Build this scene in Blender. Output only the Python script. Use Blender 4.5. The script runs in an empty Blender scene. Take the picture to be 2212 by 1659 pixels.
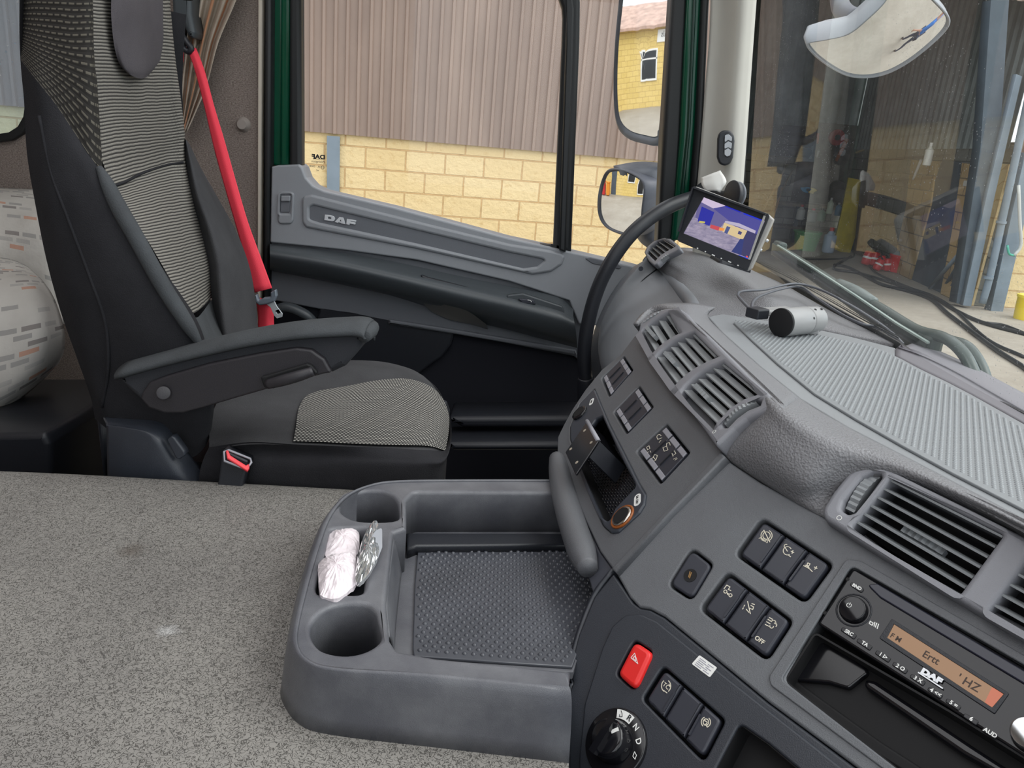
import bpy, bmesh, math, random
from mathutils import Vector, Matrix
random.seed(7)
S = bpy.context.scene
COL = S.collection
V3 = Vector
# ------------------------------------------------------------------ camera
W, H, FPX = 2212.0, 1659.0, 1662.0
CAM = V3((0, 0, 2.0))
_p, _r = math.radians(17.5), math.radians(5.0)
_f = V3((0, math.cos(_p), -math.sin(_p)))
_u0 = V3((0, math.sin(_p), math.cos(_p)))
_R = V3((1, 0, 0)) * math.cos(_r) + _u0 * math.sin(_r)
_U = _u0 * math.cos(_r) - V3((1, 0, 0)) * math.sin(_r)
cd = bpy.data.cameras.new('camera'); cam = bpy.data.objects.new('camera', cd); COL.objects.link(cam)
cd.sensor_width = 36.0; cd.sensor_fit = 'HORIZONTAL'; cd.lens = 36.0 * FPX / W
cd.clip_start = 0.02; cd.clip_end = 300
M = Matrix((_R, _U, -_f)).transposed().to_4x4(); M.translation = CAM
cam.matrix_world = M
S.camera = cam
# ------------------------------------------------------------------ world, exposure
S.view_settings.view_transform = 'Standard'; S.view_settings.look = 'None'
S.view_settings.gamma = 1.0; S.view_settings.use_curve_mapping = False
S.view_settings.exposure = 0.35
wd = bpy.data.worlds.new('overcast'); S.world = wd; wd.use_nodes = True
wn = wd.node_tree.nodes; wl = wd.node_tree.links
bg = wn['Background']; bg.inputs['Strength'].default_value = 1.6
tc = wn.new('ShaderNodeTexCoord'); sp = wn.new('ShaderNodeSeparateXYZ'); rp = wn.new('ShaderNodeValToRGB')
wl.new(tc.outputs['Generated'], sp.inputs[0]); wl.new(sp.outputs['Z'], rp.inputs[0]); wl.new(rp.outputs[0], bg.inputs['Color'])
rp.color_ramp.elements[0].position = 0.0; rp.color_ramp.elements[0].color = (0.66, 0.74, 0.80, 1)
rp.color_ramp.elements[1].position = 0.6; rp.color_ramp.elements[1].color = (1.0, 1.0, 1.02, 1)
sl = bpy.data.lights.new('soft_sun', 'SUN'); so = bpy.data.objects.new('soft_sun', sl); COL.objects.link(so)
sl.energy = 1.3; sl.angle = math.radians(45); sl.color = (1, 0.98, 0.95)
so.rotation_euler = V3((-0.62, 0.12, -0.77)).to_track_quat('-Z', 'Y').to_euler(); so.location = (0, 0, 20)

# ------------------------------------------------------------------ pixel rays to real points
def ray(x, y): return _R * ((x - W / 2) / FPX) - _U * ((y - H / 2) / FPX) + _f
def aY(x, y, Y): d = ray(x, y); return CAM + d * (Y / d.y)
def aZ(x, y, z): d = ray(x, y); return CAM + d * ((z - CAM.z) / d.z)
def aX(x, y, X): d = ray(x, y); return CAM + d * (X / d.x)

class Frame:
    def __init__(s, o, ax, ay):
        s.o = V3(o); s.ax = V3(ax).normalized(); s.ay = V3(ay).normalized(); s.az = s.ax.cross(s.ay).normalized()
    def w(s, a, b, c=0.0): return s.o + s.ax * a + s.ay * b + s.az * c
    def hit(s, x, y, off=0.0):
        d = ray(x, y); o = s.o + s.az * off; return CAM + d * (s.az.dot(o - CAM) / s.az.dot(d))
    def l(s, x, y, off=0.0):
        v = s.hit(x, y, off) - s.o; return (v.dot(s.ax), v.dot(s.ay))
    def shift(s, c): return Frame(s.o + s.az * c, s.ax, s.ay)
def YF(Y): return Frame((0, Y, 0), (1, 0, 0), (0, 0, 1))
def ZF(z): return Frame((0, 0, z), (1, 0, 0), (0, 1, 0))
def XF(X): return Frame((X, 0, 0), (0, -1, 0), (0, 0, 1))    # faces -X

# ------------------------------------------------------------------ materials
def lin(c):
    return tuple(((v / 255.0) / 12.92 if v / 255.0 <= 0.04045 else ((v / 255.0 + 0.055) / 1.055) ** 2.4) for v in c) + (1,)
class MT:
    def __init__(s, name, rgb, rough=0.5, metal=0.0, spec=0.5):
        s.m = bpy.data.materials.new(name); s.m.use_nodes = True
        s.n = s.m.node_tree.nodes; s.k = s.m.node_tree.links
        s.b = s.n['Principled BSDF']; s.b.inputs['Base Color'].default_value = lin(rgb)
        s.b.inputs['Roughness'].default_value = rough; s.b.inputs['Metallic'].default_value = metal
        s.b.inputs['Specular IOR Level'].default_value = spec
    def nd(s, t, **kw):
        n = s.n.new(t)
        for k, v in kw.items():
            if k in n.inputs: n.inputs[k].default_value = v
            else: setattr(n, k, v)
        return n
    def co(s, uv=False):
        t = s.nd('ShaderNodeTexCoord')
        if uv: return t.outputs['UV']
        g = s.nd('ShaderNodeNewGeometry'); return g.outputs['Position']
    def mth(s, op, a, b=None, c=None):
        n = s.n.new('ShaderNodeMath'); n.operation = op
        for i, v in enumerate((a, b, c)):
            if v is None: continue
            if isinstance(v, (int, float)): n.inputs[i].default_value = v
            else: s.k.new(v, n.inputs[i])
        return n.outputs[0]
    def mix(s, f, a, b):
        n = s.n.new('ShaderNodeMix'); n.data_type = 'RGBA'
        if isinstance(f, (int, float)): n.inputs[0].default_value = f
        else: s.k.new(f, n.inputs[0])
        for i, v in ((6, a), (7, b)):
            if isinstance(v, tuple): n.inputs[i].default_value = lin(v) if len(v) == 3 else v
            else: s.k.new(v, n.inputs[i])
        return n.outputs[2]
    def noise(s, scale, detail=3, rough=0.5, vec=None, stretch=None):
        n = s.nd('ShaderNodeTexNoise'); n.inputs['Scale'].default_value = scale; n.inputs['Detail'].default_value = detail; n.inputs['Roughness'].default_value = rough
        v = vec if vec is not None else s.co()
        if stretch:
            mp = s.nd('ShaderNodeMapping'); mp.inputs['Scale'].default_value = stretch; s.k.new(v, mp.inputs[0]); v = mp.outputs[0]
        s.k.new(v, n.inputs['Vector']); return n.outputs['Fac']
    def ramp(s, f, lo, hi):
        n = s.nd('ShaderNodeMapRange'); s.k.new(f, n.inputs[0]); n.inputs[1].default_value = lo; n.inputs[2].default_value = hi
        return n.outputs[0]
    def col(s, c): s.k.new(c, s.b.inputs['Base Color'])
    def bump(s, h, dist, strength=1.0):
        n = s.nd('ShaderNodeBump'); n.inputs['Strength'].default_value = strength; n.inputs['Distance'].default_value = dist
        s.k.new(h, n.inputs['Height']); s.k.new(n.outputs[0], s.b.inputs['Normal'])
def plain(name, rgb, rough=0.5, metal=0.0, spec=0.5, grain=0.0, gs=900, var=0.0, vs=6):
    t = MT(name, rgb, rough, metal, spec)
    if grain: t.bump(t.noise(gs, 2), grain)
    if var:
        f = t.ramp(t.noise(vs, 5, 0.6), 0.3, 0.7)
        t.col(t.mix(f, tuple(int(v * (1 - var)) for v in rgb), tuple(min(255, int(v * (1 + var))) for v in rgb)))
    return t.m
def stripe(name, c1, c2, fv, fu, duty=0.5, dash=0.75, rough=0.85):
    t = MT(name, c1, rough, 0, 0.25)
    s = t.nd('ShaderNodeSeparateXYZ'); t.k.new(t.co(True), s.inputs[0])
    wob = t.mth('MULTIPLY', t.noise(25, 2), 0.003)
    v = t.mth('FRACT', t.mth('MULTIPLY', t.mth('ADD', s.outputs[1], wob), fv))
    tri = t.mth('ABSOLUTE', t.mth('SUBTRACT', v, 0.5))
    line = t.mth('LESS_THAN', tri, duty / 2)
    row = t.mth('FLOOR', t.mth('MULTIPLY', s.outputs[1], fv))
    u = t.mth('FRACT', t.mth('ADD', t.mth('MULTIPLY', s.outputs[0], fu), t.mth('MULTIPLY', row, 0.5)))
    d = t.mth('LESS_THAN', u, dash)
    f = t.mth('MULTIPLY', line, d)
    t.col(t.mix(f, c1, c2)); t.bump(t.mth('MULTIPLY', t.mth('SUBTRACT', 0.5, tri), 1.0), 0.0012, 0.8)
    return t.m

P = {}
P['dash'] = plain('dash_plastic', (99, 101, 105), 0.40, grain=0.00035, gs=1400, var=0.05)
P['dash_lit'] = plain('dash_top_plastic', (136, 139, 142), 0.45, grain=0.00025, gs=1400, var=0.03)  # lighter dash plastic: windscreen light on the top put into its colour
P['pad'] = None
t = MT('padded_dash_skin', (120, 120, 123), 0.42)
vo = t.nd('ShaderNodeTexVoronoi', Scale=420.0); t.k.new(t.co(), vo.inputs['Vector'])
t.bump(t.mth('ADD', vo.outputs['Distance'], t.noise(700, 3)), 0.0009, 0.8); P['pad'] = t.m
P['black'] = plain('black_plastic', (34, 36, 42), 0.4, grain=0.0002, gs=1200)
P['blackgl'] = plain('gloss_black_plastic', (20, 20, 24), 0.13)
P['key'] = plain('key_plastic', (50, 52, 61), 0.38)
P['keysilver'] = plain('key_end_plastic', (150, 150, 158), 0.28)
P['lowdark'] = plain('lower_dash_plastic', (48, 51, 58), 0.4, grain=0.0002, gs=1300, var=0.06)
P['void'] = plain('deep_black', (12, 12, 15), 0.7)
P['rubber'] = plain('black_rubber', (27, 29, 31), 0.5)
P['grayrub'] = plain('grey_rubber', (92, 96, 104), 0.5)
P['green'] = plain('green_paint', (8, 76, 54), 0.22, var=0.04)
P['door'] = plain('door_plastic', (142, 145, 150), 0.42, grain=0.0003, gs=1300)
P['doorlow'] = plain('door_lower_plastic', (104, 107, 113), 0.45, grain=0.0003, gs=1300)
P['doorarm'] = plain('door_armrest_plastic', (70, 75, 79), 0.33, grain=0.0002, gs=1300)
P['navy'] = plain('dark_carpet', (16, 18, 28), 0.9)
P['white'] = plain('white_print', (235, 235, 232), 0.5)
P['cream'] = plain('cream_print', (225, 218, 200), 0.5)
P['silver'] = plain('silver_badge', (222, 224, 228), 0.3, 0.2)
P['metal'] = plain('steel', (205, 210, 214), 0.3, 0.35)
P['red'] = plain('red_plastic', (222, 40, 38), 0.35)
P['redbelt'] = MT('red_webbing', (240, 66, 84), 0.65, 0, 0.35)
_t = P['redbelt']; _t.bump(_t.noise(900, 2), 0.0004); P['redbelt'] = _t.m
P['pillar'] = plain('pillar_trim', (203, 201, 193), 0.55, var=0.02)
P['apillow'] = plain('frit_black', (10, 10, 11), 0.4)
P['mirror'] = plain('mirror_glass', (235, 238, 240), 0.02, 1.0)
P['mirrorhousing'] = plain('mirror_housing', (78, 82, 92), 0.45, grain=0.0003, gs=700, var=0.12, vs=12)
P['mirrorlight'] = plain('grey_mirror_shell', (150, 155, 162), 0.35)
P['seatblk'] = plain('black_seat_cloth', (43, 43, 46), 0.95, 0, 0.15, grain=0.0006, gs=700, var=0.12, vs=9)
P['seatgrey'] = plain('grey_suede_cloth', (68, 70, 73), 0.95, 0, 0.2, grain=0.0006, gs=600, var=0.1, vs=14)
P['seattop'] = plain('charcoal_cushion_cloth', (66, 66, 68), 0.95, 0, 0.15, grain=0.0006, gs=700, var=0.1, vs=9)
P['stripeback'] = stripe('ribbed_seat_cloth', (60, 58, 56), (146, 142, 134), 225, 420, 0.55, 0.8)
P['stripeside'] = stripe('dashed_seat_cloth', (42, 40, 38), (96, 92, 83), 150, 110, 0.3, 0.7)
P['stripeseat'] = stripe('dotted_seat_cloth', (62, 61, 60), (174, 171, 164), 185, 185, 0.5, 0.5)
t = MT('wall_carpet', (138, 127, 121), 0.95, 0, 0.1)
n_ = t.noise(260, 4, 0.7, stretch=(1, 1, 1.8)); t.col(t.mix(t.ramp(n_, 0.35, 0.65), (112, 101, 95), (163, 151, 143))); t.bump(n_, 0.002); P['carpet'] = t.m
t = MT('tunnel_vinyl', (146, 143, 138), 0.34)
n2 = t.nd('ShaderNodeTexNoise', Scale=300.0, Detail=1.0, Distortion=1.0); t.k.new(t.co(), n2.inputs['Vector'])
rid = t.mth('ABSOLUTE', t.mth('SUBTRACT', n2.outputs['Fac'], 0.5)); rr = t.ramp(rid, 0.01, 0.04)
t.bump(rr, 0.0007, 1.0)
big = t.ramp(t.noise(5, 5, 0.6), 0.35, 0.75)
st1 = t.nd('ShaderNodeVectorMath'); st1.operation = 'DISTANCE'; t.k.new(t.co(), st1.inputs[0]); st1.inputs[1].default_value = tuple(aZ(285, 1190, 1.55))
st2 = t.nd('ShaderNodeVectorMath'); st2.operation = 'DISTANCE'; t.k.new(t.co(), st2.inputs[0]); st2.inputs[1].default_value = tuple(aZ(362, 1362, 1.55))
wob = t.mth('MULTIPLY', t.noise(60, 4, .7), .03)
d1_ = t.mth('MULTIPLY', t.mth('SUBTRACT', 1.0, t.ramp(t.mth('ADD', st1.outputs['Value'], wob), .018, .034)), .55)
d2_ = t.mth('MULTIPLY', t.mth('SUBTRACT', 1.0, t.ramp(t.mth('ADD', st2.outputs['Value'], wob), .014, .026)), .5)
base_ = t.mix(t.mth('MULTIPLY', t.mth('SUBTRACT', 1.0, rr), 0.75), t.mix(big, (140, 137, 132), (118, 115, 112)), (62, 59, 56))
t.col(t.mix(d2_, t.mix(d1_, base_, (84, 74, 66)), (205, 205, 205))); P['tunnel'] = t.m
t = MT('tray_plastic', (98, 99, 106), 0.34); f = t.ramp(t.noise(14, 5, 0.65), 0.35, 0.72)
t.col(t.mix(f, (82, 83, 89), (110, 111, 115))); t.bump(t.noise(1300, 2), 0.00025); P['tray'] = t.m
P['mat'] = plain('rubber_mat', (72, 74, 80), 0.26, var=0.1, vs=9)
P['concrete'] = None
t = MT('yard_concrete', (165, 157, 144), 0.85); a = t.ramp(t.noise(0.6, 7, 0.65), 0.3, 0.75); b = t.ramp(t.noise(6, 5, 0.6), 0.35, 0.7)
t.col(t.mix(t.mth('MULTIPLY', b, 0.5), t.mix(a, (172, 165, 152), (140, 131, 117)), (150, 142, 130))); t.bump(t.noise(8, 5), 0.02); P['concrete'] = t.m
# stone blocks on any wall with uv in metres
def block_mat(name, ca, cb, cm, cw=0.56, ch=0.29, stain=(190, 155, 100)):
    t = MT(name, ca, 0.85, 0, 0.2)
    br = t.nd('ShaderNodeTexBrick'); br.inputs['Scale'].default_value = 1.0; br.inputs['Mortar Size'].default_value = 0.012
    br.inputs['Mortar Smooth'].default_value = 0.2; br.inputs['Brick Width'].default_value = cw; br.inputs['Row Height'].default_value = ch
    br.inputs['Color1'].default_value = lin(ca); br.inputs['Color2'].default_value = lin(cb); br.inputs['Mortar'].default_value = lin(cm)
    uv = t.co(True); t.k.new(uv, br.inputs['Vector'])
    n = t.ramp(t.noise(9, 6, 0.7, uv), 0.55, 0.68)
    t.col(t.mix(t.mth('MULTIPLY', n, 0.45), br.outputs['Color'], stain))
    t.bump(t.mth('SUBTRACT', t.noise(12, 5, 0.6, uv), br.outputs['Fac']), 0.02); return t.m
P['block'] = block_mat('yellow_stone_block', (222, 201, 156), (216, 192, 144), (198, 166, 120))
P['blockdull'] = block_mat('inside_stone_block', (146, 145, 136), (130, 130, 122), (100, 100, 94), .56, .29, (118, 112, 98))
t = MT('brown_cladding', (152, 132, 120), 0.55); f = t.ramp(t.noise(1.2, 5, 0.6, stretch=(1, 1, 0.3)), 0.3, 0.7)
t.col(t.mix(f, (132, 114, 104), (156, 137, 125))); P['brown'] = t.m
P['pierblock'] = block_mat('pier_stone_block', (196, 168, 122), (182, 154, 108), (130, 112, 86))
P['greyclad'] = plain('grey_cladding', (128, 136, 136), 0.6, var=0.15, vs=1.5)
P['bluegrey'] = plain('blue_grey_steel_paint', (118, 132, 144), 0.5, var=0.06, vs=3)
P['bluedark'] = plain('dark_blue_grey_steel', (70, 82, 92), 0.5, var=0.1, vs=3)

def glass(name, tint=(1, 1, 1), dirt_haze=0.03, dscale=40, speck=True):
    t = MT(name, (255, 255, 255), 0.02)
    tr = t.nd('ShaderNodeBsdfTransparent'); tr.inputs[0].default_value = tuple(tint) + (1,)
    gl = t.nd('ShaderNodeBsdfGlossy'); gl.inputs['Roughness'].default_value = 0.02
    df = t.nd('ShaderNodeBsdfDiffuse'); df.inputs[0].default_value = (0.75, 0.78, 0.8, 1)
    fr = t.nd('ShaderNodeFresnel'); fr.inputs[0].default_value = 1.45
    m1 = t.nd('ShaderNodeMixShader'); t.k.new(fr.outputs[0], m1.inputs[0]); t.k.new(tr.outputs[0], m1.inputs[1]); t.k.new(gl.outputs[0], m1.inputs[2])
    m2 = t.nd('ShaderNodeMixShader')
    d = t.mth('MULTIPLY', t.ramp(t.noise(3, 5, 0.7, stretch=(1, 1, 0.35)), 0.3, 0.8), dirt_haze)
    if speck:
        vo = t.nd('ShaderNodeTexVoronoi', Scale=float(dscale) * 2); t.k.new(t.co(), vo.inputs['Vector'])
        s1 = t.mth('MULTIPLY', t.mth('LESS_THAN', vo.outputs['Distance'], 0.15), t.mth('GREATER_THAN', t.noise(7, 4, 0.7), 0.55))
        d = t.mth('ADD', d, t.mth('MULTIPLY', s1, 0.55))
    t.k.new(d, m2.inputs[0]); t.k.new(m1.outputs[0], m2.inputs[1]); t.k.new(df.outputs[0], m2.inputs[2])
    t.k.new(m2.outputs[0], t.n['Material Output'].inputs['Surface']); return t.m
P['glass'] = glass('door_glass', (0.98, 0.99, 0.985), 0.03, 40, False)
P['screen_glass'] = glass('windscreen_glass', (0.95, 0.985, 0.98), 0.14, 95, True)  # dirt plus a haze veil painted in to wash out the view
def emis(name, rgb, st=1.0):
    t = MT(name, rgb, 0.3); t.b.inputs['Emission Color'].default_value = lin(rgb); t.b.inputs['Emission Strength'].default_value = st
    t.b.inputs['Base Color'].default_value = (0.01, 0.01, 0.01, 1); return t.m

# ------------------------------------------------------------------ object helpers
WP = {}
def _par(o, par, wpos):
    WP[o.name] = wpos
    if par is not None: o.parent = par; o.location = wpos - WP[par.name]
    else: o.location = wpos
def tag(o, label=None, cat=None, group=None, kind=None):
    if label: o['label'] = label
    if cat: o['category'] = cat
    if group: o['group'] = group
    if kind: o['kind'] = kind
    return o
def T(name, label, cat, loc, group=None):
    o = bpy.data.objects.new(name, None); COL.objects.link(o); o.empty_display_size = 0.05
    _par(o, None, V3(loc)); return tag(o, label, cat, group)
def ST(name, loc=(0, 0, 0)):
    o = bpy.data.objects.new(name, None); COL.objects.link(o); _par(o, None, V3(loc)); o['kind'] = 'structure'; return o
def obj(name, Vs, Fs, mat, par=None, uv=None, smooth=False, mi=None):
    Vs = [V3(v) for v in Vs]
    lo = V3([min(v[i] for v in Vs) for i in range(3)]); hi = V3([max(v[i] for v in Vs) for i in range(3)])
    c = (lo + hi) / 2; c.z = lo.z
    me = bpy.data.meshes.new(name); me.from_pydata([v - c for v in Vs], [], Fs)
    ms = mat if isinstance(mat, (list, tuple)) else [mat]
    for m in ms: me.materials.append(m)
    if mi:
        for p_, k in zip(me.polygons, mi): p_.material_index = k
    if uv:
        ul = me.uv_layers.new(name='UVMap')
        for p_ in me.polygons:
            for li, vi in zip(p_.loop_indices, p_.vertices): ul.data[li].uv = uv[vi]
    if smooth:
        for p_ in me.polygons: p_.use_smooth = True
    me.update()
    o = bpy.data.objects.new(name, me); COL.objects.link(o); _par(o, par, c); return o
def area(poly): return sum(poly[i - 1][0] * poly[i][1] - poly[i][0] * poly[i - 1][1] for i in range(len(poly))) / 2
def fil(poly, r, n=4):
    if not r: return list(poly)
    out = []; N = len(poly); rs = r if isinstance(r, (list, tuple)) else [r] * N
    for i in range(N):
        p = Vector(poly[i][:2]); a = Vector(poly[i - 1][:2]) - p; b = Vector(poly[(i + 1) % N][:2]) - p
        la, lb = a.length, b.length
        if la < 1e-7 or lb < 1e-7 or rs[i] <= 0: out.append(tuple(p)); continue
        a /= la; b /= lb; cs = max(-0.9999, min(0.9999, a.dot(b))); ang = math.acos(cs)
        if ang > 2.9: out.append(tuple(p)); continue
        tl = min(rs[i] / math.tan(ang / 2), la * 0.48, lb * 0.48)
        p1, p2 = p + a * tl, p + b * tl
        for k in range(n + 1):
            t_ = k / n; out.append(tuple(p1 * (1 - t_) ** 2 + p * 2 * t_ * (1 - t_) + p2 * t_ ** 2))
    return out
def spl(pts, n=6, closed=True):
    out = []; N = len(pts); pts = [Vector(p) for p in pts]
    rng = range(N) if closed else range(N - 1)
    for i in rng:
        p0 = pts[(i - 1) % N] if closed or i > 0 else pts[0] * 2 - pts[1]
        p1 = pts[i]; p2 = pts[(i + 1) % N]
        p3 = pts[(i + 2) % N] if closed or i + 2 < N else pts[-1] * 2 - pts[-2]
        for k in range(n):
            t_ = k / n
            out.append(0.5 * ((2 * p1) + (p2 - p0) * t_ + (2 * p0 - 5 * p1 + 4 * p2 - p3) * t_ ** 2 + (3 * p1 - p0 - 3 * p2 + p3) * t_ ** 3))
    if not closed: out.append(pts[-1])
    return out
from mathutils.geometry import tessellate_polygon
def _inset(pl, d):
    """offset a CCW loop inwards (d > 0) along its corner bisectors"""
    N = len(pl); out = []
    for i in range(N):
        p = pl[i]; a = pl[i - 1]; b = pl[(i + 1) % N]
        e1 = (p - a); e2 = (b - p)
        if e1.length < 1e-9: e1 = e2.copy()
        if e2.length < 1e-9: e2 = e1.copy()
        e1 = e1.normalized(); e2 = e2.normalized()
        n1 = Vector((-e1.y, e1.x)); n2 = Vector((-e2.y, e2.x)); m = n1 + n2
        if m.length < 0.3: m = n1
        m.normalize(); c = max(0.55, m.dot(n1)); out.append(p + m * (d / c))
    return out
def plate(name, fr, polys, z0, z1, bev, mat, par=None, smooth=True, keep=()):
    """local 2-D polygons (first outer, rest holes) extruded between z0 and z1 along the frame normal, rounded front edge"""
    th = z1 - z0; bev = min(bev, th * 0.95); loops = []
    for i, pl in enumerate(polys):
        q = []
        for p in pl:
            v = Vector((p[0], p[1]))
            if not q or (v - q[-1]).length > 1e-6: q.append(v)
        if (q[0] - q[-1]).length < 1e-6: q.pop()
        if (i == 0) != (area(q) > 0): q = q[::-1]      # outer CCW, holes CW: material always on the left
        loops.append(q)
    steps = [(0.0, z0)] + ([(0.0, z1)] if bev <= 0 else [(bev * (1 - math.cos(a)), z1 - bev * (1 - math.sin(a))) for a in (0, math.radians(30), math.radians(60), math.radians(90))])
    Vs = []; uv = []; Fs = []; flat = []; bot = []; topi = []; tl = []; bl_ = []
    for q in loops:
        N = len(q); base = len(Vs); rings = []
        for d, z in steps:
            r_ = _inset(q, d) if d > 0 else q
            if keep and d > 0: r_ = [a if (round(a.x, 5), round(a.y, 5)) in keep else b for a, b in zip(q, r_)]
            rings.append(len(Vs))
            for v in r_: Vs.append(fr.w(v.x, v.y, z)); uv.append((v.x, v.y))
        for k in range(len(steps) - 1):
            a, b = rings[k], rings[k + 1]
            for i in range(N): j = (i + 1) % N; Fs.append([a + i, a + j, b + j, b + i]); flat.append(False)
        topi += [rings[-1] + i for i in range(N)]; bot += [rings[0] + i for i in range(N)]
        tl.append([V3((v.x, v.y, 0)) for v in r_]); bl_.append([V3((v.x, v.y, 0)) for v in q])
    for lst, idx, up in ((tl, topi, True), (bl_, bot, False)):
        fl_ = [v for l_ in lst for v in l_]
        for t_ in tessellate_polygon(lst):
            a, b, c = (fl_[k] for k in t_)
            ar_ = (b.x - a.x) * (c.y - a.y) - (b.y - a.y) * (c.x - a.x)
            if abs(ar_) < 1e-13: continue
            f = [idx[k] for k in t_]
            if (ar_ > 0) != up: f = f[::-1]
            Fs.append(f); flat.append(True)
    o = obj(name, Vs, Fs, mat, par, uv)
    if smooth and bev > 0:
        for p_, f_ in zip(o.data.polygons, flat): p_.use_smooth = not f_
    return o
def pp(name, fr, px, z0, z1, bev, mat, par=None, r=0, holes=(), hr=0, off=None):
    """plate whose outline is given in photo pixels on the frame (at height off, default z1)"""
    off = z1 if off is None else off
    polys = [fil([fr.l(x, y, off) for x, y in px], r)]
    for h in holes: polys.append(fil([fr.l(x, y, off) for x, y in h], hr))
    return plate(name, fr, polys, z0, z1, bev, mat, par)
def surf(name, rows, mat, par=None, n=5, thick=0.0, uvs=1.0, smooth=True, m=None):
    """Catmull-Rom surface through rows of 3-D points, uv in metres"""
    m = m or n
    R1 = [spl(r, n, False) for r in rows]
    C1 = [spl([r[i] for r in R1], m, False) for i in range(len(R1[0]))]
    nu, nv = len(C1), len(C1[0])
    Vs = []; uv = []
    for j in range(nv):
        for i in range(nu): Vs.append(C1[i][j])
    um = [0.0]; vm = [0.0]
    mj = nv // 2; mi_ = nu // 2
    for i in range(1, nu): um.append(um[-1] + (C1[i][mj] - C1[i - 1][mj]).length)
    for j in range(1, nv): vm.append(vm[-1] + (C1[mi_][j] - C1[mi_][j - 1]).length)
    uv = [(um[i], vm[j]) for j in range(nv) for i in range(nu)]
    Fs = [[j * nu + i, j * nu + i + 1, (j + 1) * nu + i + 1, (j + 1) * nu + i] for j in range(nv - 1) for i in range(nu - 1)]
    # face the camera
    q = Fs[len(Fs) // 2]; nn = (Vs[q[1]] - Vs[q[0]]).cross(Vs[q[2]] - Vs[q[0]])
    if nn.dot(CAM - Vs[q[0]]) < 0: Fs = [f[::-1] for f in Fs]
    o = obj(name, Vs, Fs, mat, par, uv, smooth)
    if thick:
        md = o.modifiers.new('solid', 'SOLIDIFY'); md.thickness = thick; md.offset = -1
    return o
def tube(name, pts, r, mat, par=None, n=10, sm=6, closed=False, flat=None):
    pts = [V3(p) for p in pts]
    rad = r if isinstance(r, (list, tuple)) else [r] * len(pts)
    if sm > 1:
        q = spl([Vector((p.x, p.y, p.z, a)) for p, a in zip(pts, rad)], sm, closed)
        pts = [V3(v[:3]) for v in q]; rad = [v[3] for v in q]
    Vs = []; Fs = []; N = len(pts); up = None
    for i, p in enumerate(pts):
        a = pts[(i + 1) % N] if closed or i < N - 1 else p; b = pts[i - 1] if closed or i > 0 else p
        d = (a - b).normalized()
        if up is None: up = V3((0, 0, 1)) if abs(d.z) < 0.9 else V3((1, 0, 0))
        s = d.cross(up).normalized(); up = s.cross(d).normalized()
        for k in range(n):
            an = 2 * math.pi * k / n; Vs.append(p + (s * math.cos(an) + up * math.sin(an) * (flat or 1)) * rad[i])
    for i in range(N if closed else N - 1):
        for k in range(n):
            Fs.append([i * n + k, i * n + (k + 1) % n, ((i + 1) % N) * n + (k + 1) % n, ((i + 1) % N) * n + k])
    if not closed: Fs.append(list(range(n))[::-1]); Fs.append([(N - 1) * n + k for k in range(n)])
    return obj(name, Vs, Fs, mat, par, None, True)
def box(name, c, s, mat, par=None, bev=0.0, rot=None, ax=None):
    c = V3(c); hx, hy, hz = [v / 2 for v in s]
    Mx = rot or Matrix.Identity(3)
    bm = bmesh.new(); bmesh.ops.create_cube(bm, size=1.0)
    for v in bm.verts: v.co = V3((v.co.x * s[0], v.co.y * s[1], v.co.z * s[2]))
    if bev: bmesh.ops.bevel(bm, geom=bm.edges[:] , offset=bev, segments=2, affect='EDGES', profile=0.5)
    bm.verts.index_update()
    Vs = [c + Mx @ v.co for v in bm.verts]; Fs = [[v.index for v in f.verts] for f in bm.faces]; bm.free()
    return obj(name, Vs, Fs, mat, par)
def cyl(name, p0, p1, r0, r1, mat, par=None, n=24, bev=0.0):
    p0, p1 = V3(p0), V3(p1); d = (p1 - p0); L = d.length; d.normalize()
    s = d.orthogonal().normalized(); u = d.cross(s)
    prof = [(0, r0)] if not bev else [(0, r0 - bev), (bev * 0.3, r0 - bev * 0.3), (bev, r0)]
    prof += [(L, r1)] if not bev else [(L - bev, r1), (L - bev * 0.3, r1 - bev * 0.3), (L, r1 - bev)]
    Vs = []; Fs = []
    for h, r in prof:
        for k in range(n):
            a = 2 * math.pi * k / n; Vs.append(p0 + d * h + (s * math.cos(a) + u * math.sin(a)) * r)
    m = len(prof)
    for j in range(m - 1):
        for k in range(n): Fs.append([j * n + k, j * n + (k + 1) % n, (j + 1) * n + (k + 1) % n, (j + 1) * n + k])
    Fs.append(list(range(n))[::-1]); Fs.append([(m - 1) * n + k for k in range(n)])
    o = obj(name, Vs, Fs, mat, par, None, True)
    try: o.data.set_sharp_from_angle(angle=math.radians(50))
    except Exception: pass
    return o
def ribbons(name, fr, lines, w, mat, par=None, z=0.0005, pix=True, h=0.0003):
    """printed strokes: thin raised ribbons on a frame; lines in pixels (or local metres)"""
    Vs = []; Fs = []
    for ln in lines:
        q = [Vector(fr.l(x, y, z)) if pix else Vector((x, y)) for x, y in ln]
        for a, b in zip(q[:-1], q[1:]):
            d = (b - a)
            if d.length < 1e-7: continue
            d.normalize(); nrm = Vector((-d.y, d.x)) * w / 2; a2 = a - d * w * 0.25; b2 = b + d * w * 0.25
            i = len(Vs)
            for zz in (z, z + h):
                for v in (a2 + nrm, a2 - nrm, b2 - nrm, b2 + nrm): Vs.append(fr.w(v.x, v.y, zz))
            Fs += [[i + 4, i + 5, i + 6, i + 7], [i, i + 1, i + 5, i + 4], [i + 1, i + 2, i + 6, i + 5], [i + 2, i + 3, i + 7, i + 6], [i + 3, i, i + 4, i + 7]]
    return obj(name, Vs, Fs, mat, par)
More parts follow.
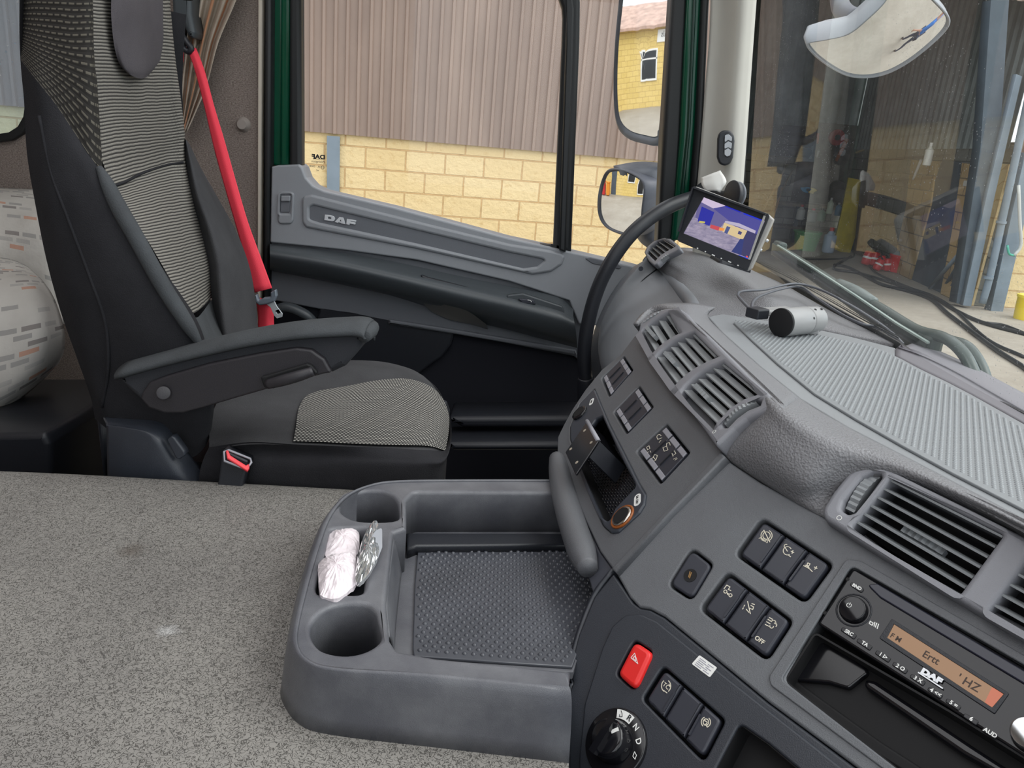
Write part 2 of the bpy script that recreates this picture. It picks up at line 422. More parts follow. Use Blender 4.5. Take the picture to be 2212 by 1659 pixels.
def text(name, s, fr, px, size, mat, par=None, ang=0.0, z=0.0005, ext=0.0003, flip=False, bold=0.0, sx=1.0, shear=0.0, pix=True):
    cu = bpy.data.curves.new('tmp', 'FONT'); cu.body = s; cu.size = size; cu.align_x = 'CENTER'; cu.align_y = 'CENTER'; cu.extrude = ext / 2; cu.offset = bold; cu.shear = shear; cu.resolution_u = 3
    co = bpy.data.objects.new('tmp', cu); COL.objects.link(co)
    dg = bpy.context.evaluated_depsgraph_get(); me = bpy.data.meshes.new_from_object(co.evaluated_get(dg))
    c = Vector(fr.l(px[0], px[1], z)) if pix else Vector(px); ca, sa = math.cos(ang), math.sin(ang)
    Vs = []
    for v in me.vertices:
        x = v.co.x * sx * (-1 if flip else 1); y = v.co.y
        Vs.append(fr.w(c.x + x * ca - y * sa, c.y + x * sa + y * ca, z + v.co.z + ext / 2))
    Fs = [list(p_.vertices) for p_ in me.polygons]
    if flip: Fs = [f[::-1] for f in Fs]
    bpy.data.objects.remove(co); bpy.data.curves.remove(cu); bpy.data.meshes.remove(me)
    return obj(name, Vs, Fs, mat, par)
def circ(fr, x, y, ra, rb=None, n=28, off=0.0, a0=0.0):
    c = fr.l(x, y, off); rb = rb or ra
    return [(c[0] + ra * math.cos(2 * math.pi * k / n), c[1] + rb * math.sin(2 * math.pi * k / n)) for k in range(n)]
def lerp(a, b, t): return (a[0] + (b[0] - a[0]) * t, a[1] + (b[1] - a[1]) * t)
def quad(c, u, v):   # c: TL,TR,BR,BL
    return lerp(lerp(c[0], c[1], u), lerp(c[3], c[2], u), v)
def copy_tree(src, delta, name=None):
    c = src.copy(); COL.objects.link(c); c.location = src.location + V3(delta); WP[c.name] = WP[src.name] + V3(delta)
    for ch in list(src.children):
        d = ch.copy(); COL.objects.link(d); d.parent = c; WP[d.name] = WP[ch.name] + V3(delta)
        for g in list(ch.children):
            e = g.copy(); COL.objects.link(e); e.parent = d
    return c

# ================================================================== OUTSIDE: yard and workshop building
G0 = aZ(2098, 660, 0.0)
FA = Frame(G0, (math.cos(math.radians(10)), math.sin(math.radians(10)), 0), (0, 0, 1))     # facade plane
FI = FA.shift(-0.28)
SWn = math.radians(-7)
SW = Frame(G0 + V3((0.05, 0.3, 0)), (math.sin(SWn), -math.cos(SWn), 0), (0, 0, 1))          # inside side wall, faces left
DEEP = 9.0
BK = FA.shift(-DEEP)
g = obj('ground', [V3((-45, -30, 0)), V3((45, -30, 0)), V3((45, 45, 0)), V3((-45, 45, 0))], [[0, 1, 2, 3]], P['concrete']); tag(g, kind='structure')

def corr(name, fr, s0, s1, z0, z1, pitch, depth, mat, par, slope=0.25, base=0.0):
    """trapezoidal metal cladding sheet on a frame"""
    Vs = []; Fs = []; s = s0; prof = []
    while s < s1:
        prof += [(s, 0), (s + pitch * 0.60, 0), (s + pitch * (0.60 + slope * 0.35), depth), (s + pitch * 0.90, depth)]
        s += pitch
    prof = [(a, d) for a, d in prof if a <= s1]
    for a, d in prof: Vs.append(fr.w(a, z0, base + d)); Vs.append(fr.w(a, z1, base + d))
    for i in range(len(prof) - 1): Fs.append([2 * i, 2 * i + 2, 2 * i + 3, 2 * i + 1])
    return obj(name, Vs, Fs, mat, par)
def wallquad(name, fr, s0, s1, z0, z1, c, mat, par, th=0.2):
    """wall slab with uv in metres"""
    Vs = [fr.w(s0, z0, c), fr.w(s1, z0, c), fr.w(s1, z1, c), fr.w(s0, z1, c), fr.w(s0, z0, c - th), fr.w(s1, z0, c - th), fr.w(s1, z1, c - th), fr.w(s0, z1, c - th)]
    uv = [(s0, z0), (s1, z0), (s1, z1), (s0, z1), (s0 + th, z0), (s1 + th, z0), (s1, z1 + th), (s0, z1 + th)]
    return obj(name, Vs, [[0, 1, 2, 3], [5, 4, 7, 6], [1, 5, 6, 2], [4, 0, 3, 7], [3, 2, 6, 7], [4, 5, 1, 0]], mat, par, uv)
WB = T('workshop_building', 'yard workshop of yellow stone blocks under brown ribbed cladding, seen through the windows', 'building', G0)
ZC = FA.hit(1040, 316).z - 0.0
sJ = FA.l(1530, 400)[0]
wallquad('block_wall', FA, -19, sJ, 0, ZC + 0.12, 0, P['block'], WB)
corr('cladding', FA, -19, sJ, ZC, 9, 0.155, 0.035, P['brown'], WB, base=0.04)
wallquad('block_pier', FA, 0.0, 0.95, 0, 2.3, 0, P['block'], WB, 0.3)
corr('cladding', FA, 0.05, 6, FA.hit(2180, 415).z, 9, 0.155, 0.035, P['brown'], WB, base=0.03)
# inside of the bay
zc2 = SW.hit(2040, 322).z
sD = [SW.l(2000, 500)[0], SW.l(2075, 560)[0]]
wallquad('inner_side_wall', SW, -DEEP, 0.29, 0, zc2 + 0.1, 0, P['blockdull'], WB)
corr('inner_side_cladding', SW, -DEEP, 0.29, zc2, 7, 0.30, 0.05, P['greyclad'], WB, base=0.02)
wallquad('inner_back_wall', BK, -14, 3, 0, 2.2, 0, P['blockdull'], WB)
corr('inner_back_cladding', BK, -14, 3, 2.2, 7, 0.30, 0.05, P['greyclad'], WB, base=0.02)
rf = FA
Vs = [FA.w(sJ - 8, 6.5, 0), FA.w(2, 6.5, 0), FA.w(2, 6.5, -DEEP - .3), FA.w(sJ - 8, 6.5, -DEEP - .3)]
obj('bay_roof', Vs + [v + V3((0, 0, 0.15)) for v in Vs], [[0, 1, 2, 3], [7, 6, 5, 4], [0, 4, 5, 1], [1, 5, 6, 2], [2, 6, 7, 3], [3, 7, 4, 0]], P['bluedark'], WB)
corr('lintel_shade', FA, sJ, 0.0, 4.6, 9, 0.155, 0.035, P['brown'], WB, base=0.04)  # added out of view over the opening to darken the bay
dv0 = FA.w(sJ - 6, 0, -.3)
wallquad('bay_shade_wall', Frame(dv0, -FA.az, (0, 0, 1)), 0, DEEP, 0, 6.5, 0, P['greyclad'], WB)  # wall added to keep light out and the bay dark
# steel on the opening: frame column, second column, lintel channel
def col_px(name, pts, fr, off, depth, mat, par):
    return pp(name, fr, pts, off, off + depth, 0.004, mat, par)
col_px('door_column', [(2141, 0), (2180, 0), (2160, 300), (2092, 660), (2066, 655), (2118, 320)], FA, 0.02, 0.18, P['bluedark'], WB)
col_px('door_column', [(2196, 160), (2208, 165), (2150, 420), (2098, 662), (2080, 660), (2130, 430)], FA, 0.20, 0.08, P['bluegrey'], WB)
col_px('steel_column', [(2215, 330), (2250, 330), (2165, 680), (2140, 672)], FA, 0.25, 0.15, P['bluegrey'], WB)
dp = tube('drainpipe', [FA.hit(2235, 150, .42), FA.hit(2178, 415, .42), FA.hit(2140, 590, .42), FA.hit(2122, 655, .42)], 0.055, P['bluegrey'], WB, 12, 4)
for q in [(2163, 480), (2135, 600)]:
    a = FA.hit(q[0], q[1], .42); cyl('pipe_clip', a - V3((0, 0, .02)), a + V3((0, 0, .02)), .075, .075, P['bluegrey'], WB, 14)
tube('white_hose', [FA.hit(2200, 400, .45), FA.hit(2203, 480, .5), FA.hit(2205, 530, .5), FA.hit(2190, 552, .5)], 0.025, plain('pale_hose', (190, 192, 190), 0.5), WB, 8, 4)
tube('green_hose_end', [FA.hit(2176, 530, .5), FA.hit(2180, 548, .5), FA.hit(2192, 552, .5)], 0.018, plain('green_hose', (80, 170, 150), 0.5), WB, 8, 4)
# blue grey post against the block wall
pp('wall_post', FA, [(706, 293), (734, 295), (733, 470), (706, 470)], 0.02, 0.06, 0.004, P['bluegrey'], WB)
# doors and piers on the inner side wall
def swp(name, px, d, mat, par, off=0.03, bev=0.004): return pp(name, SW, px, off, off + d, bev, mat, par)
swp('inner_door', [(2036, 345), (2070, 350), (2062, 480), (2040, 640), (1958, 605), (1990, 470)], 0.05, P['bluedark'], WB, 0.03)
swp('door_post', [(2078, 352), (2110, 356), (2098, 480), (2068, 655), (2030, 640), (2056, 500)], 0.08, P['pierblock'], WB, 0.06)
swp('block_pier', [(1968, 345), (2022, 348), (2010, 440), (1966, 604), (1926, 586), (1956, 450)], 0.08, P['pierblock'], WB, 0.03)
swp('inner_column', [(2132, 165), (2142, 165), (2132, 340), (2066, 660), (2056, 655), (2112, 340)], 0.10, P['bluedark'], WB, 0.12)
SH = MT('dark_wall_panel', (62, 56, 50), 0.9); P['shade'] = SH.m

def onfloor(x, y): return aZ(x, y, 0.0)
# ---- things in the workshop bay
wood = plain('pale_timber', (196, 160, 108), 0.7, var=0.12, vs=4)
o = pp('yellow_board', Frame(onfloor(1835, 545) , (0.97, 0.2, 0), (0.0, -0.1, 1)), [(1836, 385), (1878, 392), (1862, 470), (1835, 552), (1799, 538), (1820, 460)], 0, 0.05, 0.005, plain('yellow_sheet', (214, 190, 58), 0.5, var=0.1, vs=3))
tag(o, 'tall yellow board leaning upright in the workshop bay', 'board')
fr_ = Frame(onfloor(1880, 560) + V3((0, .5, 0)), (0.97, 0.2, 0), (0, 0, 1))
o = pp('brown_cabinet', fr_, [(1880, 380), (1940, 385), (1930, 470), (1905, 560), (1862, 552), (1870, 470)], -0.3, 0.05, 0.02, plain('brown_panel', (104, 84, 70), 0.7, var=0.15)); tag(o, 'dark brown cabinet behind the fire extinguishers in the workshop', 'cabinet')
o = pp('timber_sheet', Frame(onfloor(1960, 590) + V3((0, .4, 0)), (0.97, 0.1, 0), (0, 0, 1)), [(1980, 362), (2018, 362), (2002, 440), (1965, 590), (1935, 582), (1962, 450)], -0.05, 0.0, 0.004, wood); tag(o, 'upright sheet of pale timber beside the red bucket', 'board')
redx = plain('extinguisher_red', (205, 36, 40), 0.3)
def extinguisher(x0, y0, x1, y1, r, lab, d):
    a = onfloor(x0, y0) + V3((0, d, r * .2)); b = aY(x1, y1, a.y + 0.02)
    t_ = T('fire_extinguisher', lab, 'fire extinguisher', a, 'red fire extinguishers on the workshop floor')
    dd = (b - a)
    cyl('body', a, a + dd * 0.82, r, r, redx, t_, 20, r * .45)
    cyl('neck', a + dd * 0.8, a + dd * 0.92, r * .35, r * .3, P['black'], t_, 10)
    tube('handle', [a + dd * 0.9, a + dd * 1.0 + V3((-.05, 0, .02)), a + dd * 1.0 + V3((-.1, 0, .0))], r * .15, P['black'], t_, 6, 3)
    cyl('label_band', a + dd * 0.38, a + dd * 0.5, r * 1.02, r * 1.02, P['white'], t_, 20)
extinguisher(1868, 574, 1882, 536, 0.105, 'red fire extinguisher standing upright, leftmost of the cluster', 0)
extinguisher(1884, 576, 1896, 538, 0.095, 'red fire extinguisher leaning in the middle of the cluster', 0.0)
extinguisher(1880, 581, 1908, 556, 0.085, 'red fire extinguisher tipped over onto its neighbours', -0.25)
extinguisher(1899, 583, 1907, 545, 0.07, 'slim red fire extinguisher behind the tipped one', -0.1)
extinguisher(1911, 585, 1918, 552, 0.075, 'small red fire extinguisher against the red bucket', -0.1)
bk = T('red_bucket', 'round red plastic bucket beside the fire extinguishers', 'bucket', onfloor(1935, 588))
b0 = onfloor(1935, 588); cyl('bucket_body', b0, b0 + V3((0.03, 0, 0.36)), 0.17, 0.21, redx, bk, 24)
cyl('bucket_rim', b0 + V3((0.03, 0, 0.34)), b0 + V3((.03, 0, 0.37)), 0.225, 0.225, redx, bk, 24)
cyl('bucket_rag', b0 + V3((-.03, 0, 0.36)), b0 + V3((-.03, 0, 0.44)), 0.14, 0.05, plain('rag', (150, 160, 160), 0.9), bk, 9)
yb = T('yellow_bucket', 'yellow plastic bucket standing in the yard beside the steel column', 'bucket', onfloor(2215, 690))
y0 = onfloor(2215, 690); cyl('bucket_body', y0, y0 + V3((0, 0, .36)), 0.17, .19, plain('yellow_plastic', (226, 200, 40), .4), yb, 24)
cyl('bucket_rim', y0 + V3((0, 0, .34)), y0 + V3((0, 0, .38)), .2, .2, plain('yellow_rim', (236, 215, 60), .4), yb, 24)
# workbench with clutter
wb = T('workbench', 'long cluttered workbench along the dark workshop wall', 'workbench', onfloor(1760, 560) + V3((0, 3.2, 0)))
bz = 1.05
bo = onfloor(1760, 560) + V3((0, 3.8, 0))
box('bench_top', bo + V3((0.0, 0, 1.0)), (4.4, 0.9, 0.08), plain('bench_top', (120, 108, 90), .8, var=.2), wb)
for dx in (-1.9, -.6, .6, 1.9): box('leg', bo + V3((dx, -.3, .5)), (.1, .1, 1.0), P['bluedark'], wb)
box('lower_shelf', bo + V3((0, 0, .4)), (4.2, .8, .06), plain('shelf_board', (90, 82, 72), .8), wb)
box('back_board', bo + V3((0, .5, 2.1)), (4.6, .06, 2.1), plain('tool_board', (84, 80, 74), .9, var=.25, vs=3), wb)
def bottle(nm, x, y, h, r, rgb, cap, lab, cat='bottle', grp=None, base=None, yy=None):
    p = base if base is not None else aY(x, y, yy)
    t_ = T(nm, lab, cat, p, grp)
    cyl('bottle_body', p, p + V3((0, 0, h * .72)), r, r, plain(nm + '_plastic', rgb, .4), t_, 14, r * .3)
    cyl('bottle_neck', p + V3((0, 0, h * .7)), p + V3((0, 0, h * .88)), r * .7, r * .3, plain(nm + '_neck', rgb, .4), t_, 12)
    cyl('cap', p + V3((0, 0, h * .86)), p + V3((0, 0, h)), r * .38, r * .38, plain(nm + '_cap', cap, .4), t_, 10)
By = bo.y - .25
GR = 'containers around the workshop bench'
for (x, y, h, r, c, k, lb) in [
    (1727, 475, .40, .11, (205, 205, 200), (200, 60, 60), 'white jerry can with a red cap on the left of the bench'),
    (1752, 480, .36, .12, (150, 160, 160), (220, 60, 90), 'clear jug with a pink cap beside the white jerry can'),
    (1772, 478, .34, .11, (120, 150, 130), (60, 70, 60), 'dull green container in the row of jugs'),
    (1790, 462, .42, .08, (214, 226, 205), (240, 240, 240), 'tall white spray bottle with green contents'),
    (1808, 466, .34, .08, (150, 190, 225), (235, 235, 240), 'pale blue spray bottle beside the yellow board')]:
    bottle('spray_bottle' if 'spray' in lb else 'jerry_can', x, y, h, r, c, k, lb, 'bottle', None, None, By - .2)
bottle('detergent_bottle', 2001, 358, .42, .075, (235, 238, 235), (250, 250, 250), 'white detergent bottle on top of the timber sheet', 'bottle', None, None, SW.hit(2001, 358, .4).y)
bottle('weed_sprayer', 1786, 545, .62, .15, (170, 190, 215), (215, 40, 45), 'clear garden sprayer with a red top beside the yellow board', 'sprayer', None, onfloor(1787, 546))
gb = T('green_tub', 'green plastic tub on the workshop floor behind the monitor', 'tub', onfloor(1738, 540)); gp = onfloor(1738, 540)
cyl('tub_body', gp, gp + V3((0, 0, .45)), .25, .33, plain('green_tub', (70, 150, 90), .5), gb, 20); cyl('tub_rim', gp + V3((0, 0, .43)), gp + V3((0, 0, .47)), .35, .35, plain('green_tub_rim', (80, 160, 100), .5), gb, 20)
tyre = plain('tyre_rubber', (44, 48, 54), .8)
def tyre_stack(x, y, Y, n, r, lab, ax=V3((0.5, -0.87, 0))):
    for k in range(n):
        c = aY(x, y, Y) + V3((0, 0, k * .26)); t_ = T('tyre', lab + (', topmost of its stack' if k == n - 1 else ', lowest of its stack' if k == 0 else ', in the middle of its stack'), 'tyre', c, 'stacked tyres')
        tube('tread', [c + V3((math.cos(a) * r, math.sin(a) * r, .12)) for a in [i * math.pi / 8 for i in range(16)]], .12, tyre, t_, 10, 2, True)
        cyl('wheel_disc', c + V3((0, 0, .05)), c + V3((0, 0, .2)), r * .55, r * .55, P['bluedark'], t_, 18)
tyre_stack(1712, 338, By, 3, .36, 'black tyre on the left of the workbench')
# things hanging and lying on the bench: tools
def tool(nm, a, b, r, rgb, lab, cat):
    t_ = tube(nm, [a, (V3(a) + V3(b)) / 2, b], [r, r * .9, r * .7], plain(nm + str(random.randint(0, 999)), rgb, .6), None, 8, 2); tag(t_, lab, cat, None)
TL = By - .1
for i, (x0, y0, x1, y1, r, c, lb, ct) in enumerate([
    (1767, 288, 1766, 310, .035, (205, 80, 50), 'orange screwdriver hanging left of the red reel', 'screwdriver'),
    (1830, 300, 1806, 348, .06, (170, 96, 54), 'brown leather sheath hanging beside the red reel', 'sheath'),
    (1936, 318, 1920, 340, .03, (220, 222, 222), 'white tube lying on the bench', 'tube'),
    (1897, 310, 1890, 330, .04, (120, 60, 56), 'dark red canister on the bench', 'canister'),
    (1913, 312, 1903, 330, .045, (190, 195, 195), 'grey aerosol can on the bench', 'aerosol can'),
    (1768, 325, 1764, 340, .035, (205, 208, 205), 'white sealant tube on the bench', 'sealant tube'),
    (1848, 330, 1872, 322, .03, (160, 140, 96), 'wooden hammer handle on the bench', 'hammer handle'),
    (1990, 345, 1972, 388, .03, (150, 150, 150), 'grey metal rod hanging over the timber sheet', 'rod')]):
    yy = TL if x0 < 1960 else SW.hit(x0, y0, .5).y
    tool(lb.split()[-1] if False else ct.replace(' ', '_'), aY(x0, y0, yy), aY(x1, y1, yy), r, c, lb, ct)
c = aY(1806, 297, TL); rr_ = T('cable_reel', 'round red cable reel hanging over the workbench', 'reel', c)
cyl('reel_disc', c, c + V3((0, -.08, 0)), .2, .2, plain('dark_reel_red', (165, 44, 46), .5), rr_, 24); cyl('reel_hub', c, c + V3((0, -.12, 0)), .07, .07, P['black'], rr_, 14)
ht = T('tool_bin', 'orange tool bin in the cabinet behind the extinguishers', 'bin', aY(1930, 450, By + .2))
hb = aY(1931, 452, By + .2); box('bin_body', hb, (.34, .2, .28), plain('dull_orange', (170, 92, 62), .6), ht, .02); box('bin_lip', hb + V3((0, -.1, .13)), (.38, .05, .04), P['black'], ht)
for (x, y, c, lb) in [(1741, 410, (90, 165, 210), 'blue glove on the bench edge'), (1752, 412, (226, 205, 110), 'yellow cloth beside the blue glove')]:
    p = aY(x, y, By - .3); q = [p + V3((math.cos(a) * .13 * (1 + .3 * math.sin(3 * a)), 0, math.sin(a) * .07 * (1 + .3 * math.cos(5 * a)))) for a in [i * math.pi / 6 for i in range(12)]]
    o = obj('work_glove' if 'glove' in lb else 'cloth', [v + V3((0, -.02, 0)) for v in q] + [v + V3((0, .04, 0)) for v in q], [list(range(12))[::-1], list(range(12, 24))] + [[i, (i + 1) % 12, 12 + (i + 1) % 12, 12 + i] for i in range(12)], plain('rag%d' % x, c, .9)); tag(o, lb, 'glove' if 'glove' in lb else 'cloth')
# broom sticks / rods at the left of the bay
for i, (x0, y0, x1, y1, cc) in enumerate([(1640, 470, 1700, 355, (150, 140, 120)), (1655, 478, 1712, 368, (130, 118, 96)), (1668, 480, 1690, 405, (170, 130, 90))]):
    o = tube('broom_stick', [aY(x0, y0, By - .6), aY(x1, y1, By - .5)], .022, plain('stick%d' % i, cc, .7), None, 6, 1)
    tag(o, ['longest grey stick leaning left of the tyres', 'brown stick leaning between two others by the tyres', 'short orange brown stick leaning by the jugs'][i], 'stick', 'sticks leaning at the left of the bay')
# steel lengths leaning by the pier
for i, (x0, y0, x1, y1) in enumerate([(2008, 625, 2088, 530), (2035, 632, 2084, 552), (2048, 638, 2086, 566), (2060, 642, 2092, 575)]):
    a = onfloor(x0, y0); o = tube('steel_length', [a + V3((0, 0, .03)), aY(x1, y1, G0.y - .1 + i * .03)], .04, P['bluegrey'] if i == 0 else P['bluedark'], None, 6, 1)
    tag(o, ['longest pale steel length leaning on the bay column', 'dark steel length leaning next to the longest one', 'third dark steel length leaning on the bay column', 'shortest dark steel length beside the column foot'][i], 'steel bar', 'steel lengths leaning on the column')
# sockets and box on side wall
o = pp('socket_box', SW, [(2082, 390), (2096, 390), (2094, 402), (2079, 402)], .15, .22, .005, P['pillar']); tag(o, 'small pale grey switch box high on the bay wall', 'switch box')
o = pp('junction_box', SW, [(2112, 402), (2126, 402), (2122, 420), (2108, 420)], .25, .33, .005, plain('cream_box', (205, 196, 160), .5)); tag(o, 'cream junction box on the steel column', 'junction box')
# hoses on the ground
def hose(pts, r, lab):
    o = tube('yard_hose', [onfloor(x, y) + V3((0, 0, r)) for x, y in pts], r, P['rubber'], None, 8, 8); tag(o, lab, 'hose', 'black hoses across the yard')
hose([(1800, 575), (1830, 580), (1870, 600), (1905, 618), (1960, 632), (2010, 650), (2045, 680), (2090, 715), (2150, 760), (2212, 800), (2280, 850)], .03, 'black hose running from the bay to the near corner of the yard')
hose([(1838, 556), (1800, 582), (1850, 592), (1900, 606), (1965, 628), (2015, 645), (2060, 672), (2120, 700), (2212, 725), (2300, 745)], .028, 'black hose looping in the bay then running off to the right')
hose([(1870, 560), (1890, 590), (1960, 622), (2015, 642), (2060, 670), (2130, 735), (2212, 775)], .022, 'thin black hose between the two thicker ones')
hose([(1700, 560), (1760, 562), (1820, 560), (1845, 552), (1825, 520)], .02, 'thin dark cable lying along the bay threshold')
hose([(2130, 700), (2170, 706), (2230, 730)], .02, 'short black hose near the drainpipe foot')

# ---- office across the yard (seen in the door mirrors)
OX = -15.0
OF = Frame((OX, -2.0, 0), (0, 1, 0), (0, 0, 1))
OB = T('office_building', 'yellow block office with white windows, reflected in the door mirrors', 'building', (OX, 3, 0))
wallquad('block_wall', OF, 0.0, 16, 0, 3.3, 0, block_mat('office_block', (232, 205, 130), (222, 194, 118), (205, 175, 110), .45, .225), OB)
rfv = [OF.w(-.3, 3.2, .35), OF.w(16.3, 3.2, .35), OF.w(16.3, 4.6, -4), OF.w(-.3, 4.6, -4)]
obj('roof', rfv + [v + V3((0, 0, .12)) for v in rfv], [[0, 1, 2, 3], [7, 6, 5, 4], [0, 4, 5, 1], [1, 5, 6, 2], [2, 6, 7, 3], [3, 7, 4, 0]], plain('rusty_roof', (180, 150, 135), .7, var=.15, vs=2), OB)
def owin(s0, s1, z0, z1, nm):
    f_ = plate(nm, OF, [[(s0, z0), (s1, z0), (s1, z1), (s0, z1)], [(s0 + .08, z0 + .08), (s1 - .08, z0 + .08), (s1 - .08, z1 - .08), (s0 + .08, z1 - .08)]], .0, .07, .01, P['white'], OB)
    obj('pane', [OF.w(s0, z0, .02), OF.w(s1, z0, .02), OF.w(s1, z1, .02), OF.w(s0, z1, .02)], [[0, 1, 2, 3]], P['blackgl'], f_)
    box('mullion', OF.w((s0 + s1) / 2, z1 - .4, .04), (.06, s1 - s0, .06), P['white'], f_)
owin(6.2, 7.3, 1.1, 2.4, 'window'); owin(5.0, 5.75, .2, 2.4, 'glazed_door'); owin(2.6, 3.7, 1.1, 2.4, 'window')
pp_ = plate('side_door', OF, [[(9.2, 0), (10.1, 0), (10.1, 2.2), (9.2, 2.2)]], .0, .05, .01, P['bluedark'], OB)
sg = plate('sign_board', OF, [[(4.0, 2.62), (6.3, 2.62), (6.3, 3.12), (4.0, 3.12)]], .0, .06, .01, P['white'], OB)
text('sign_lettering', 'Commercials', OF, (5.15, 2.92), .34, P['black'], sg, z=.065, ext=.004, pix=False)
text('sign_small_lettering', 'Services', OF, (5.15, 2.70), .14, P['black'], sg, z=.065, ext=.004, pix=False)
for i, (y_, c_, lb) in enumerate([(9.0, (190, 40, 44), 'red wheelie bin by the office wall, seen in the small door mirror'), (8.2, (225, 140, 40), 'orange topped bin beside the red one, seen in the small door mirror')]):
    b_ = V3((OX + 1.2, y_, 0)); t_ = T('wheelie_bin', lb, 'bin', b_, 'wheelie bins across the yard')
    box('bin_body', b_ + V3((0, 0, .5)), (.5, .5, .9), plain('bin%d' % i, c_, .5), t_, .03); box('lid', b_ + V3((0, 0, .99)), (.56, .56, .08), plain('binlid%d' % i, c_, .5), t_, .02)
# ================================================================== CAB SHELL
DY = 1.75
fD = YF(DY)
# rear side wall carpet trim with rounded corner window
wl_ = pp('wall_left', YF(DY), [(-700, -700), (566, -700), (566, 1200), (-700, 1200)], -0.04, 0.0, 0.0, P['carpet'], None, 0, holes=[[(-420, -260), (62, -260), (62, 302), (-420, 302)]], hr=0.09)
tag(wl_, kind='structure')
wn_ = pp('window_1', YF(DY), [(-430, -270), (66, -270), (66, 308), (-430, 308)], -0.01, 0.012, 0.005, P['rubber'], None, 0.09, holes=[[(-410, -250), (52, -250), (52, 290), (-410, 290)]], hr=0.08); tag(wn_, kind='structure')
gl_ = pp('pane', YF(DY), [(-415, -255), (58, -255), (58, 296), (-415, 296)], -0.03, -0.026, 0.0, glass('corner_glass', (.72, .84, .95), .35, 30, True), wn_)
# rear wall, roof with hatch, driver side shell with window opening
RX = -1.3
wr = obj('wall_rear', [V3((RX, -1.0, .9)), V3((RX, 1.79, .9)), V3((RX, 1.79, 3.0)), V3((RX, -1.0, 3.0)), V3((RX - .04, -1.0, .9)), V3((RX - .04, 1.79, .9)), V3((RX - .04, 1.79, 3.0)), V3((RX - .04, -1.0, 3.0))], [[0, 1, 2, 3], [7, 6, 5, 4], [0, 4, 5, 1], [1, 5, 6, 2], [2, 6, 7, 3], [3, 7, 4, 0]], P['carpet']); tag(wr, kind='structure')
cl = plate('ceiling', ZF(2.86), [[(RX, -1.0), (.35, -1.0), (.35, 1.79), (RX, 1.79)], [(-1.0, -.55), (.05, -.55), (.05, 1.2), (-1.0, 1.2)]], 0, .04, .005, P['pillar']); tag(cl, kind='structure')
ws = plate('wall_right', Frame((0, -1.0, 0), (1, 0, 0), (0, 0, 1)), [[(RX, .9), (.5, .9), (.5, 3.0), (RX, 3.0)], [(-.7, 1.7), (.42, 1.55), (.40, 2.75), (-.7, 2.75)]], -.02, .02, .002, P['carpet']); tag(ws, kind='structure')
# floors
fl = obj('floor', [V3((RX, -1.0, 1.08)), V3((.6, -1.0, 1.08)), V3((.6, 1.74, 1.08)), V3((RX, 1.74, 1.08)), V3((RX, -1.0, 1.04)), V3((.6, -1.0, 1.04)), V3((.6, 1.74, 1.04)), V3((RX, 1.74, 1.04))], [[0, 1, 2, 3], [7, 6, 5, 4], [0, 4, 5, 1], [1, 5, 6, 2], [2, 6, 7, 3], [3, 7, 4, 0]], P['navy']); tag(fl, kind='structure')
# round trim stud
o = cyl('trim_stud', aY(526, 269, DY), aY(526, 269, DY) + V3((0, -.012, 0)), .016, .010, plain('stud', (150, 142, 136), .5)); tag(o, 'round beige trim stud on the carpeted wall beside the red belt', 'stud')
# B pillar: edge strip, seals, green post
def vs(name, px, y0, y1, mat, par=None, bev=.003, r=0):   # slab spanning depths y0 (near) .. y1 (far)
    px = [(x + 420 * (.05 if x > 1300 else .004), -500) if y == -80 else (x, y) for x, y in px]
    f_ = YF(y1); o = pp(name, f_, px, 0.0, y1 - y0, bev, mat, par, r, off=y1 - y0); return o
t1 = ST('trim_1', aY(600, 500, DY))
vs('carpet_edge', [(557, -80), (566, -80), (563, 700), (555, 700)], DY - .012, DY + .01, plain('trim_edge', (205, 196, 182), .7), t1)
vs('dark_gap', [(566, -80), (572, -80), (570, 800), (562, 800)], DY + .005, DY + .03, P['rubber'], t1)
vs('grey_seal', [(571, -80), (584, -80), (581, 800), (568, 800)], DY - .02, DY + .03, P['rubber'], t1, .008)
vs('green_post', [(583, -80), (612, -80), (609, 358), (580, 358)], DY + .01, DY + .05, P['green'], t1, .006)
vs('green_flange', [(606, -80), (628, -80), (625, 358), (604, 358)], DY + .0, DY + .05, P['green'], t1, .008)
# A pillar
t2 = ST('trim_2', aY(1520, 300, DY))
vs('black_seal', [(1462, -80), (1491, -80), (1474, 290), (1462, 520), (1420, 560), (1432, 300)], DY - .0, DY + .06, P['rubber'], t2, .01)
vs('green_frame', [(1488, -80), (1524, -80), (1505, 280), (1490, 440), (1470, 520), (1450, 520), (1470, 300)], DY - .015, DY + .03, P['green'], t2, .01)
vs('green_bead', [(1500, -80), (1507, -80), (1492, 280), (1478, 420), (1470, 420), (1485, 280)], DY - .022, DY + .0, plain('deep_green', (4, 48, 36), .3), t2, .003)
vs('inner_seal', [(1519, -80), (1537, -80), (1520, 280), (1506, 470), (1486, 470), (1503, 280)], DY - .03, DY + .02, P['rubber'], t2, .01)
WX = .52
WF_o = aZ(1612, 575, 1.775)
def wind(x, y, off=0.0): return WSF.hit(x, y, off)
_q0 = V3((.525, 1.62, 1.775)); _lean = V3((-.085, 0, 1)).normalized()
WSF = Frame(_q0, (0.0, -1.0, 0.0), _lean)
pr = []
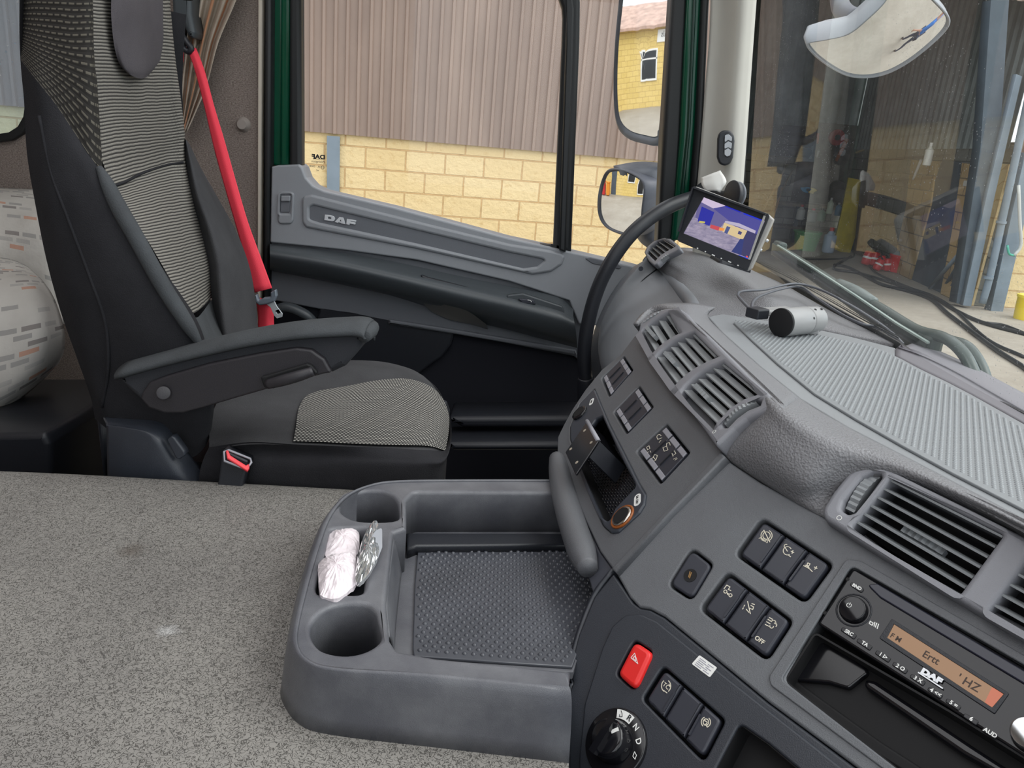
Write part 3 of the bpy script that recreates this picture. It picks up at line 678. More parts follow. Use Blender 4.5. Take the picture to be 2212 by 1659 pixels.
for (xa, ya, xb, yb, xm) in [(1556, -500, 1672, -500, .5), (1545, -280, 1655, -280, .5), (1536, -90, 1641, -90, .5), (1533, 60, 1630, 60, .5), (1522, 200, 1620, 200, .5), (1512, 330, 1611, 330, .5), (1502, 450, 1602, 450, .5), (1494, 570, 1594, 570, .5), (1488, 640, 1588, 640, .5)]:
    a = aY(xa, ya, DY - .03); b = WSF.hit(xb, yb, -.02); b = aY(xb, yb, min(b.y, DY - .1)); m1 = aY(xa * .72 + xb * .28, ya, a.y * .75 + b.y * .25 - .0); m2 = aY(xa * .35 + xb * .65, ya, a.y * .4 + b.y * .6 - .03)
    pr.append([a, m1, m2, b])
ap = surf('pillar_trim', pr, P['pillar'], t2, 4, .01)
# windscreen
w2 = ST('window_2', _q0)
gw = obj('glass', [WSF.hit(1606, 625), WSF.w(3.2, -.03), WSF.w(3.2, 1.1), WSF.hit(1675, -520)], [[0, 1, 2, 3]], P['screen_glass'], w2)
def fritstrip(pts, w, name):
    return ribbons(name, WSF.shift(-.004), [pts], w, P['apillow'], w2, 0, True, .003)
fritstrip([(1664, -500), (1640, -120), (1628, 60), (1618, 230), (1607, 400), (1600, 520), (1600, 600)], .011, 'frit_side')
fritstrip([(1604, 566), (1640, 584), (1694, 611), (1739, 636), (1800, 671), (1860, 705), (1940, 750), (2050, 824), (2212, 908), (2300, 960)], .017, 'frit_lower')
dts = []
for k in range(3):
    pts = spl([Vector(WSF.l(x + 4, y - 8 - k * 4.0)) for x, y in [(1615, 566), (1640, 579), (1694, 605), (1739, 630), (1800, 665), (1860, 699), (1935, 738)]], 60, False)
    for q in pts: dts.append((q.x, q.y, .0016 - k * .0004))
Vs = []; Fs = []
for x, y, r in dts:
    i = len(Vs); Vs += [WSF.w(x + r, y, -.001), WSF.w(x, y + r, -.001), WSF.w(x - r, y, -.001), WSF.w(x, y - r, -.001)]; Fs.append([i, i + 1, i + 2, i + 3])
fd = obj('frit_dots', Vs, Fs, P['apillow'], w2)
# ================================================================== DOOR
d1 = ST('door_1', aY(900, 900, DY))
belt = [(586, 360), (600, 357), (645, 355), (652, 362), (660, 384), (676, 402), (700, 413), (730, 420), (850, 448), (1000, 488), (1100, 515), (1190, 534), (1240, 546), (1370, 576), (1460, 600), (1460, 720), (1250, 700), (1230, 650), (1100, 608), (900, 562), (740, 540), (583, 524)]
pp('upper_panel', YF(DY), belt, -.04, 0.017, .004, P['door'], d1, .004)
# window ledge behind the belt: sloping sill
tr_out = [(651, 432), (655, 424), (672, 420), (900, 478), (1100, 527), (1190, 541), (1216, 548), (1220, 556), (1214, 572), (1190, 588), (1150, 594), (900, 538), (700, 500), (660, 492), (652, 480)]
tr_in = [(668, 448), (676, 444), (900, 498), (1100, 546), (1170, 560), (1176, 563), (1160, 576), (1130, 580), (900, 526), (690, 481), (668, 474)]
pp('trim_insert', YF(DY), tr_out, .005, .023, .006, P['door'], d1, .008, holes=[tr_in], hr=.006)
ins = pp('insert_field', YF(DY), tr_in, .0, .0182, .0, P['doorlow'], d1, .006)
bf = Frame(aY(735, 475, DY), (1, 0, -.30), (0.0, 0, 1))
fb = YF(DY - .0182)
def dl(x, y): return (x, y)
s_ = 1 / 8.294
def b6(x, y): return (640 + x * s_, 320 + y * s_)
bd = pp('badge_letter', fb, [b6(510, 1190), b6(610, 1200), b6(672, 1225), b6(692, 1262), b6(680, 1300), b6(645, 1312), b6(500, 1290)], 0, .003, .0006, P['silver'], d1, 0, holes=[[b6(568, 1228), b6(604, 1232), b6(628, 1250), b6(622, 1270), b6(600, 1272), b6(562, 1266)]])
pp('badge_letter', fb, [b6(770, 1236), b6(838, 1246), b6(882, 1364), b6(802, 1350), b6(798, 1338), b6(752, 1330), b6(744, 1340), b6(686, 1322)], 0, .003, .0006, P['silver'], d1, 0, holes=[[b6(796, 1280), b6(806, 1316), b6(768, 1312)]])
pp('badge_letter', fb, [b6(905, 1266), b6(1072, 1298), b6(1068, 1322), b6(968, 1308), b6(966, 1318), b6(1062, 1336), b6(1056, 1370), b6(958, 1352), b6(954, 1378), b6(893, 1364)], 0, .003, .0006, P['silver'], d1)
# latch
pp('latch_surround', YF(DY), [(601, 418), (606, 414), (630, 414), (635, 420), (633, 476), (628, 484), (604, 484), (599, 478)], .012, .022, .004, P['door'], d1, .01, holes=[[(605, 420), (629, 420), (627, 462), (603, 462)]], hr=.004)
lt = pp('door_lock_slider', YF(DY), [(605, 421), (628, 421), (626, 460), (604, 460)], .005, .019, .003, P['doorlow'], d1, .004)
pp('slider_tab', YF(DY), [(607, 423), (627, 423), (626, 435), (606, 435)], .010, .024, .002, P['door'], lt, .002)
# mid strip below the insert and armrest
pp('middle_panel', YF(DY), [(583, 520), (740, 538), (900, 562), (1100, 606), (1234, 650), (1262, 700), (1262, 790), (1240, 770), (982, 720), (689, 668), (583, 648)], -.04, .004, .004, P['doorlow'], d1)
arm = surf('armrest', [
    [aY(583, 527, DY - .012), aY(700, 540, DY - .012), aY(850, 565, DY - .012), aY(1000, 598, DY - .012), aY(1120, 622, DY - .012), aY(1205, 640, DY - .012), aY(1240, 668, DY - .012)],
    [aY(583, 532, DY - .045), aY(700, 548, DY - .045), aY(850, 580, DY - .045), aY(1000, 614, DY - .045), aY(1120, 640, DY - .045), aY(1205, 660, DY - .045), aY(1238, 680, DY - .045)],
    [aY(583, 541, DY - .075), aY(700, 559, DY - .075), aY(850, 592, DY - .075), aY(1000, 627, DY - .075), aY(1100, 650, DY - .075), aY(1200, 676, DY - .075), aY(1240, 692, DY - .07)],
    [aY(583, 556, DY - .08), aY(700, 576, DY - .08), aY(850, 608, DY - .08), aY(1000, 645, DY - .08), aY(1100, 668, DY - .08), aY(1200, 694, DY - .08), aY(1243, 708, DY - .075)],
    [aY(583, 580, DY - .05), aY(700, 603, DY - .05), aY(850, 634, DY - .055), aY(1000, 668, DY - .06), aY(1080, 690, DY - .06), aY(1190, 722, DY - .06), aY(1246, 738, DY - .055)],
    [aY(583, 584, DY), aY(700, 607, DY), aY(850, 640, DY), aY(1000, 688, DY - .02), aY(1080, 708, DY - .02), aY(1190, 737, DY - .02), aY(1247, 752, DY - .02)]], P['doorarm'], d1, 5, 0)
# finger recess at armrest, pull cup
pp('grip_recess', YF(DY - .058), [(905, 592), (925, 600), (1000, 618), (1085, 640), (1070, 648), (1000, 632), (920, 612)], -.01, -.0, .003, P['black'], d1, .004)
pp('switch_pad', YF(DY - .062), [(1092, 638), (1130, 634), (1215, 662), (1222, 680), (1200, 682), (1100, 654)], -.01, .002, .003, P['doorarm'], d1, .008)
sw_ = pp('window_switch', YF(DY - .066), [(1118, 645), (1152, 648), (1158, 658), (1130, 656)], -.002, .004, .002, P['key'], d1, .002)
ribbons('switch_icon', YF(DY - .070), [[(1140, 648), (1146, 649), (1148, 652)]], .0015, P['white'], sw_, 0.001)
cup = surf('pull_cup', [
    [aY(912, 646, DY - .055), aY(960, 658, DY - .06), aY(1010, 672, DY - .06), aY(1050, 700, DY - .05)],
    [aY(918, 660, DY - .025), aY(965, 676, DY - .03), aY(1010, 690, DY - .03), aY(1053, 708, DY - .03)],
    [aY(935, 675, DY - .01), aY(970, 690, DY - .012), aY(1015, 700, DY - .012), aY(1054, 712, DY - .01)]], plain('pale_cup_plastic', (122, 120, 116), .35), d1, 4)  # pull cup in a paler, browner grey than the armrest
# lower door
pp('lower_panel', YF(DY), [(583, 640), (689, 664), (982, 716), (1244, 764), (1262, 800), (1262, 1100), (583, 1100)], -.05, -.01, .004, P['navy'], d1)
pp('lower_trim_lip', YF(DY), [(840, 690), (982, 712), (1244, 756), (1246, 768), (982, 722), (838, 700)], -.01, .012, .004, P['doorlow'], d1, .002)
pp('speaker_cover', YF(DY), [(690, 668), (700, 662), (760, 670), (982, 717), (975, 745), (955, 772), (925, 792), (880, 830), (700, 830), (680, 700)], -.02, .004, .006, P['black'], d1, .01)
tube('speaker_ring', [aY(590, 672, DY - .02), aY(620, 664, DY - .03), aY(660, 680, DY - .03), aY(680, 700, DY - .02)], .012, P['doorarm'], d1, 10, 5)
# step well and sill
s1 = pp('trim_3', YF(DY - .10), [(960, 902), (1260, 900), (1260, 925), (1000, 925)], 0, .10, .01, P['black'], None, .01); tag(s1, kind='structure')
s2 = pp('trim_4', YF(DY - .16), [(960, 958), (1260, 956), (1260, 975), (980, 975)], 0, .10, .01, P['black'], None, .01); tag(s2, kind='structure')
# window frame rubber, division bar, glass
wf = pp('window_frame', YF(DY + .02), [(624, -110), (1160, -110), (1254, -38), (1252, 90), (1234, 545), (1196, 536), (1190, 560), (900, 500), (700, 450), (634, 420), (624, 360)], 0, .030, .008, P['rubber'], d1, [0, .05, .07, .03, 0, 0, 0, 0, 0, 0, 0], holes=[[(648, -70), (1130, -70), (1217, -10), (1214, 90), (1195, 530), (1100, 524), (900, 468), (740, 428), (690, 416), (664, 398), (650, 372)]], hr=[0, .05, .09, .02, 0, 0, 0, 0, .02, .02, .02])
dv = pp('division_bar', YF(DY + .02), [(1228, -60), (1240, 20), (1238, 100), (1222, 545), (1208, 540), (1222, 90)], -.02, .05, .004, P['rubber'], wf)
gd = obj('glass', [fD.hit(640, -120, -.025), fD.hit(1240, -120, -.025), fD.hit(1215, 560, -.025), fD.hit(640, 440, -.025)], [[0, 3, 2, 1]], P['glass'], wf)
gq = obj('quarter_glass', [fD.hit(1235, -120, -.035), fD.hit(1475, -120, -.035), fD.hit(1440, 620, -.035), fD.hit(1215, 580, -.035)], [[0, 3, 2, 1]], P['glass'], wf)
# glass maker's stamp: printed, so it reads mirrored from inside
gs = YF(DY + .022)
st_ = text('glass_stamp', 'DAF', gs, (688, 339), .0125, P['black'], wf, flip=True, bold=.0006, z=.001, ext=.0004, sx=1.25)
text('glass_stamp_text', 'Pilkington', gs, (687, 349), .0075, P['black'], st_, flip=True, z=.001, ext=.0003)
text('glass_stamp_text', '43R - 00082', gs, (681, 360), .006, P['black'], st_, flip=True, z=.001, ext=.0003)
text('glass_stamp_text', 'E2', gs, (697, 362), .006, P['black'], st_, flip=True, z=.001, ext=.0003)
ribbons('glass_stamp_line', gs, [[(676, 343), (699, 344)]], .0012, P['black'], st_, .001)
cc_ = [(697 + 3.6 * math.cos(a), 362 + 4 * math.sin(a)) for a in [k * math.pi / 8 for k in range(17)]]
ribbons('glass_stamp_ring', gs, [cc_, [(683, 366), (689, 369), (683, 369)]], .0006, P['black'], st_, .001)
# demist vent strip on the door top near the handle
pp('demister_slot', YF(DY), [(1262, 558), (1275, 556), (1335, 570), (1344, 577), (1338, 582), (1280, 570)], .012, .019, .002, P['doorlow'], d1, .004)

# green outside of the cab under the windscreen (the front mirror sees it)
th_ = pp('trim_6', YF(DY), [(560, -112), (1500, -112), (1530, -520), (555, -520)], -.03, .03, .01, P['pillar'], None, .01); tag(th_, kind='structure')
tf = ST('trim_5', V3((.62, .3, .6)))
box('front_grille_panel', V3((.66, .3, 1.15)), (.08, 2.9, 1.0), P['green'], tf, .03)
box('wiper_cowl', V3((.62, .3, 1.60)), (.12, 2.9, .05), P['rubber'], tf, .01)
box('bumper', V3((.74, .3, .55)), (.2, 2.9, .35), P['mirrorhousing'], tf, .04)
# ================================================================== DOOR MIRRORS (outside the passenger door)
MY = 2.12
def mirror_glass(name, px, Y, target, Rc, par, off=0.0, mat=None, rings=7):
    """convex mirror glass: outline in pixels, turned so the middle of it reflects `target`"""
    cpx = (sum(p[0] for p in px) / len(px), sum(p[1] for p in px) / len(px)); c = aY(cpx[0], cpx[1], Y)
    nrm = ((CAM - c).normalized() + (V3(target) - c).normalized()).normalized()
    ax = V3((0, 0, 1)).cross(nrm).normalized(); fr = Frame(c, ax, nrm.cross(ax))
    q = spl([Vector(fr.l(x, y)) for x, y in px], 5)
    Vs = [fr.w(0, 0, 0)]; Fs = []; N = len(q); h = lambda v: -(v.length ** 2) / (2 * Rc)
    for k in range(1, rings + 1):
        for v in q:
            w_ = v * (k / rings); Vs.append(fr.w(w_.x, w_.y, h(w_)))
    for i in range(N): Fs.append([0, 1 + i, 1 + (i + 1) % N])
    for k in range(rings - 1):
        for i in range(N):
            a = 1 + k * N + i; b = 1 + k * N + (i + 1) % N; Fs.append([a, a + N, b + N, b])
    o = obj(name, Vs, Fs, mat or P['mirror'], par, None, True)
    n0 = (Vs[Fs[0][1]] - Vs[0]).cross(Vs[Fs[0][2]] - Vs[0])
    if n0.dot(nrm) < 0: o.data.flip_normals()
    return o, fr, q
def shell(name, fr, q, depth, grow, mat, par, front=0.006, sink=.7, Rc=9.0):
    """bowl shaped housing behind a mirror glass, with a rim standing around the glass"""
    c = Vector((0, 0)); N = len(q); Vs = []; Fs = []
    prof = [(1.0, -.004 - .0), (1.0 + grow * .5, front), (1.0 + grow, front * .3), (1.0 + grow, -depth * .35), (.96, -depth * .75), (sink, -depth), (.0, -depth * 1.02)]
    for s, z in prof:
        for v in q: w_ = v * s; Vs.append(fr.w(w_.x, w_.y, z - (v.length ** 2) / (2 * Rc) * min(1, s)))
    for j in range(len(prof) - 1):
        for i in range(N): Fs.append([j * N + i, j * N + (i + 1) % N, (j + 1) * N + (i + 1) % N, (j + 1) * N + i])
    o = obj(name, Vs, Fs, mat, par, None, True); return o
dm = T('door_mirror_unit', 'tall door mirror over a smaller square one on a dark grey arm', 'mirror', aY(1450, 560, MY))
g1, f1, q1 = mirror_glass('large_mirror_glass', [(1346, -130), (1341, 0), (1334, 100), (1331, 200), (1336, 255), (1356, 281), (1390, 292), (1414, 294), (1421, 270), (1432, 180), (1441, 80), (1449, -20), (1456, -130)], MY, (OX, 5.2, 2.0), 2.4, dm)
shell('large_housing', f1, q1, .09, .12, P['mirrorhousing'], dm, Rc=2.4)
g2, f2, q2 = mirror_glass('small_mirror_glass', [(1316, 372), (1302, 392), (1294, 430), (1296, 465), (1312, 488), (1345, 502), (1364, 503), (1380, 490), (1385, 450), (1388, 405), (1375, 386), (1345, 372)], MY - .02, (OX, 6.2, -.6), .9, dm)
shell('small_housing', f2, q2, .11, .10, P['mirrorhousing'], dm, Rc=.9)
a = surf('mirror_arm', [[aY(1449, -120, MY - .04), aY(1447, 0, MY - .04), aY(1440, 120, MY - .04), aY(1430, 220, MY - .04), aY(1420, 290, MY - .04), aY(1425, 350, MY - .03)],
    [aY(1466, -120, MY - .06), aY(1462, 0, MY - .06), aY(1456, 120, MY - .06), aY(1448, 220, MY - .06), aY(1440, 290, MY - .06), aY(1442, 355, MY - .05)],
    [aY(1486, -120, MY + .02), aY(1482, 0, MY + .02), aY(1476, 120, MY + .02), aY(1470, 220, MY + .02), aY(1465, 290, MY + .02), aY(1465, 360, MY + .02)]], P['mirrorhousing'], dm, 5, .02)
surf('lower_arm_body', [[aY(1325, 358, MY + .03), aY(1370, 350, MY + .02), aY(1410, 350, MY + .0), aY(1452, 356, MY)],
    [aY(1350, 375, MY - .03), aY(1380, 378, MY - .04), aY(1412, 372, MY - .05), aY(1450, 372, MY - .03)],
    [aY(1388, 440, MY - .02), aY(1394, 440, MY - .04), aY(1415, 440, MY - .05), aY(1448, 440, MY - .02)],
    [aY(1380, 500, MY - .0), aY(1390, 505, MY - .03), aY(1412, 520, MY - .03), aY(1440, 540, MY)],
    [aY(1375, 512, MY + .03), aY(1385, 525, MY + .0), aY(1405, 540, MY), aY(1430, 560, MY + .03)]], P['mirrorhousing'], dm, 5, .02)
# front mirror above the windscreen
FMX = aX(1900, 60, 1.0)
fpx = [(1759, 117), (1794, 100), (1838, 80), (1877, 48), (1913, 17), (1940, -12), (1985, -14), (2021, 17), (2049, 50), (2055, 72), (2042, 92), (2002, 122), (1960, 150), (1919, 170), (1877, 177), (1836, 172), (1794, 152), (1766, 133)]
fm = T('front_mirror', 'grey framed convex front mirror hanging outside the windscreen', 'mirror', FMX)
g3, f3, q3 = mirror_glass('mirror_glass', fpx, FMX.y, FMX + V3((1.5, -.2, -2.3)), .4, fm)
shell('housing', f3, q3, .10, .05, P['mirrorlight'], fm, Rc=.4)
pa = aX(1838, 18, 1.06); tube('mounting_arm', [aX(1812, -60, 1.12), aX(1812, -5, 1.1), aX(1822, 25, 1.09), aX(1850, 40, 1.07)], [.03, .032, .034, .03], P['mirrorhousing'], fm, 14, 6)
# ---- what the front mirror shows: a person standing in the yard in blue
# ================================================================== WIPER outside the glass
wf_ = WSF.shift(-.06); wa = T('windscreen_wiper', 'long black wiper blade with its arm parked across the lower windscreen', 'wiper', wf_.hit(1850, 650))
def wp(x, y, o=0.0): return wf_.hit(x, y, o)
P['wiper'] = plain('wiper_black', (64, 76, 72), .3)
def strip(name, pts, w, h, z, mat, par): return ribbons(name, wf_, [pts], w, mat, par, z, True, h)
strip('blade', [(1680, 538), (1760, 588), (1850, 648), (1940, 708), (2012, 752)], .026, .012, 0.0, P['wiper'], wa)
strip('blade_spine', [(1682, 530), (1760, 580), (1850, 638), (1940, 699), (2008, 740)], .0028, .004, .0125, plain('wiper_rib', (150, 164, 158), .3), wa)
strip('blade_rubber', [(1676, 545), (1760, 598), (1850, 659), (1940, 720), (1998, 756)], .007, .010, .012, P['rubber'], wa)
box('end_cap', wp(2006, 746), (.02, .045, .035), P['wiper'], wa, .006)
box('end_cap', wp(1684, 536), (.02, .05, .03), P['wiper'], wa, .006)
tube('wiper_arm', [wp(1822, 622, .0), wp(1900, 665), wp(1980, 712), (wp(2040, 730)), wp(2080, 762), wp(2105, 810), wp(2118, 850)], [.009, .009, .008, .008, .008, .008, .008], P['wiper'], wa, 8, 6)
tube('wiper_arm', [wp(2020, 726, -.03), wp(2060, 738, -.03), wp(2090, 750, -.03), wp(2118, 790, -.03), wp(2135, 840, -.03)], .008, P['wiper'], wa, 8, 6)
tube('blade_clip', [wp(1812, 612), wp(1850, 632), wp(1888, 652)], [.009, .012, .008], plain('wiper_clip', (110, 120, 118), .3), wa, 8, 4)
# ================================================================== GRAB HANDLE
gh = T('grab_handle', 'curved black rubber covered grab handle between the dashboard and the door', 'handle', aY(1268, 830, 1.5))
tube('grip', [aY(1520, 420, 1.66), aY(1480, 432, 1.63), aY(1440, 449, 1.6), aY(1400, 474, 1.58), aY(1360, 510, 1.56), aY(1322, 562, 1.55), aY(1292, 622, 1.55), aY(1272, 690, 1.55), aY(1262, 760, 1.55), aY(1266, 830, 1.55)], [.013, .014, .0145, .0145, .0145, .0145, .0145, .0145, .0145, .0145], P['black'], gh, 16, 8)
cyl('fixing_boss', aY(1266, 815, 1.55), aY(1270, 880, 1.56), .018, .022, P['black'], gh, 16, .003)
cyl('fixing_boss', aY(1508, 424, 1.67), aY(1530, 410, 1.70), .02, .022, P['black'], gh, 16, .003)

# ================================================================== DASHBOARD
def lat(d): d = math.radians(d); return V3((math.sin(d), math.cos(d), 0))
def fwd_(d, th):
    n = lat(d + 90); t_ = math.radians(th); return n * math.cos(t_) + V3((0, 0, math.sin(t_)))
BO = CAM + ray(1808, 1290) * .6
FB = Frame(BO, -lat(-36), fwd_(-36, 47))
FAo = FB.hit(1450, 1090)
FP = Frame(FAo, -lat(-8), fwd_(-8, 48))
MZ = 1.775
DB = T('dashboard', 'wraparound grey plastic dashboard with switches, vents and a ribbed top mat', 'dashboard', V3((.25, .8, 1.5)))
# top tray mat and its border
mat_out = [(1530, 684), (1560, 678), (1640, 690), (1720, 702), (1830, 725), (1936, 752), (1934, 768), (2000, 800), (2100, 852), (2212, 915), (2400, 1020), (2500, 1290), (2330, 1188), (2212, 1122), (2050, 1036), (1943, 980), (1830, 922), (1727, 860), (1640, 790), (1560, 718)]
top = pp('top_tray', ZF(MZ), mat_out, -.02, .0, .002, P['dash_lit'], DB, .006)
mt = MT('ribbed_mat', (128, 132, 135), 0.40); mt.b.inputs['Specular IOR Level'].default_value = .7; P['ribmat'] = mt.m
rib_out = [(1582, 694), (1640, 700), (1760, 724), (1880, 752), (1924, 768), (1990, 806), (2090, 858), (2212, 930), (2400, 1040), (2460, 1230), (2300, 1150), (2212, 1100), (2060, 1022), (1950, 962), (1850, 905), (1760, 850), (1680, 785), (1625, 735)]
rb = pp('ribbed_mat', ZF(MZ), rib_out, .0, .0025, .001, P['ribmat'], DB, .01)
rp_ = [Vector(ZF(MZ).l(x, y)) for x, y in rib_out]
def inside(p, poly):
    c = False; j = len(poly) - 1
    for i in range(len(poly)):
        a, b = poly[i], poly[j]
        if (a[1] > p[1]) != (b[1] > p[1]) and p[0] < (b[0] - a[0]) * (p[1] - a[1]) / (b[1] - a[1]) + a[0]: c = not c
        j = i
    return c
def inset_ok(p, poly, d):
    return all(inside((p[0] + a, p[1] + b), poly) for a, b in ((d, 0), (-d, 0), (0, d), (0, -d)))
def bumps(name, fr, poly, pitch, r, h, z, mat, par, ang=0.0, el=1.0, n=6, hexa=True, lim=None):
    Vs = []; Fs = []; xs = [p[0] for p in poly]; ys = [p[1] for p in poly]
    cx, cy = (min(xs) + max(xs)) / 2, (min(ys) + max(ys)) / 2; L = max(max(xs) - min(xs), max(ys) - min(ys)) * .75
    ca, sa = math.cos(ang), math.sin(ang); K = int(L / pitch) + 1
    for j in range(-K, K + 1):
        for i in range(-K, K + 1):
            u = (i + (.5 if hexa and j % 2 else 0)) * pitch; v = j * pitch * (.87 if hexa else 1) * el
            p = (cx + u * ca - v * sa, cy + u * sa + v * ca)
            if not inset_ok(p, poly, r * 1.3): continue
            if lim and not lim(p): continue
            b = len(Vs)
            for (rr2, hh) in ((1.0, 0), (.72, .68)):
                for k in range(n):
                    a = 2 * math.pi * k / n; x_ = math.cos(a) * r * rr2; y_ = math.sin(a) * r * rr2 * el
                    Vs.append(fr.w(p[0] + x_ * ca - y_ * sa, p[1] + x_ * sa + y_ * ca, z + h * hh))
            Vs.append(fr.w(p[0], p[1], z + h))
            for k in range(n):
                Fs.append([b + k, b + (k + 1) % n, b + n + (k + 1) % n, b + n + k]); Fs.append([b + n + k, b + n + (k + 1) % n, b + 2 * n])
    return obj(name, Vs, Fs, mat, par, None, True)
mb = bumps('mat_bumps', ZF(MZ), rp_, .0054, .0021, .0009, .0025, P['ribmat'], rb, math.radians(-28), .9, 5, False)
# upstand between tray and windscreen
up = [(1936, 752), (1990, 772), (2060, 806), (2130, 846), (2212, 893), (2400, 1000)]
lo = [(1934, 768), (1985, 796), (2055, 830), (2130, 870), (2212, 915), (2400, 1020)]
UZ = MZ + .022
rows = [[aZ(x, y, MZ - .005) + V3((.05, .05, 0)) for x, y in up], [aZ(x, y, MZ + .004) + V3((.012, .01, .0)) for x, y in up], [aZ(x, y, MZ + .002) for x, y in up], [aZ(x, y, MZ) for x, y in lo]]
surf('tray_upstand', rows, plain('upstand_plastic', (118, 116, 122), .45, grain=.0002, gs=1300), DB, 4, .006)
# padded pad running across below the tray
rows = [
 [aZ(1545, 664, MZ + .01), aZ(1530, 684, MZ), aZ(1560, 718, MZ), aZ(1640, 790, MZ), aZ(1727, 860, MZ)],
 [aZ(1512, 656, MZ + .014), aZ(1515, 684, MZ + .012), aZ(1548, 725, MZ + .010), aZ(1630, 800, MZ + .008), aZ(1712, 868, MZ + .008)],
 [aZ(1478, 654, MZ + .018), FP.hit(1490, 688, .012), FP.hit(1545, 742, .012), FP.hit(1618, 812, .012), FB.hit(1690, 882, .03)],
 [aZ(1435, 655, MZ + .018), FP.hit(1470, 690, -.004), FP.hit(1525, 745, -.004), FP.hit(1600, 815, -.004), FP.hit(1660, 868, .0)],
 [aZ(1400, 668, MZ + .008), FP.hit(1440, 705, -.03), FP.hit(1500, 770, -.03), FP.hit(1560, 835, -.03), FP.hit(1630, 880, -.022)],
 [aZ(1377, 700, MZ - .002), FP.hit(1400, 740, -.03), FP.hit(1440, 800, -.03), FP.hit(1500, 870, -.03), FP.hit(1560, 930, -.022)]]
surf('padded_shoulder', rows, P['pad'], DB, 6, .006)
rows = [
 [aZ(1640, 790, MZ), aZ(1727, 860, MZ), aZ(1830, 922, MZ), aZ(1943, 980, MZ), aZ(2050, 1036, MZ), aZ(2212, 1122, MZ), aZ(2400, 1228, MZ)],
 [aZ(1630, 800, MZ + .006), aZ(1712, 868, MZ + .007), aZ(1815, 936, MZ + .006), aZ(1930, 990, MZ + .004), aZ(2040, 1048, MZ + .002), aZ(2204, 1132, MZ + .002), aZ(2392, 1238, MZ + .002)],
 [FP.hit(1618, 812, .006), FB.hit(1688, 882, .03), FB.hit(1790, 950, .030), FB.hit(1890, 1000, .016), FB.hit(2010, 1056, .006), FB.hit(2195, 1150, .006), FB.hit(2380, 1254, .006)],
 [FP.hit(1640, 860, .0), FB.hit(1662, 912, .030), FB.hit(1762, 985, .030), FB.hit(1850, 1030, .008), FB.hit(1990, 1080, -.022), FB.hit(2180, 1180, -.022), FB.hit(2360, 1290, -.022)],
 [FP.hit(1600, 905, -.01), FB.hit(1620, 950, .022), FB.hit(1725, 1040, .022), FB.hit(1800, 1070, .002), FB.hit(1960, 1140, -.024), FB.hit(2160, 1240, -.024), FB.hit(2340, 1350, -.024)],
 [FP.hit(1548, 955, -.012), FB.hit(1572, 984, .002), FB.hit(1680, 1056, .004), FB.hit(1776, 1112, .0), FB.hit(1930, 1195, -.024), FB.hit(2130, 1290, -.024), FB.hit(2320, 1390, -.024)],
 [FP.hit(1545, 965, -.02), FB.hit(1562, 990, -.012), FB.hit(1670, 1064, -.012), FB.hit(1774, 1124, -.012), FB.hit(1925, 1205, -.026), FB.hit(2125, 1300, -.026), FB.hit(2320, 1400, -.026)]]
surf('padded_roll', rows, P['pad'], DB, 6, .006)
# panel B (driver-facing centre) with openings
bank1 = [(1645, 1117), (1801, 1219), (1739, 1304), (1587, 1198)]
bank2 = [(1571, 1233), (1714, 1341), (1657, 1429), (1510, 1315)]
bank3 = [(1432, 1437), (1567, 1556), (1520, 1647), (1386, 1510)]
sock = [(1494, 1182), (1541, 1219), (1494, 1298), (1443, 1264)]
radio_o = [(1838, 1222), (2420, 1558), (2340, 1720), (1759, 1349)]
combo_o = [(1838, 1222), (2420, 1558), (2340, 1840), (2120, 1800), (1937, 1659), (1694, 1470), (1759, 1349)]
store_o = [(1760, 1366), (2050, 1535), (2300, 1690), (2230, 1800), (1900, 1800), (1694, 1470)]
centre = [(1325, 1228), (1440, 1112), (1556, 984), (1640, 1040), (1780, 1118), (1950, 1212), (2212, 1352), (2480, 1490), (2400, 1980), (2180, 1980), (1860, 1664), (1660, 1516), (1545, 1421), (1436, 1332), (1404, 1315), (1380, 1311), (1360, 1290)]
PB = pp('centre_panel', FB, centre, -.03, .0, .0022, P['dash'], DB, .004, holes=[bank1, bank2, sock, combo_o], hr=.0065)
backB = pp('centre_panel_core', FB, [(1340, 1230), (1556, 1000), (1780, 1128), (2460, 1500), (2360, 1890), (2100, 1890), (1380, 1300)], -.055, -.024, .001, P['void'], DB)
# recessed light lip around radio + storage
pp('radio_bezel', FB, [(1827, 1207), (1860, 1211), (2440, 1546), (2350, 1860), (2110, 1820), (1920, 1670), (1664, 1480), (1660, 1462)], -.002, .0016, .0010, P['dash'], DB, .006, holes=[[(1839, 1221), (2422, 1557), (2342, 1842), (2120, 1801), (1937, 1660), (1692, 1471), (1690, 1464)]], hr=.005)
# lower dark panel
low = [(1325, 1238), (1345, 1268), (1368, 1302), (1384, 1314), (1404, 1317), (1436, 1334), (1545, 1423), (1660, 1518), (1860, 1667), (2010, 1800), (1228, 1800), (1228, 1500), (1237, 1475), (1229, 1450), (1250, 1370), (1283, 1290)]
knobc = (1332, 1606)
kn_h = [(knobc[0] + 66 * math.cos(a) * 1.0, knobc[1] + 84 * math.sin(a)) for a in [k * math.pi / 12 for k in range(24)]]
bin2 = [(1597, 1562), (1660, 1606), (1760, 1690), (1700, 1790), (1560, 1790), (1530, 1690)]
haz = [(1370, 1381), (1410, 1407), (1371, 1493), (1330, 1457)]
LP_ = pp('lower_panel', FB, low, -.03, -.001, .002, P['lowdark'], DB, .002, holes=[haz, bank3, bin2], hr=.005)
pp('lower_panel_core', FB, [(1340, 1260), (1380, 1320), (1600, 1490), (1990, 1790), (1240, 1790), (1240, 1450)], -.06, -.026, .001, P['void'], DB)
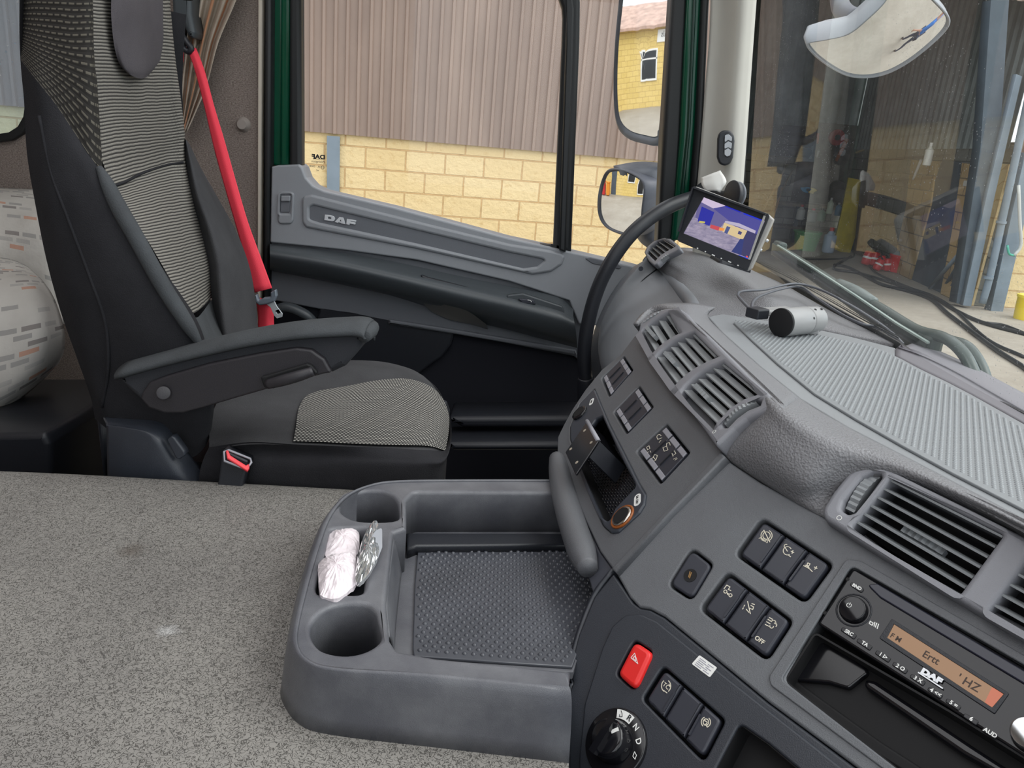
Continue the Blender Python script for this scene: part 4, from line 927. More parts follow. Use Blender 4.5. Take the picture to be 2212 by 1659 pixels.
pp('raised_field', FB, [(1300, 1400), (1322, 1352), (1350, 1328), (1385, 1326), (1420, 1342), (1560, 1455), (1860, 1690), (1900, 1790), (1250, 1790), (1250, 1640), (1262, 1520)], -.004, .0012, .0018, P['lowdark'], DB, .01, holes=[haz, bank3, bin2], hr=.005)
# left foot of the console that drops to the tray
surf('console_side', [[FB.hit(1325, 1234, -.001), FB.hit(1283, 1290, -.001), FB.hit(1250, 1370, -.001), FB.hit(1230, 1450, -.001), FB.hit(1237, 1476, -.001), FB.hit(1229, 1510, -.001), FB.hit(1229, 1700, -.001)],
    [FB.hit(1325, 1234, -.001) + V3((.05, .05, -.01)), FB.hit(1283, 1290, -.001) + V3((.05, .05, -.01)), FB.hit(1250, 1370, -.001) + V3((.06, .05, -.01)), FB.hit(1230, 1450, -.001) + V3((.06, .05, -.01)), FB.hit(1237, 1476, -.001) + V3((.06, .05, -.01)), FB.hit(1229, 1510, -.001) + V3((.06, .05, -.01)), FB.hit(1229, 1700, -.001) + V3((.06, .05, -.01))]], P['lowdark'], DB, 4, .004)

def keys(well_px, n, fr, par, divs, nm, icons=None, vert=True, rec=-.002, mat=None, top=.0025, labels=None):
    """bank of n rocker switches in a recess; divs: t positions along top edge"""
    bnk = pp(nm, fr, well_px, -.020, -.013, .001, P['void'], par, .006)
    c = well_px; out = []
    ts = [0.0] + list(divs) + [1.0]
    for i in range(n):
        a, b = ts[i], ts[i + 1]; g_ = .012
        u0 = a + (.05 if i == 0 else g_); u1 = b - (.05 if i == n - 1 else g_)
        q = [quad(c, u0, .06), quad(c, u1, .06), quad(c, u1, .93), quad(c, u0, .93)]
        rr4 = [.0045 if i == 0 else .001, .0045 if i == n - 1 else .001, .0045 if i == n - 1 else .001, .0045 if i == 0 else .001]
        k_ = pp('rocker_switch', fr, q, -.014, top - .001, .0022, mat or P['key'], bnk, rr4); out.append((k_, u0, u1))
    return bnk, out
b1, k1 = keys(bank1, 3, FB, DB, [.34, .665], 'switch_bank')
b2, k2 = keys(bank2, 3, FB, DB, [.335, .665], 'switch_bank')
b3, k3 = keys(bank3, 3, FB, DB, [.335, .665], 'switch_bank')
def groove(c, u, v0, v1, fr, par, w=.0016, z=.0016, mat=None): return ribbons('grip_ridge', fr, [[quad(c, u, v0), quad(c, u, v1)]], w, mat or P['key'], par, z, True, .0012)
for c in (bank1, bank2, bank3):
    bb = {id(bank1): b1, id(bank2): b2, id(bank3): b3}[id(c)]
    groove(c, .30, .30, .80, FB, bb); groove(c, .70, .28, .78, FB, bb)
IZ = .0018; Wd = .0007
def ic(par, lines, w=Wd, fr=None, z=IZ, mat=None, nm='symbol'): return ribbons(nm, fr or FB, lines, w, mat or P['cream'], par, z, True, .0002)
def arc(cx, cy, rx, ry, a0, a1, n=12): return [(cx + rx * math.cos(math.radians(a0 + (a1 - a0) * k / n)), cy + ry * math.sin(math.radians(a0 + (a1 - a0) * k / n))) for k in range(n + 1)]
ic(b1, [arc(1656, 1157, 8, 8, 0, 360, 16), arc(1656, 1157, 12, 12, -60, 60), arc(1656, 1157, 12, 12, 120, 240), [(1650, 1145), (1663, 1171)]])
text('lettering', 'AEBS', FB, (1650, 1166), .0042, P['cream'], b1, 0.0, IZ, .0002)
ic(b1, [arc(1701, 1190, 9, 9, 60, 330, 14), [(1701, 1191), (1696, 1183)], arc(1698, 1180, 4, 4, 150, 300, 6), [(1709, 1191), (1715, 1194)], [(1713, 1189), (1711, 1196)], [(1703, 1199), (1708, 1203)]])
ic(b1, [[(1745, 1216), (1750, 1218), (1747, 1223), (1743, 1221), (1745, 1216)], [(1736, 1222), (1742, 1225), (1749, 1229), (1755, 1235)], [(1740, 1221), (1748, 1226)], [(1759, 1225), (1765, 1228)], [(1764, 1224), (1760, 1230)]])
ic(b2, [[(1564, 1272), (1570, 1264), (1577, 1268), (1573, 1274)], arc(1567, 1278, 3.5, 3.5, 0, 360, 8), arc(1578, 1286, 3.5, 3.5, 0, 360, 8), [(1569, 1280), (1576, 1284)], [(1575, 1274), (1579, 1276)], [(1571, 1283), (1573, 1285)]])
ic(b2, [[(1615, 1299), (1621, 1326)], [(1622, 1308), (1628, 1311), (1626, 1317), (1620, 1314)], [(1607, 1310), (1609, 1307)], [(1604, 1316), (1606, 1313)], [(1612, 1316), (1618, 1323)], [(1624, 1304), (1630, 1306)]])
ic(b2, [[(1662, 1334), (1669, 1338)], [(1659, 1338), (1667, 1343)], [(1656, 1343), (1664, 1348)], [(1653, 1349), (1661, 1353)], arc(1671, 1345, 5, 5, 200, 400, 8), arc(1667, 1353, 4, 4, 0, 200, 6), arc(1674, 1350, 4, 4, 250, 420, 6)])
text('lettering', 'OFF', FB, (1641, 1383), .0050, P['cream'], b2, 0.0, IZ, .0002, bold=.0001)
ic(b3, [arc(1439, 1482, 10, 13, 120, 240, 8), arc(1439, 1482, 10, 13, -60, 60, 8), [(1433, 1491), (1441, 1497)], [(1445, 1478), (1449, 1484)]])
text('lettering', 'TC', FB, (1439, 1482), .0050, P['cream'], b3, 0.0, IZ, .0002)
ic(b3, [arc(1525, 1560, 6, 7, 0, 360, 12), arc(1525, 1560, 10, 11, -50, 70, 8), arc(1525, 1560, 10, 11, 130, 250, 8), [(1521, 1556), (1528, 1560), (1526, 1564)], [(1524, 1564), (1528, 1571)]])
hz = pp('hazard_switch', FB, [(1370, 1384), (1408, 1409), (1371, 1490), (1333, 1456)], -.02, .006, .0035, P['red'], DB, .006)
ic(hz, [[(1371, 1411), (1378, 1434), (1363, 1421), (1371, 1411)], [(1371, 1417), (1374, 1428), (1367, 1422), (1371, 1417)]], .0005, z=.0062, mat=P['white'])
pp('hazard_recess', FB, haz, -.028, -.018, .001, P['void'], DB, .005)
# single socket
sk = pp('socket_plate', FB, [lerp(p, (1493, 1241), .10) for p in sock], -.012, .0012, .002, P['key'], DB, .006)
cs = FB.hit(1491, 1243, .0013); cyl('socket_hole', cs - FB.az * .003, cs + FB.az * .0003, .0062, .0062, P['void'], sk, 24)
ribbons('contact', FB, [[(1488, 1247), (1491, 1235)], [(1490, 1249), (1494, 1237)]], .0009, plain('brass', (200, 160, 110), .3, 1.0), sk, .0017, True, .0005)
# shift dial
kd = FB.hit(*knobc, .001)
dial = cyl('selector_dial', kd - FB.az * .008, kd + FB.az * .004, .0285, .0275, P['blackgl'], DB, 48, .0015)
cyl('selector_knob', kd + FB.az * .003, kd + FB.az * .020, .0175, .0150, P['blackgl'], dial, 40, .003)
lc = FB.l(*knobc); gz = .0205
def loc(a, r, cx=0.0, cy=0.0): return (lc[0] + cx + r * math.cos(math.radians(a)), lc[1] + cy + r * math.sin(math.radians(a)))
ribbons('knob_grip', FB, [[loc(95, .014), loc(-85, .014)]], .006, P['blackgl'], dial, .020, False, .006)
pm = loc(62, .0125); ribbons('pointer', FB, [[pm, (pm[0] - .0028, pm[1] - .0045)]], .0028, P['white'], dial, gz + .0003, False, .0004)
sec = [loc(a, .0255) for a in range(84, 128, 4)] + [loc(a, .0185) for a in range(124, 80, -4)]
plate('reverse_sector', FB, [sec], .0048, .0053, .0, P['white'], dial)
for ch, a_, m_ in (('R', 92, P['black']), ('N', 67, P['white']), ('D', 38, P['white'])):
    q = loc(a_, .0222); text('lettering', ch, FB, q, .0066, m_, dial, math.radians(a_ - 90) * .6, .0054, .0002, bold=.0001, pix=False)
q = loc(113, .022); ribbons('slow_symbol', FB, [[(q[0] - .002, q[1] + .002), (q[0], q[1] + .001), (q[0] + .002, q[1] - .001), (q[0], q[1] - .0025), (q[0] - .001, q[1] - .001)]], .0005, P['black'], dial, .0054, False, .0002)
q = loc(10, .0222); ribbons('slow_symbol', FB, [[(q[0] - .002, q[1] + .002), (q[0] + .001, q[1] + .001), (q[0] + .002, q[1] - .002), (q[0] - .001, q[1] - .0015), (q[0] - .002, q[1] + .002)]], .0005, P['white'], dial, .0054, False, .0002)
# storage below the radio (open box), lower bin
def binbox(name, fr, px, depth, mat, par, r=.004):
    """open box sunk behind an opening: four walls and a floor"""
    q = [Vector(v) for v in fil([fr.l(x, y, 0) for x, y in px], r)]; N = len(q); Vs = [fr.w(v.x, v.y, -.001) for v in q] + [fr.w(v.x, v.y, -depth) for v in q]
    Fs = [[i, (i + 1) % N, N + (i + 1) % N, N + i] for i in range(N)] + [[N + i for i in range(N)]]
    o = obj(name, Vs, Fs, mat, par); md = o.modifiers.new('s', 'SOLIDIFY'); md.thickness = .0015; md.offset = 0; return o
sb = binbox('storage_slot', FB, [(1760, 1366), (2050, 1535), (2300, 1690), (2310, 1840), (2115, 1800), (1937, 1660), (1694, 1470)], .023, P['void'], DB)
pp('slot_divider', FB, [(1762, 1374), (1850, 1425), (1880, 1450), (1832, 1488), (1790, 1475), (1704, 1468)], -.022, -.017, .002, P['blackgl'], sb, .004)
pp('slot_rail', FB, [(1868, 1466), (1890, 1470), (2100, 1610), (2240, 1700), (2225, 1712), (2080, 1630), (1866, 1482)], -.022, -.014, .003, P['blackgl'], sb, .004)
pp('slot_rail', FB, [(1700, 1480), (1720, 1470), (1900, 1600), (2040, 1690), (2020, 1710), (1860, 1610)], -.022, -.018, .002, P['void'], sb, .003)
binbox('lower_bin', FB, bin2, .024, P['void'], DB)
# ---- label sticker
stk = pp('paper_label', FB, [(1511, 1415), (1549, 1442), (1533, 1463), (1494, 1434)], .0012, .0016, .0, P['white'], None, .0012); tag(stk, 'small white printed paper label stuck on the dark lower dashboard', 'label')
lines = []
for k, v in enumerate((.2, .36, .52, .68, .84)):
    c = [(1511, 1415), (1549, 1442), (1533, 1463), (1494, 1434)]
    lines.append([quad(c, .12, v), quad(c, .45 + .1 * (k % 2), v)]); lines.append([quad(c, .58, v), quad(c, .72 + .16 * ((k + 1) % 2), v)])
ribbons('print_lines', FB, lines, .0004, plain('grey_print', (130, 128, 150), .6), stk, .0017, True, .00015)

# ================================================================== RADIO
RT = T('radio', 'black car radio with an amber display and a row of numbered buttons', 'radio', FB.hit(1850, 1290))
face = pp('faceplate', FB, [(1843, 1227), (2415, 1561), (2335, 1713), (1766, 1347)], -.014, .0005, .0018, P['blackgl'], RT, .003)
pp('upper_strip', FB, [(1872, 1262), (1895, 1260), (2412, 1566), (2400, 1590), (1900, 1290)], .0, .0022, .001, plain('navy_gloss', (34, 36, 50), .2), RT, .002)
rk = FB.hit(1844, 1318, .0005)
kn = cyl('volume_knob', rk, rk + FB.az * .0045, .0104, .0097, P['blackgl'], RT, 40, .001)
c0 = FB.l(1838, 1313)
ribbons('power_symbol', FB, [[(c0[0] + .0017 * math.cos(math.radians(a)), c0[1] + .0017 * math.sin(math.radians(a))) for a in range(120, 421, 25)], [(c0[0], c0[1] + .0022), (c0[0], c0[1] + .0004)]], .0004, P['white'], kn, .0051, False, .0002)
tube('knob_ring', [rk + FB.ax * (.0126 * math.cos(a)) + FB.ay * (.0126 * math.sin(a)) for a in [k * math.pi / 12 for k in range(24)]], .0007, P['black'], RT, 6, 1, True)
for q in [(1831, 1251), (1782, 1324)]:
    a = FB.hit(q[0], q[1], .0006); cyl('release_hole', a - FB.az * .001, a + FB.az * .0001, .0014, .0014, P['void'], RT, 12)
disp = [(1931, 1348), (2168, 1499), (2143, 1528), (1916, 1377)]
pp('display_frame', FB, [(1926, 1336), (2180, 1497), (2148, 1542), (1899, 1378)], .0, .0016, .0004, P['black'], RT, .001, holes=[disp])
dsm = emis('amber_lcd', (176, 134, 96), .55)
dd_ = pp('display', FB, disp, .0, .0008, .0, dsm, RT)
orx = pp('display_glow', FB, [(2143, 1484), (2168, 1499), (2143, 1528), (2127, 1517)], .0008, .0009, .0, emis('orange_lcd', (214, 118, 84), .6), dd_, .001)
seg = plain('lcd_dark', (58, 42, 34), .5)
def lcd(s, x, y, sz): text('lcd_lettering', s, FB, (x, y), sz, seg, dd_, 0.0, .0009, .0001, bold=.0001)
lcd('F M', 1935, 1378, .0052); lcd('Ertt', 2011, 1421, .0072); lcd('\' HZ', 2092, 1476, .0078)
wt = P['white']
for s, x, y, z_ in [('BND', 1851, 1268, .0040), ('SRC', 1834, 1367, .0044), ('TA', 1867, 1391, .0044), ('1', 1897, 1411, .0044), ('2', 1934, 1437, .0044), ('3', 1972, 1463, .0044), ('4', 2009, 1489, .0044), ('5', 2048, 1516, .0044), ('6', 2097, 1553, .0044), ('AUD', 2139, 1583, .0044)]:
    pass
btn = [(1834, 1367), (1868, 1391), (1908, 1417), (1945, 1442), (1983, 1468), (2021, 1496), (2060, 1521), (2098, 1553), (2139, 1583)]
pill = lambda x, y, a: [(x - a * .83, y - a * .56 - 4), (x + a * .83 + 3, y + a * .56 - 4 - 1), (x + a * .83 - 4, y + a * .56 + 5), (x - a * .83 - 5, y - a * .56 + 4)]
for s, (x, y) in zip(['SRC', 'TA', '1 I>', '2 O', '3 X', '4 <<', '5 =', '6', 'AUD'], btn):
    k_ = pp('radio_button', FB, pill(x, y, 17), .0, .0014, .0006, plain('radio_key', (30, 30, 34), .3) if s == 'SRC' else bpy.data.materials['radio_key'], RT, .0012)
    text('lettering', s, FB, (x, y), .0038, wt, k_, 0.0, .0015, .00015, bold=.00012)
k_ = pp('radio_button', FB, pill(1852, 1268, 15), .0, .0014, .0006, bpy.data.materials['radio_key'], RT, .002); text('lettering', 'BND', FB, (1851, 1268), .0036, wt, k_, 0.0, .0015, .00015, bold=.00012)
ribbons('speaker_symbol', FB, [[(1880, 1342), (1886, 1346), (1884, 1351), (1878, 1347), (1880, 1342)], [(1890, 1344), (1888, 1353)], [(1894, 1346), (1891, 1355)], [(1898, 1348), (1895, 1358)]], .0007, wt, RT, .0006, True, .0002)
text('badge', 'DAF', FB, (2012, 1461), .0054, P['silver'], RT, 0.0, .0022, .0005, bold=.0004, sx=1.35)
ribbons('badge_underline', FB, [[(1984, 1453), (2036, 1487)]], .0009, P['silver'], RT, .0022, True, .0005)
rk2 = FB.hit(2224, 1590, .0005); cyl('tuning_knob', rk2, rk2 + FB.az * .008, .0105, .0098, plain('chrome_knob', (200, 202, 205), .15, 1.0), RT, 40, .001)

# ================================================================== CENTRE AIR VENT on panel B
P['slat'] = plain('vent_slat', (138, 142, 145), .35); P['slatA'] = plain('vent_fin', (150, 153, 155), .3)
P['ventgrey'] = plain('vent_housing', (132, 133, 139), .45, grain=.0002, gs=1400)
FV = FB
opn1 = [(1926, 1031), (2168, 1152), (2071, 1284), (1838, 1139)]
opn2 = [(2236, 1188), (2480, 1320), (2380, 1460), (2134, 1322)]
slot1 = [(1886, 1018), (1903, 1020), (1904, 1030), (1850, 1104), (1832, 1110), (1816, 1100), (1822, 1080), (1862, 1030)]
def inset(px, k, c=None):
    c = c or (sum(p[0] for p in px) / len(px), sum(p[1] for p in px) / len(px)); return [lerp(p, c, k) for p in px]
vC = pp('air_vent', FV, [(1776, 1098), (1800, 1060), (1830, 1022), (1850, 1008), (1875, 1003), (1915, 1010), (2100, 1100), (2230, 1166), (2480, 1300), (2470, 1520), (2212, 1378), (2080, 1300), (1900, 1195), (1778, 1118)], -.014, .012, .004, P['ventgrey'], DB, .01, holes=[opn1, opn2, slot1], hr=[.003] * 12)
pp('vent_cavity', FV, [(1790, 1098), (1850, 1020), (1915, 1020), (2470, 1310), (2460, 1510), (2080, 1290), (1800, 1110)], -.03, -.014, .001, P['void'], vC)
def slats(fr, op, n, z, mat, par, ln=.011, tl=-.45, u0=0.0, u1=1.0):
    for k in range(n):
        t_ = (k + .3) / n
        a = fr.hit(*quad(op, u0 - .01, t_), z); b = fr.hit(*quad(op, u1 + .01, t_), z)
        d = (b - a).normalized(); upv = fr.az.cross(d).normalized(); tt = (fr.az + upv * tl).normalized(); nn = d.cross(tt).normalized() * .0008
        e = [a, b, b - tt * ln, a - tt * ln]; Vs = [p + nn for p in e] + [p - nn for p in e]
        obj('louvre', Vs, [[0, 1, 2, 3], [7, 6, 5, 4], [0, 4, 5, 1], [1, 5, 6, 2], [2, 6, 7, 3], [3, 7, 4, 0]], mat, par)
slats(FV, opn1, 6, .009, P['slat'], vC, .013); slats(FV, opn2, 6, .009, P['slat'], vC, .013)
def knurl(nm, fr, a_px, b_px, r, w, par, z, n=9, h=.0):
    """ribbed thumb tab"""
    a = fr.hit(*a_px, z); b = fr.hit(*b_px, z); Vs = []; d = (b - a); L = d.length; d.normalize(); s = fr.az.cross(d)
    prof = []
    for k in range(n * 4 + 1):
        t_ = k / (n * 4); prof.append((t_ * L, h * math.sin(math.pi * t_) + .0011 * (0.5 + 0.5 * math.cos(2 * math.pi * t_ * n))))
    for t_, hh in prof:
        for sg_ in (-w / 2, w / 2): Vs.append(a + d * t_ + s * sg_ + fr.az * hh)
    for t_, hh in prof:
        for sg_ in (-w / 2, w / 2): Vs.append(a + d * t_ + s * sg_ - fr.az * .006)
    m = len(prof); Fs = [[2 * i, 2 * i + 2, 2 * i + 3, 2 * i + 1] for i in range(m - 1)]
    o_ = 2 * m; Fs += [[2 * i, 2 * i + o_, 2 * i + 2 + o_, 2 * i + 2] for i in range(m - 1)] + [[2 * i + 1, 2 * i + 3, 2 * i + 3 + o_, 2 * i + 1 + o_] for i in range(m - 1)]
    Fs += [[0, 1, 1 + o_, o_], [2 * m - 2, 2 * m - 2 + o_, 2 * m - 1 + o_, 2 * m - 1]]
    return obj(nm, Vs, Fs, P['slat'], par, None, False)
knurl('thumb_wheel', FV, (1836, 1104), (1894, 1026), .01, .008, vC, .003, 8, .006)
knurl('thumb_tab', FV, (1950, 1142), (2040, 1194), .01, .005, vC, .001, 6, .001)
o_c = FV.l(1813, 1119, .012); ribbons('zero_mark', FV, [[(o_c[0] + .0019 * math.cos(a), o_c[1] + .0019 * math.sin(a)) for a in [k * math.pi / 8 for k in range(17)]]], .0006, P['white'], vC, .0122, False, .0002)

# ================================================================== PANEL A (passenger-facing)
sw3 = [(1439, 915), (1490, 978), (1427, 1046), (1374, 974)]
sw2 = [(1380, 833), (1411, 880), (1354, 938), (1325, 889)]
sw1 = [(1347, 769), (1367, 800), (1316, 858), (1299, 816)]
cubby = [(1283, 839), (1300, 880), (1316, 918), (1354, 992), (1380, 1045), (1394, 1068), (1391, 1088), (1380, 1106), (1334, 1148), (1320, 1150), (1302, 1134), (1276, 1072), (1250, 1006), (1231, 948), (1231, 922), (1252, 871)]
pA = [(1378, 716), (1396, 712), (1476, 820), (1536, 898), (1562, 944), (1560, 980), (1450, 1100), (1326, 1232), (1318, 1222), (1295, 1190), (1262, 1120), (1236, 1060), (1212, 1010), (1203, 975), (1204, 945), (1216, 920), (1236, 884), (1264, 842), (1300, 798), (1340, 766)]
PA_ = pp('passenger_panel', FP, pA, -.03, .0, .0022, P['dash'], DB, .002, holes=[sw1, sw2, sw3, cubby], hr=[.004] * 17)
pp('seam_lip', FP, [(1556, 976), (1566, 986), (1450, 1104), (1330, 1236), (1320, 1228), (1444, 1096)], -.01, .0022, .002, P['dash'], DB)
for (c, lit) in ((sw1, 0), (sw2, 0), (sw3, 1)):
    bnk = pp('switch_bank', FP, c, -.020, -.011, .001, P['void'], DB, .004)
    for i in range(3):
        u0, u1 = (.05, .345, .665)[i], (.335, .655, .95)[i]
        q = [quad(c, u0, .05), quad(c, u1, .05), quad(c, u1, .94), quad(c, u0, .94)]
        k_ = pp('rocker_switch', FP, q, -.012, .001, .001, P['key'], bnk, .0008)
        for v0, v1 in ((.06, .20), (.80, .93)):
            qq = [quad(c, u0 + .02, v0), quad(c, u1 - .02, v0), quad(c, u1 - .02, v1), quad(c, u0 + .02, v1)]
            pp('switch_end', FP, qq, .0005, .0022, .0008, P['keysilver'], k_, .0005)
    groove(c, .335, .28, .74, FP, bnk, .0014, .0012, P['black']); groove(c, .665, .28, .74, FP, bnk, .0014, .0012, P['black'])
    if lit:
        f_ = dict(fr=FP, z=.0015)
        ic(bnk, [arc(1424, 944, 5, 5, 100, 330, 8), [(1420, 950), (1430, 946)], [(1424, 956), (1428, 951)]], **f_)
        ic(bnk, [[(1397, 966), (1402, 963), (1404, 969), (1399, 972), (1397, 966)], [(1396, 974), (1394, 977)], [(1400, 976), (1399, 979)], [(1404, 974), (1406, 977)]], **f_)
        ic(bnk, [[(1432, 967), (1440, 964), (1443, 972), (1435, 975), (1432, 967)], [(1440, 964), (1440, 958), (1446, 956), (1448, 962)]], **f_)
        ic(bnk, [[(1405, 992), (1412, 988), (1417, 994), (1410, 998), (1405, 992)], [(1411, 988), (1414, 982), (1420, 984), (1418, 992)]], **f_)
        ic(bnk, [[(1454, 986), (1451, 977), (1457, 974), (1460, 980), (1454, 984)], [(1455, 992), (1461, 989)], [(1458, 994), (1463, 991)]], **f_)
# cubby box with pimpled mat
cb = binbox('open_cubby', FP, cubby, .055, P['void'], DB, .003)
cub_frame = pp('cubby_frame', FP, cubby, -.004, .003, .002, plain('cubby_frame', (58, 62, 70), .35), DB, .004, holes=[[(1286, 905), (1300, 898), (1340, 985), (1370, 1042), (1372, 1052), (1328, 1098), (1315, 1128), (1298, 1116), (1266, 1045), (1244, 990), (1250, 955)]], hr=.004)
fc = FP.shift(-.030); cpoly = [fc.l(x, y) for x, y in [(1262, 960), (1330, 960), (1392, 1060), (1320, 1120), (1290, 1100), (1262, 1040)]]
cm = plate('cubby_mat', fc, [cpoly], -.003, 0, .0005, P['black'], cb); bumps('cubby_mat_bumps', fc, [Vector(p) for p in cpoly], .0055, .0018, .0015, 0, P['blackgl'], cb, .6)
# 12 V socket and pill labels
so_ = FP.hit(1345, 1117, .003); lg = cyl('lighter_socket', so_ - FP.az * .004, so_ + FP.az * .003, .0125, .0120, plain('chrome', (205, 200, 192), .18, 1.0), cub_frame, 36, .0012)
cyl('socket_bore', so_ + FP.az * .001, so_ + FP.az * .0033, .0098, .0098, P['void'], lg, 32)
lg2 = tube('amber_ring', [so_ + FP.ax * (.0135 * math.cos(a)) + FP.ay * (.0135 * math.sin(a)) + FP.az * .0005 for a in [k * math.pi / 14 for k in range(28)]], .0014, plain('amber_ring', (150, 84, 36), .25), lg, 8, 1, True)
def pilllab(x, y, s, a, sc=1.0):
    c = FP.l(x, y, .003); q = []
    for k in range(24):
        t_ = k * math.pi / 12; ex = .0042 * sc * math.cos(t_); ey = (.0042 * sc * math.sin(t_)) + (.0045 * sc if math.sin(t_) > 0 else -.0045 * sc)
        q.append((c[0] + ex * math.cos(a) - ey * math.sin(a), c[1] + ex * math.sin(a) + ey * math.cos(a)))
    p_ = plate('pill_label', FP, [q], .003, .0034, 0, P['white'], cub_frame); return p_, c
p1_, c1 = pilllab(1377, 1080, '', math.radians(68)); text('lettering', '5A 12V', FP, (c1[0], c1[1]), .0040, P['black'], p1_, math.radians(-22), .0036, .0002, bold=.0001, pix=False)
p2_, c2 = pilllab(1278, 868, '', math.radians(60), .8); text('lettering', '24V', FP, (c2[0], c2[1]), .0040, P['black'], p2_, math.radians(-30), .0036, .0002, bold=.0001, pix=False)
s2_ = FP.hit(1253, 893, .003); sc2 = cyl('round_socket', s2_ - FP.az * .004, s2_ + FP.az * .003, .0125, .012, P['blackgl'], cub_frame, 30, .0012)
cyl('socket_bore', s2_ + FP.az * .001, s2_ + FP.az * .0033, .009, .009, P['void'], sc2, 24)
# grip edge strip and side trim below panel A
sideA = [(1203, 975), (1212, 1010), (1236, 1060), (1262, 1120), (1295, 1190), (1318, 1222), (1326, 1234), (1283, 1290), (1268, 1240), (1245, 1170), (1222, 1090), (1206, 1030), (1199, 985)]
pp('side_trim', FP.shift(-.006), sideA, -.03, .002, .002, plain('side_trim', (72, 74, 82), .4), DB, .002)
gp_ = [(1203, 990), (1208, 1020), (1216, 1060), (1228, 1105), (1244, 1155), (1258, 1195), (1270, 1228)]
gt = FP.shift(.006)
tube('grip_strip', [gt.hit(x, y) for x, y in gp_], [.010, .013, .0145, .015, .015, .0145, .010], P['dash'], DB, 14, 6)
# lower dash body behind/below panel A down to the floor
pp('lower_body', XF(.19), [(1200, 1000), (1330, 1240), (1330, 1400), (1200, 1400)], -.03, 0, .003, P['void'], DB)
# ---- bracket (black metal, protruding from cubby)
BT = T('phone_bracket', 'black angled metal bracket with four holes clamped in the dashboard cubby', 'bracket', FP.hit(1260, 960))
bx_fr = FP.shift(.030)
front = [(1268, 910), (1292, 952), (1243, 1026), (1221, 977)]
bpl = pp('front_plate', bx_fr, front, -.0025, .0, .0008, P['blackgl'], BT, .0015)
for x, y in [(1263, 930), (1277, 956), (1233, 970), (1246, 999)]:
    c = bx_fr.hit(x, y, .0); cyl('screw_hole', c - bx_fr.az * .001, c + bx_fr.az * .0004, .0021, .0021, plain('hole_cream', (170, 160, 145), .5) if x == 1263 else bpy.data.materials['hole_cream'], BT, 14)
p0, p1 = bx_fr.hit(1268, 910, -.0012), bx_fr.hit(1292, 952, -.0012); dpt = -FP.az * .05
def slab(nm, a, b, d, th, mat, par):
    n_ = (b - a).cross(d).normalized() * th / 2; e = [a, b, b + d, a + d]; Vs = [p + n_ for p in e] + [p - n_ for p in e]
    return obj(nm, Vs, [[0, 1, 2, 3], [7, 6, 5, 4], [0, 4, 5, 1], [1, 5, 6, 2], [2, 6, 7, 3], [3, 7, 4, 0]], mat, par)
slab('top_plate', p0, p1, dpt, .003, P['blackgl'], BT)
p2, p3 = bx_fr.hit(1292, 952, -.0012), bx_fr.hit(1270, 986, -.0012)
slab('side_plate', p2, p3, dpt * .95, .003, P['black'], BT)
tube('cap_edge', [p0, p1], .0028, P['keysilver'], BT, 8, 1)

# ---- passenger vents (three openings) on a frame raised from panel A
FQ = FP.shift(.014)
hous = [(1378, 715), (1381, 700), (1392, 686), (1412, 673), (1440, 665), (1468, 665), (1484, 676), (1496, 690), (1560, 752), (1620, 812), (1664, 852), (1672, 866), (1664, 882), (1640, 892), (1612, 904), (1585, 924), (1560, 948), (1545, 962), (1515, 920), (1470, 862), (1430, 806), (1400, 760)]
o1 = [(1462, 669), (1490, 707), (1466, 713), (1440, 724), (1418, 740), (1404, 758), (1380, 720), (1392, 702), (1420, 684)]
oA = [(1461, 668), (1491, 708), (1403, 766), (1378, 722)]
oB = [(1498, 717), (1550, 769), (1451, 836), (1408, 777)]
oC = [(1561, 781), (1646, 851), (1540, 926), (1464, 850)]
def arcq(q, bulge=.10, n=5):
    """quad TL,TR,BR,BL with its end edges (TL-BL and TR-BR) bowed up-left like the real crossbars"""
    TL, TR, BR, BL = q; out = [TL, TR]
    for k in range(1, n): t_ = k / n; p = lerp(TR, BR, t_); s_b = 4 * t_ * (1 - t_) * bulge * 100; out.append((p[0] - s_b * .75, p[1] - s_b * .75))
    out += [BR, BL]
    for k in range(1, n): t_ = k / n; p = lerp(BL, TL, t_); s_b = 4 * t_ * (1 - t_) * bulge * 100; out.append((p[0] - s_b * .75, p[1] - s_b * .75))
    return out
slotA = [(1572, 921), (1560, 922), (1556, 912), (1580, 886), (1608, 868), (1632, 860), (1643, 864), (1640, 874), (1615, 884), (1590, 902)]
vA = pp('air_vent', FQ, hous, -.036, .0, .004, P['ventgrey'], DB, .003, holes=[arcq(oA, .07), arcq(oB, .08), arcq(oC, .09), slotA], hr=.0)
pp('vent_cavity', FQ, [(1390, 716), (1440, 674), (1480, 684), (1655, 858), (1640, 885), (1548, 950), (1440, 806)], -.034, -.019, .001, P['void'], vA)
for q_, n_ in ((oA, 5), (oB, 6), (oC, 6)):
    # slats run along the long way (TL->TR direction), stacked from top edge to bottom edge
    slats(FQ, q_, n_, -.004, P['slatA'], vA, .0095, -.95, .02, .98)
for a_, b_ in (((1396, 706), (1415, 728)), ((1436, 762), (1458, 786)), ((1502, 832), (1530, 862))):
    knurl('thumb_tab', FQ, a_, b_, .01, .005, vA, .0, 6, .002)
knurl('thumb_wheel', FQ, (1566, 916), (1634, 868), .01, .006, vA, -.004, 9, .005)
knurl('thumb_wheel', FQ, (1385, 702), (1430, 672), .01, .004, vA, -.001, 6, .002)
o_c = FQ.l(1543, 933, 0); ribbons('zero_mark', FQ, [[(o_c[0] + .0019 * math.cos(a), o_c[1] + .0019 * math.sin(a)) for a in [k * math.pi / 8 for k in range(17)]]], .0005, P['white'], vA, .0002, False, .0002)

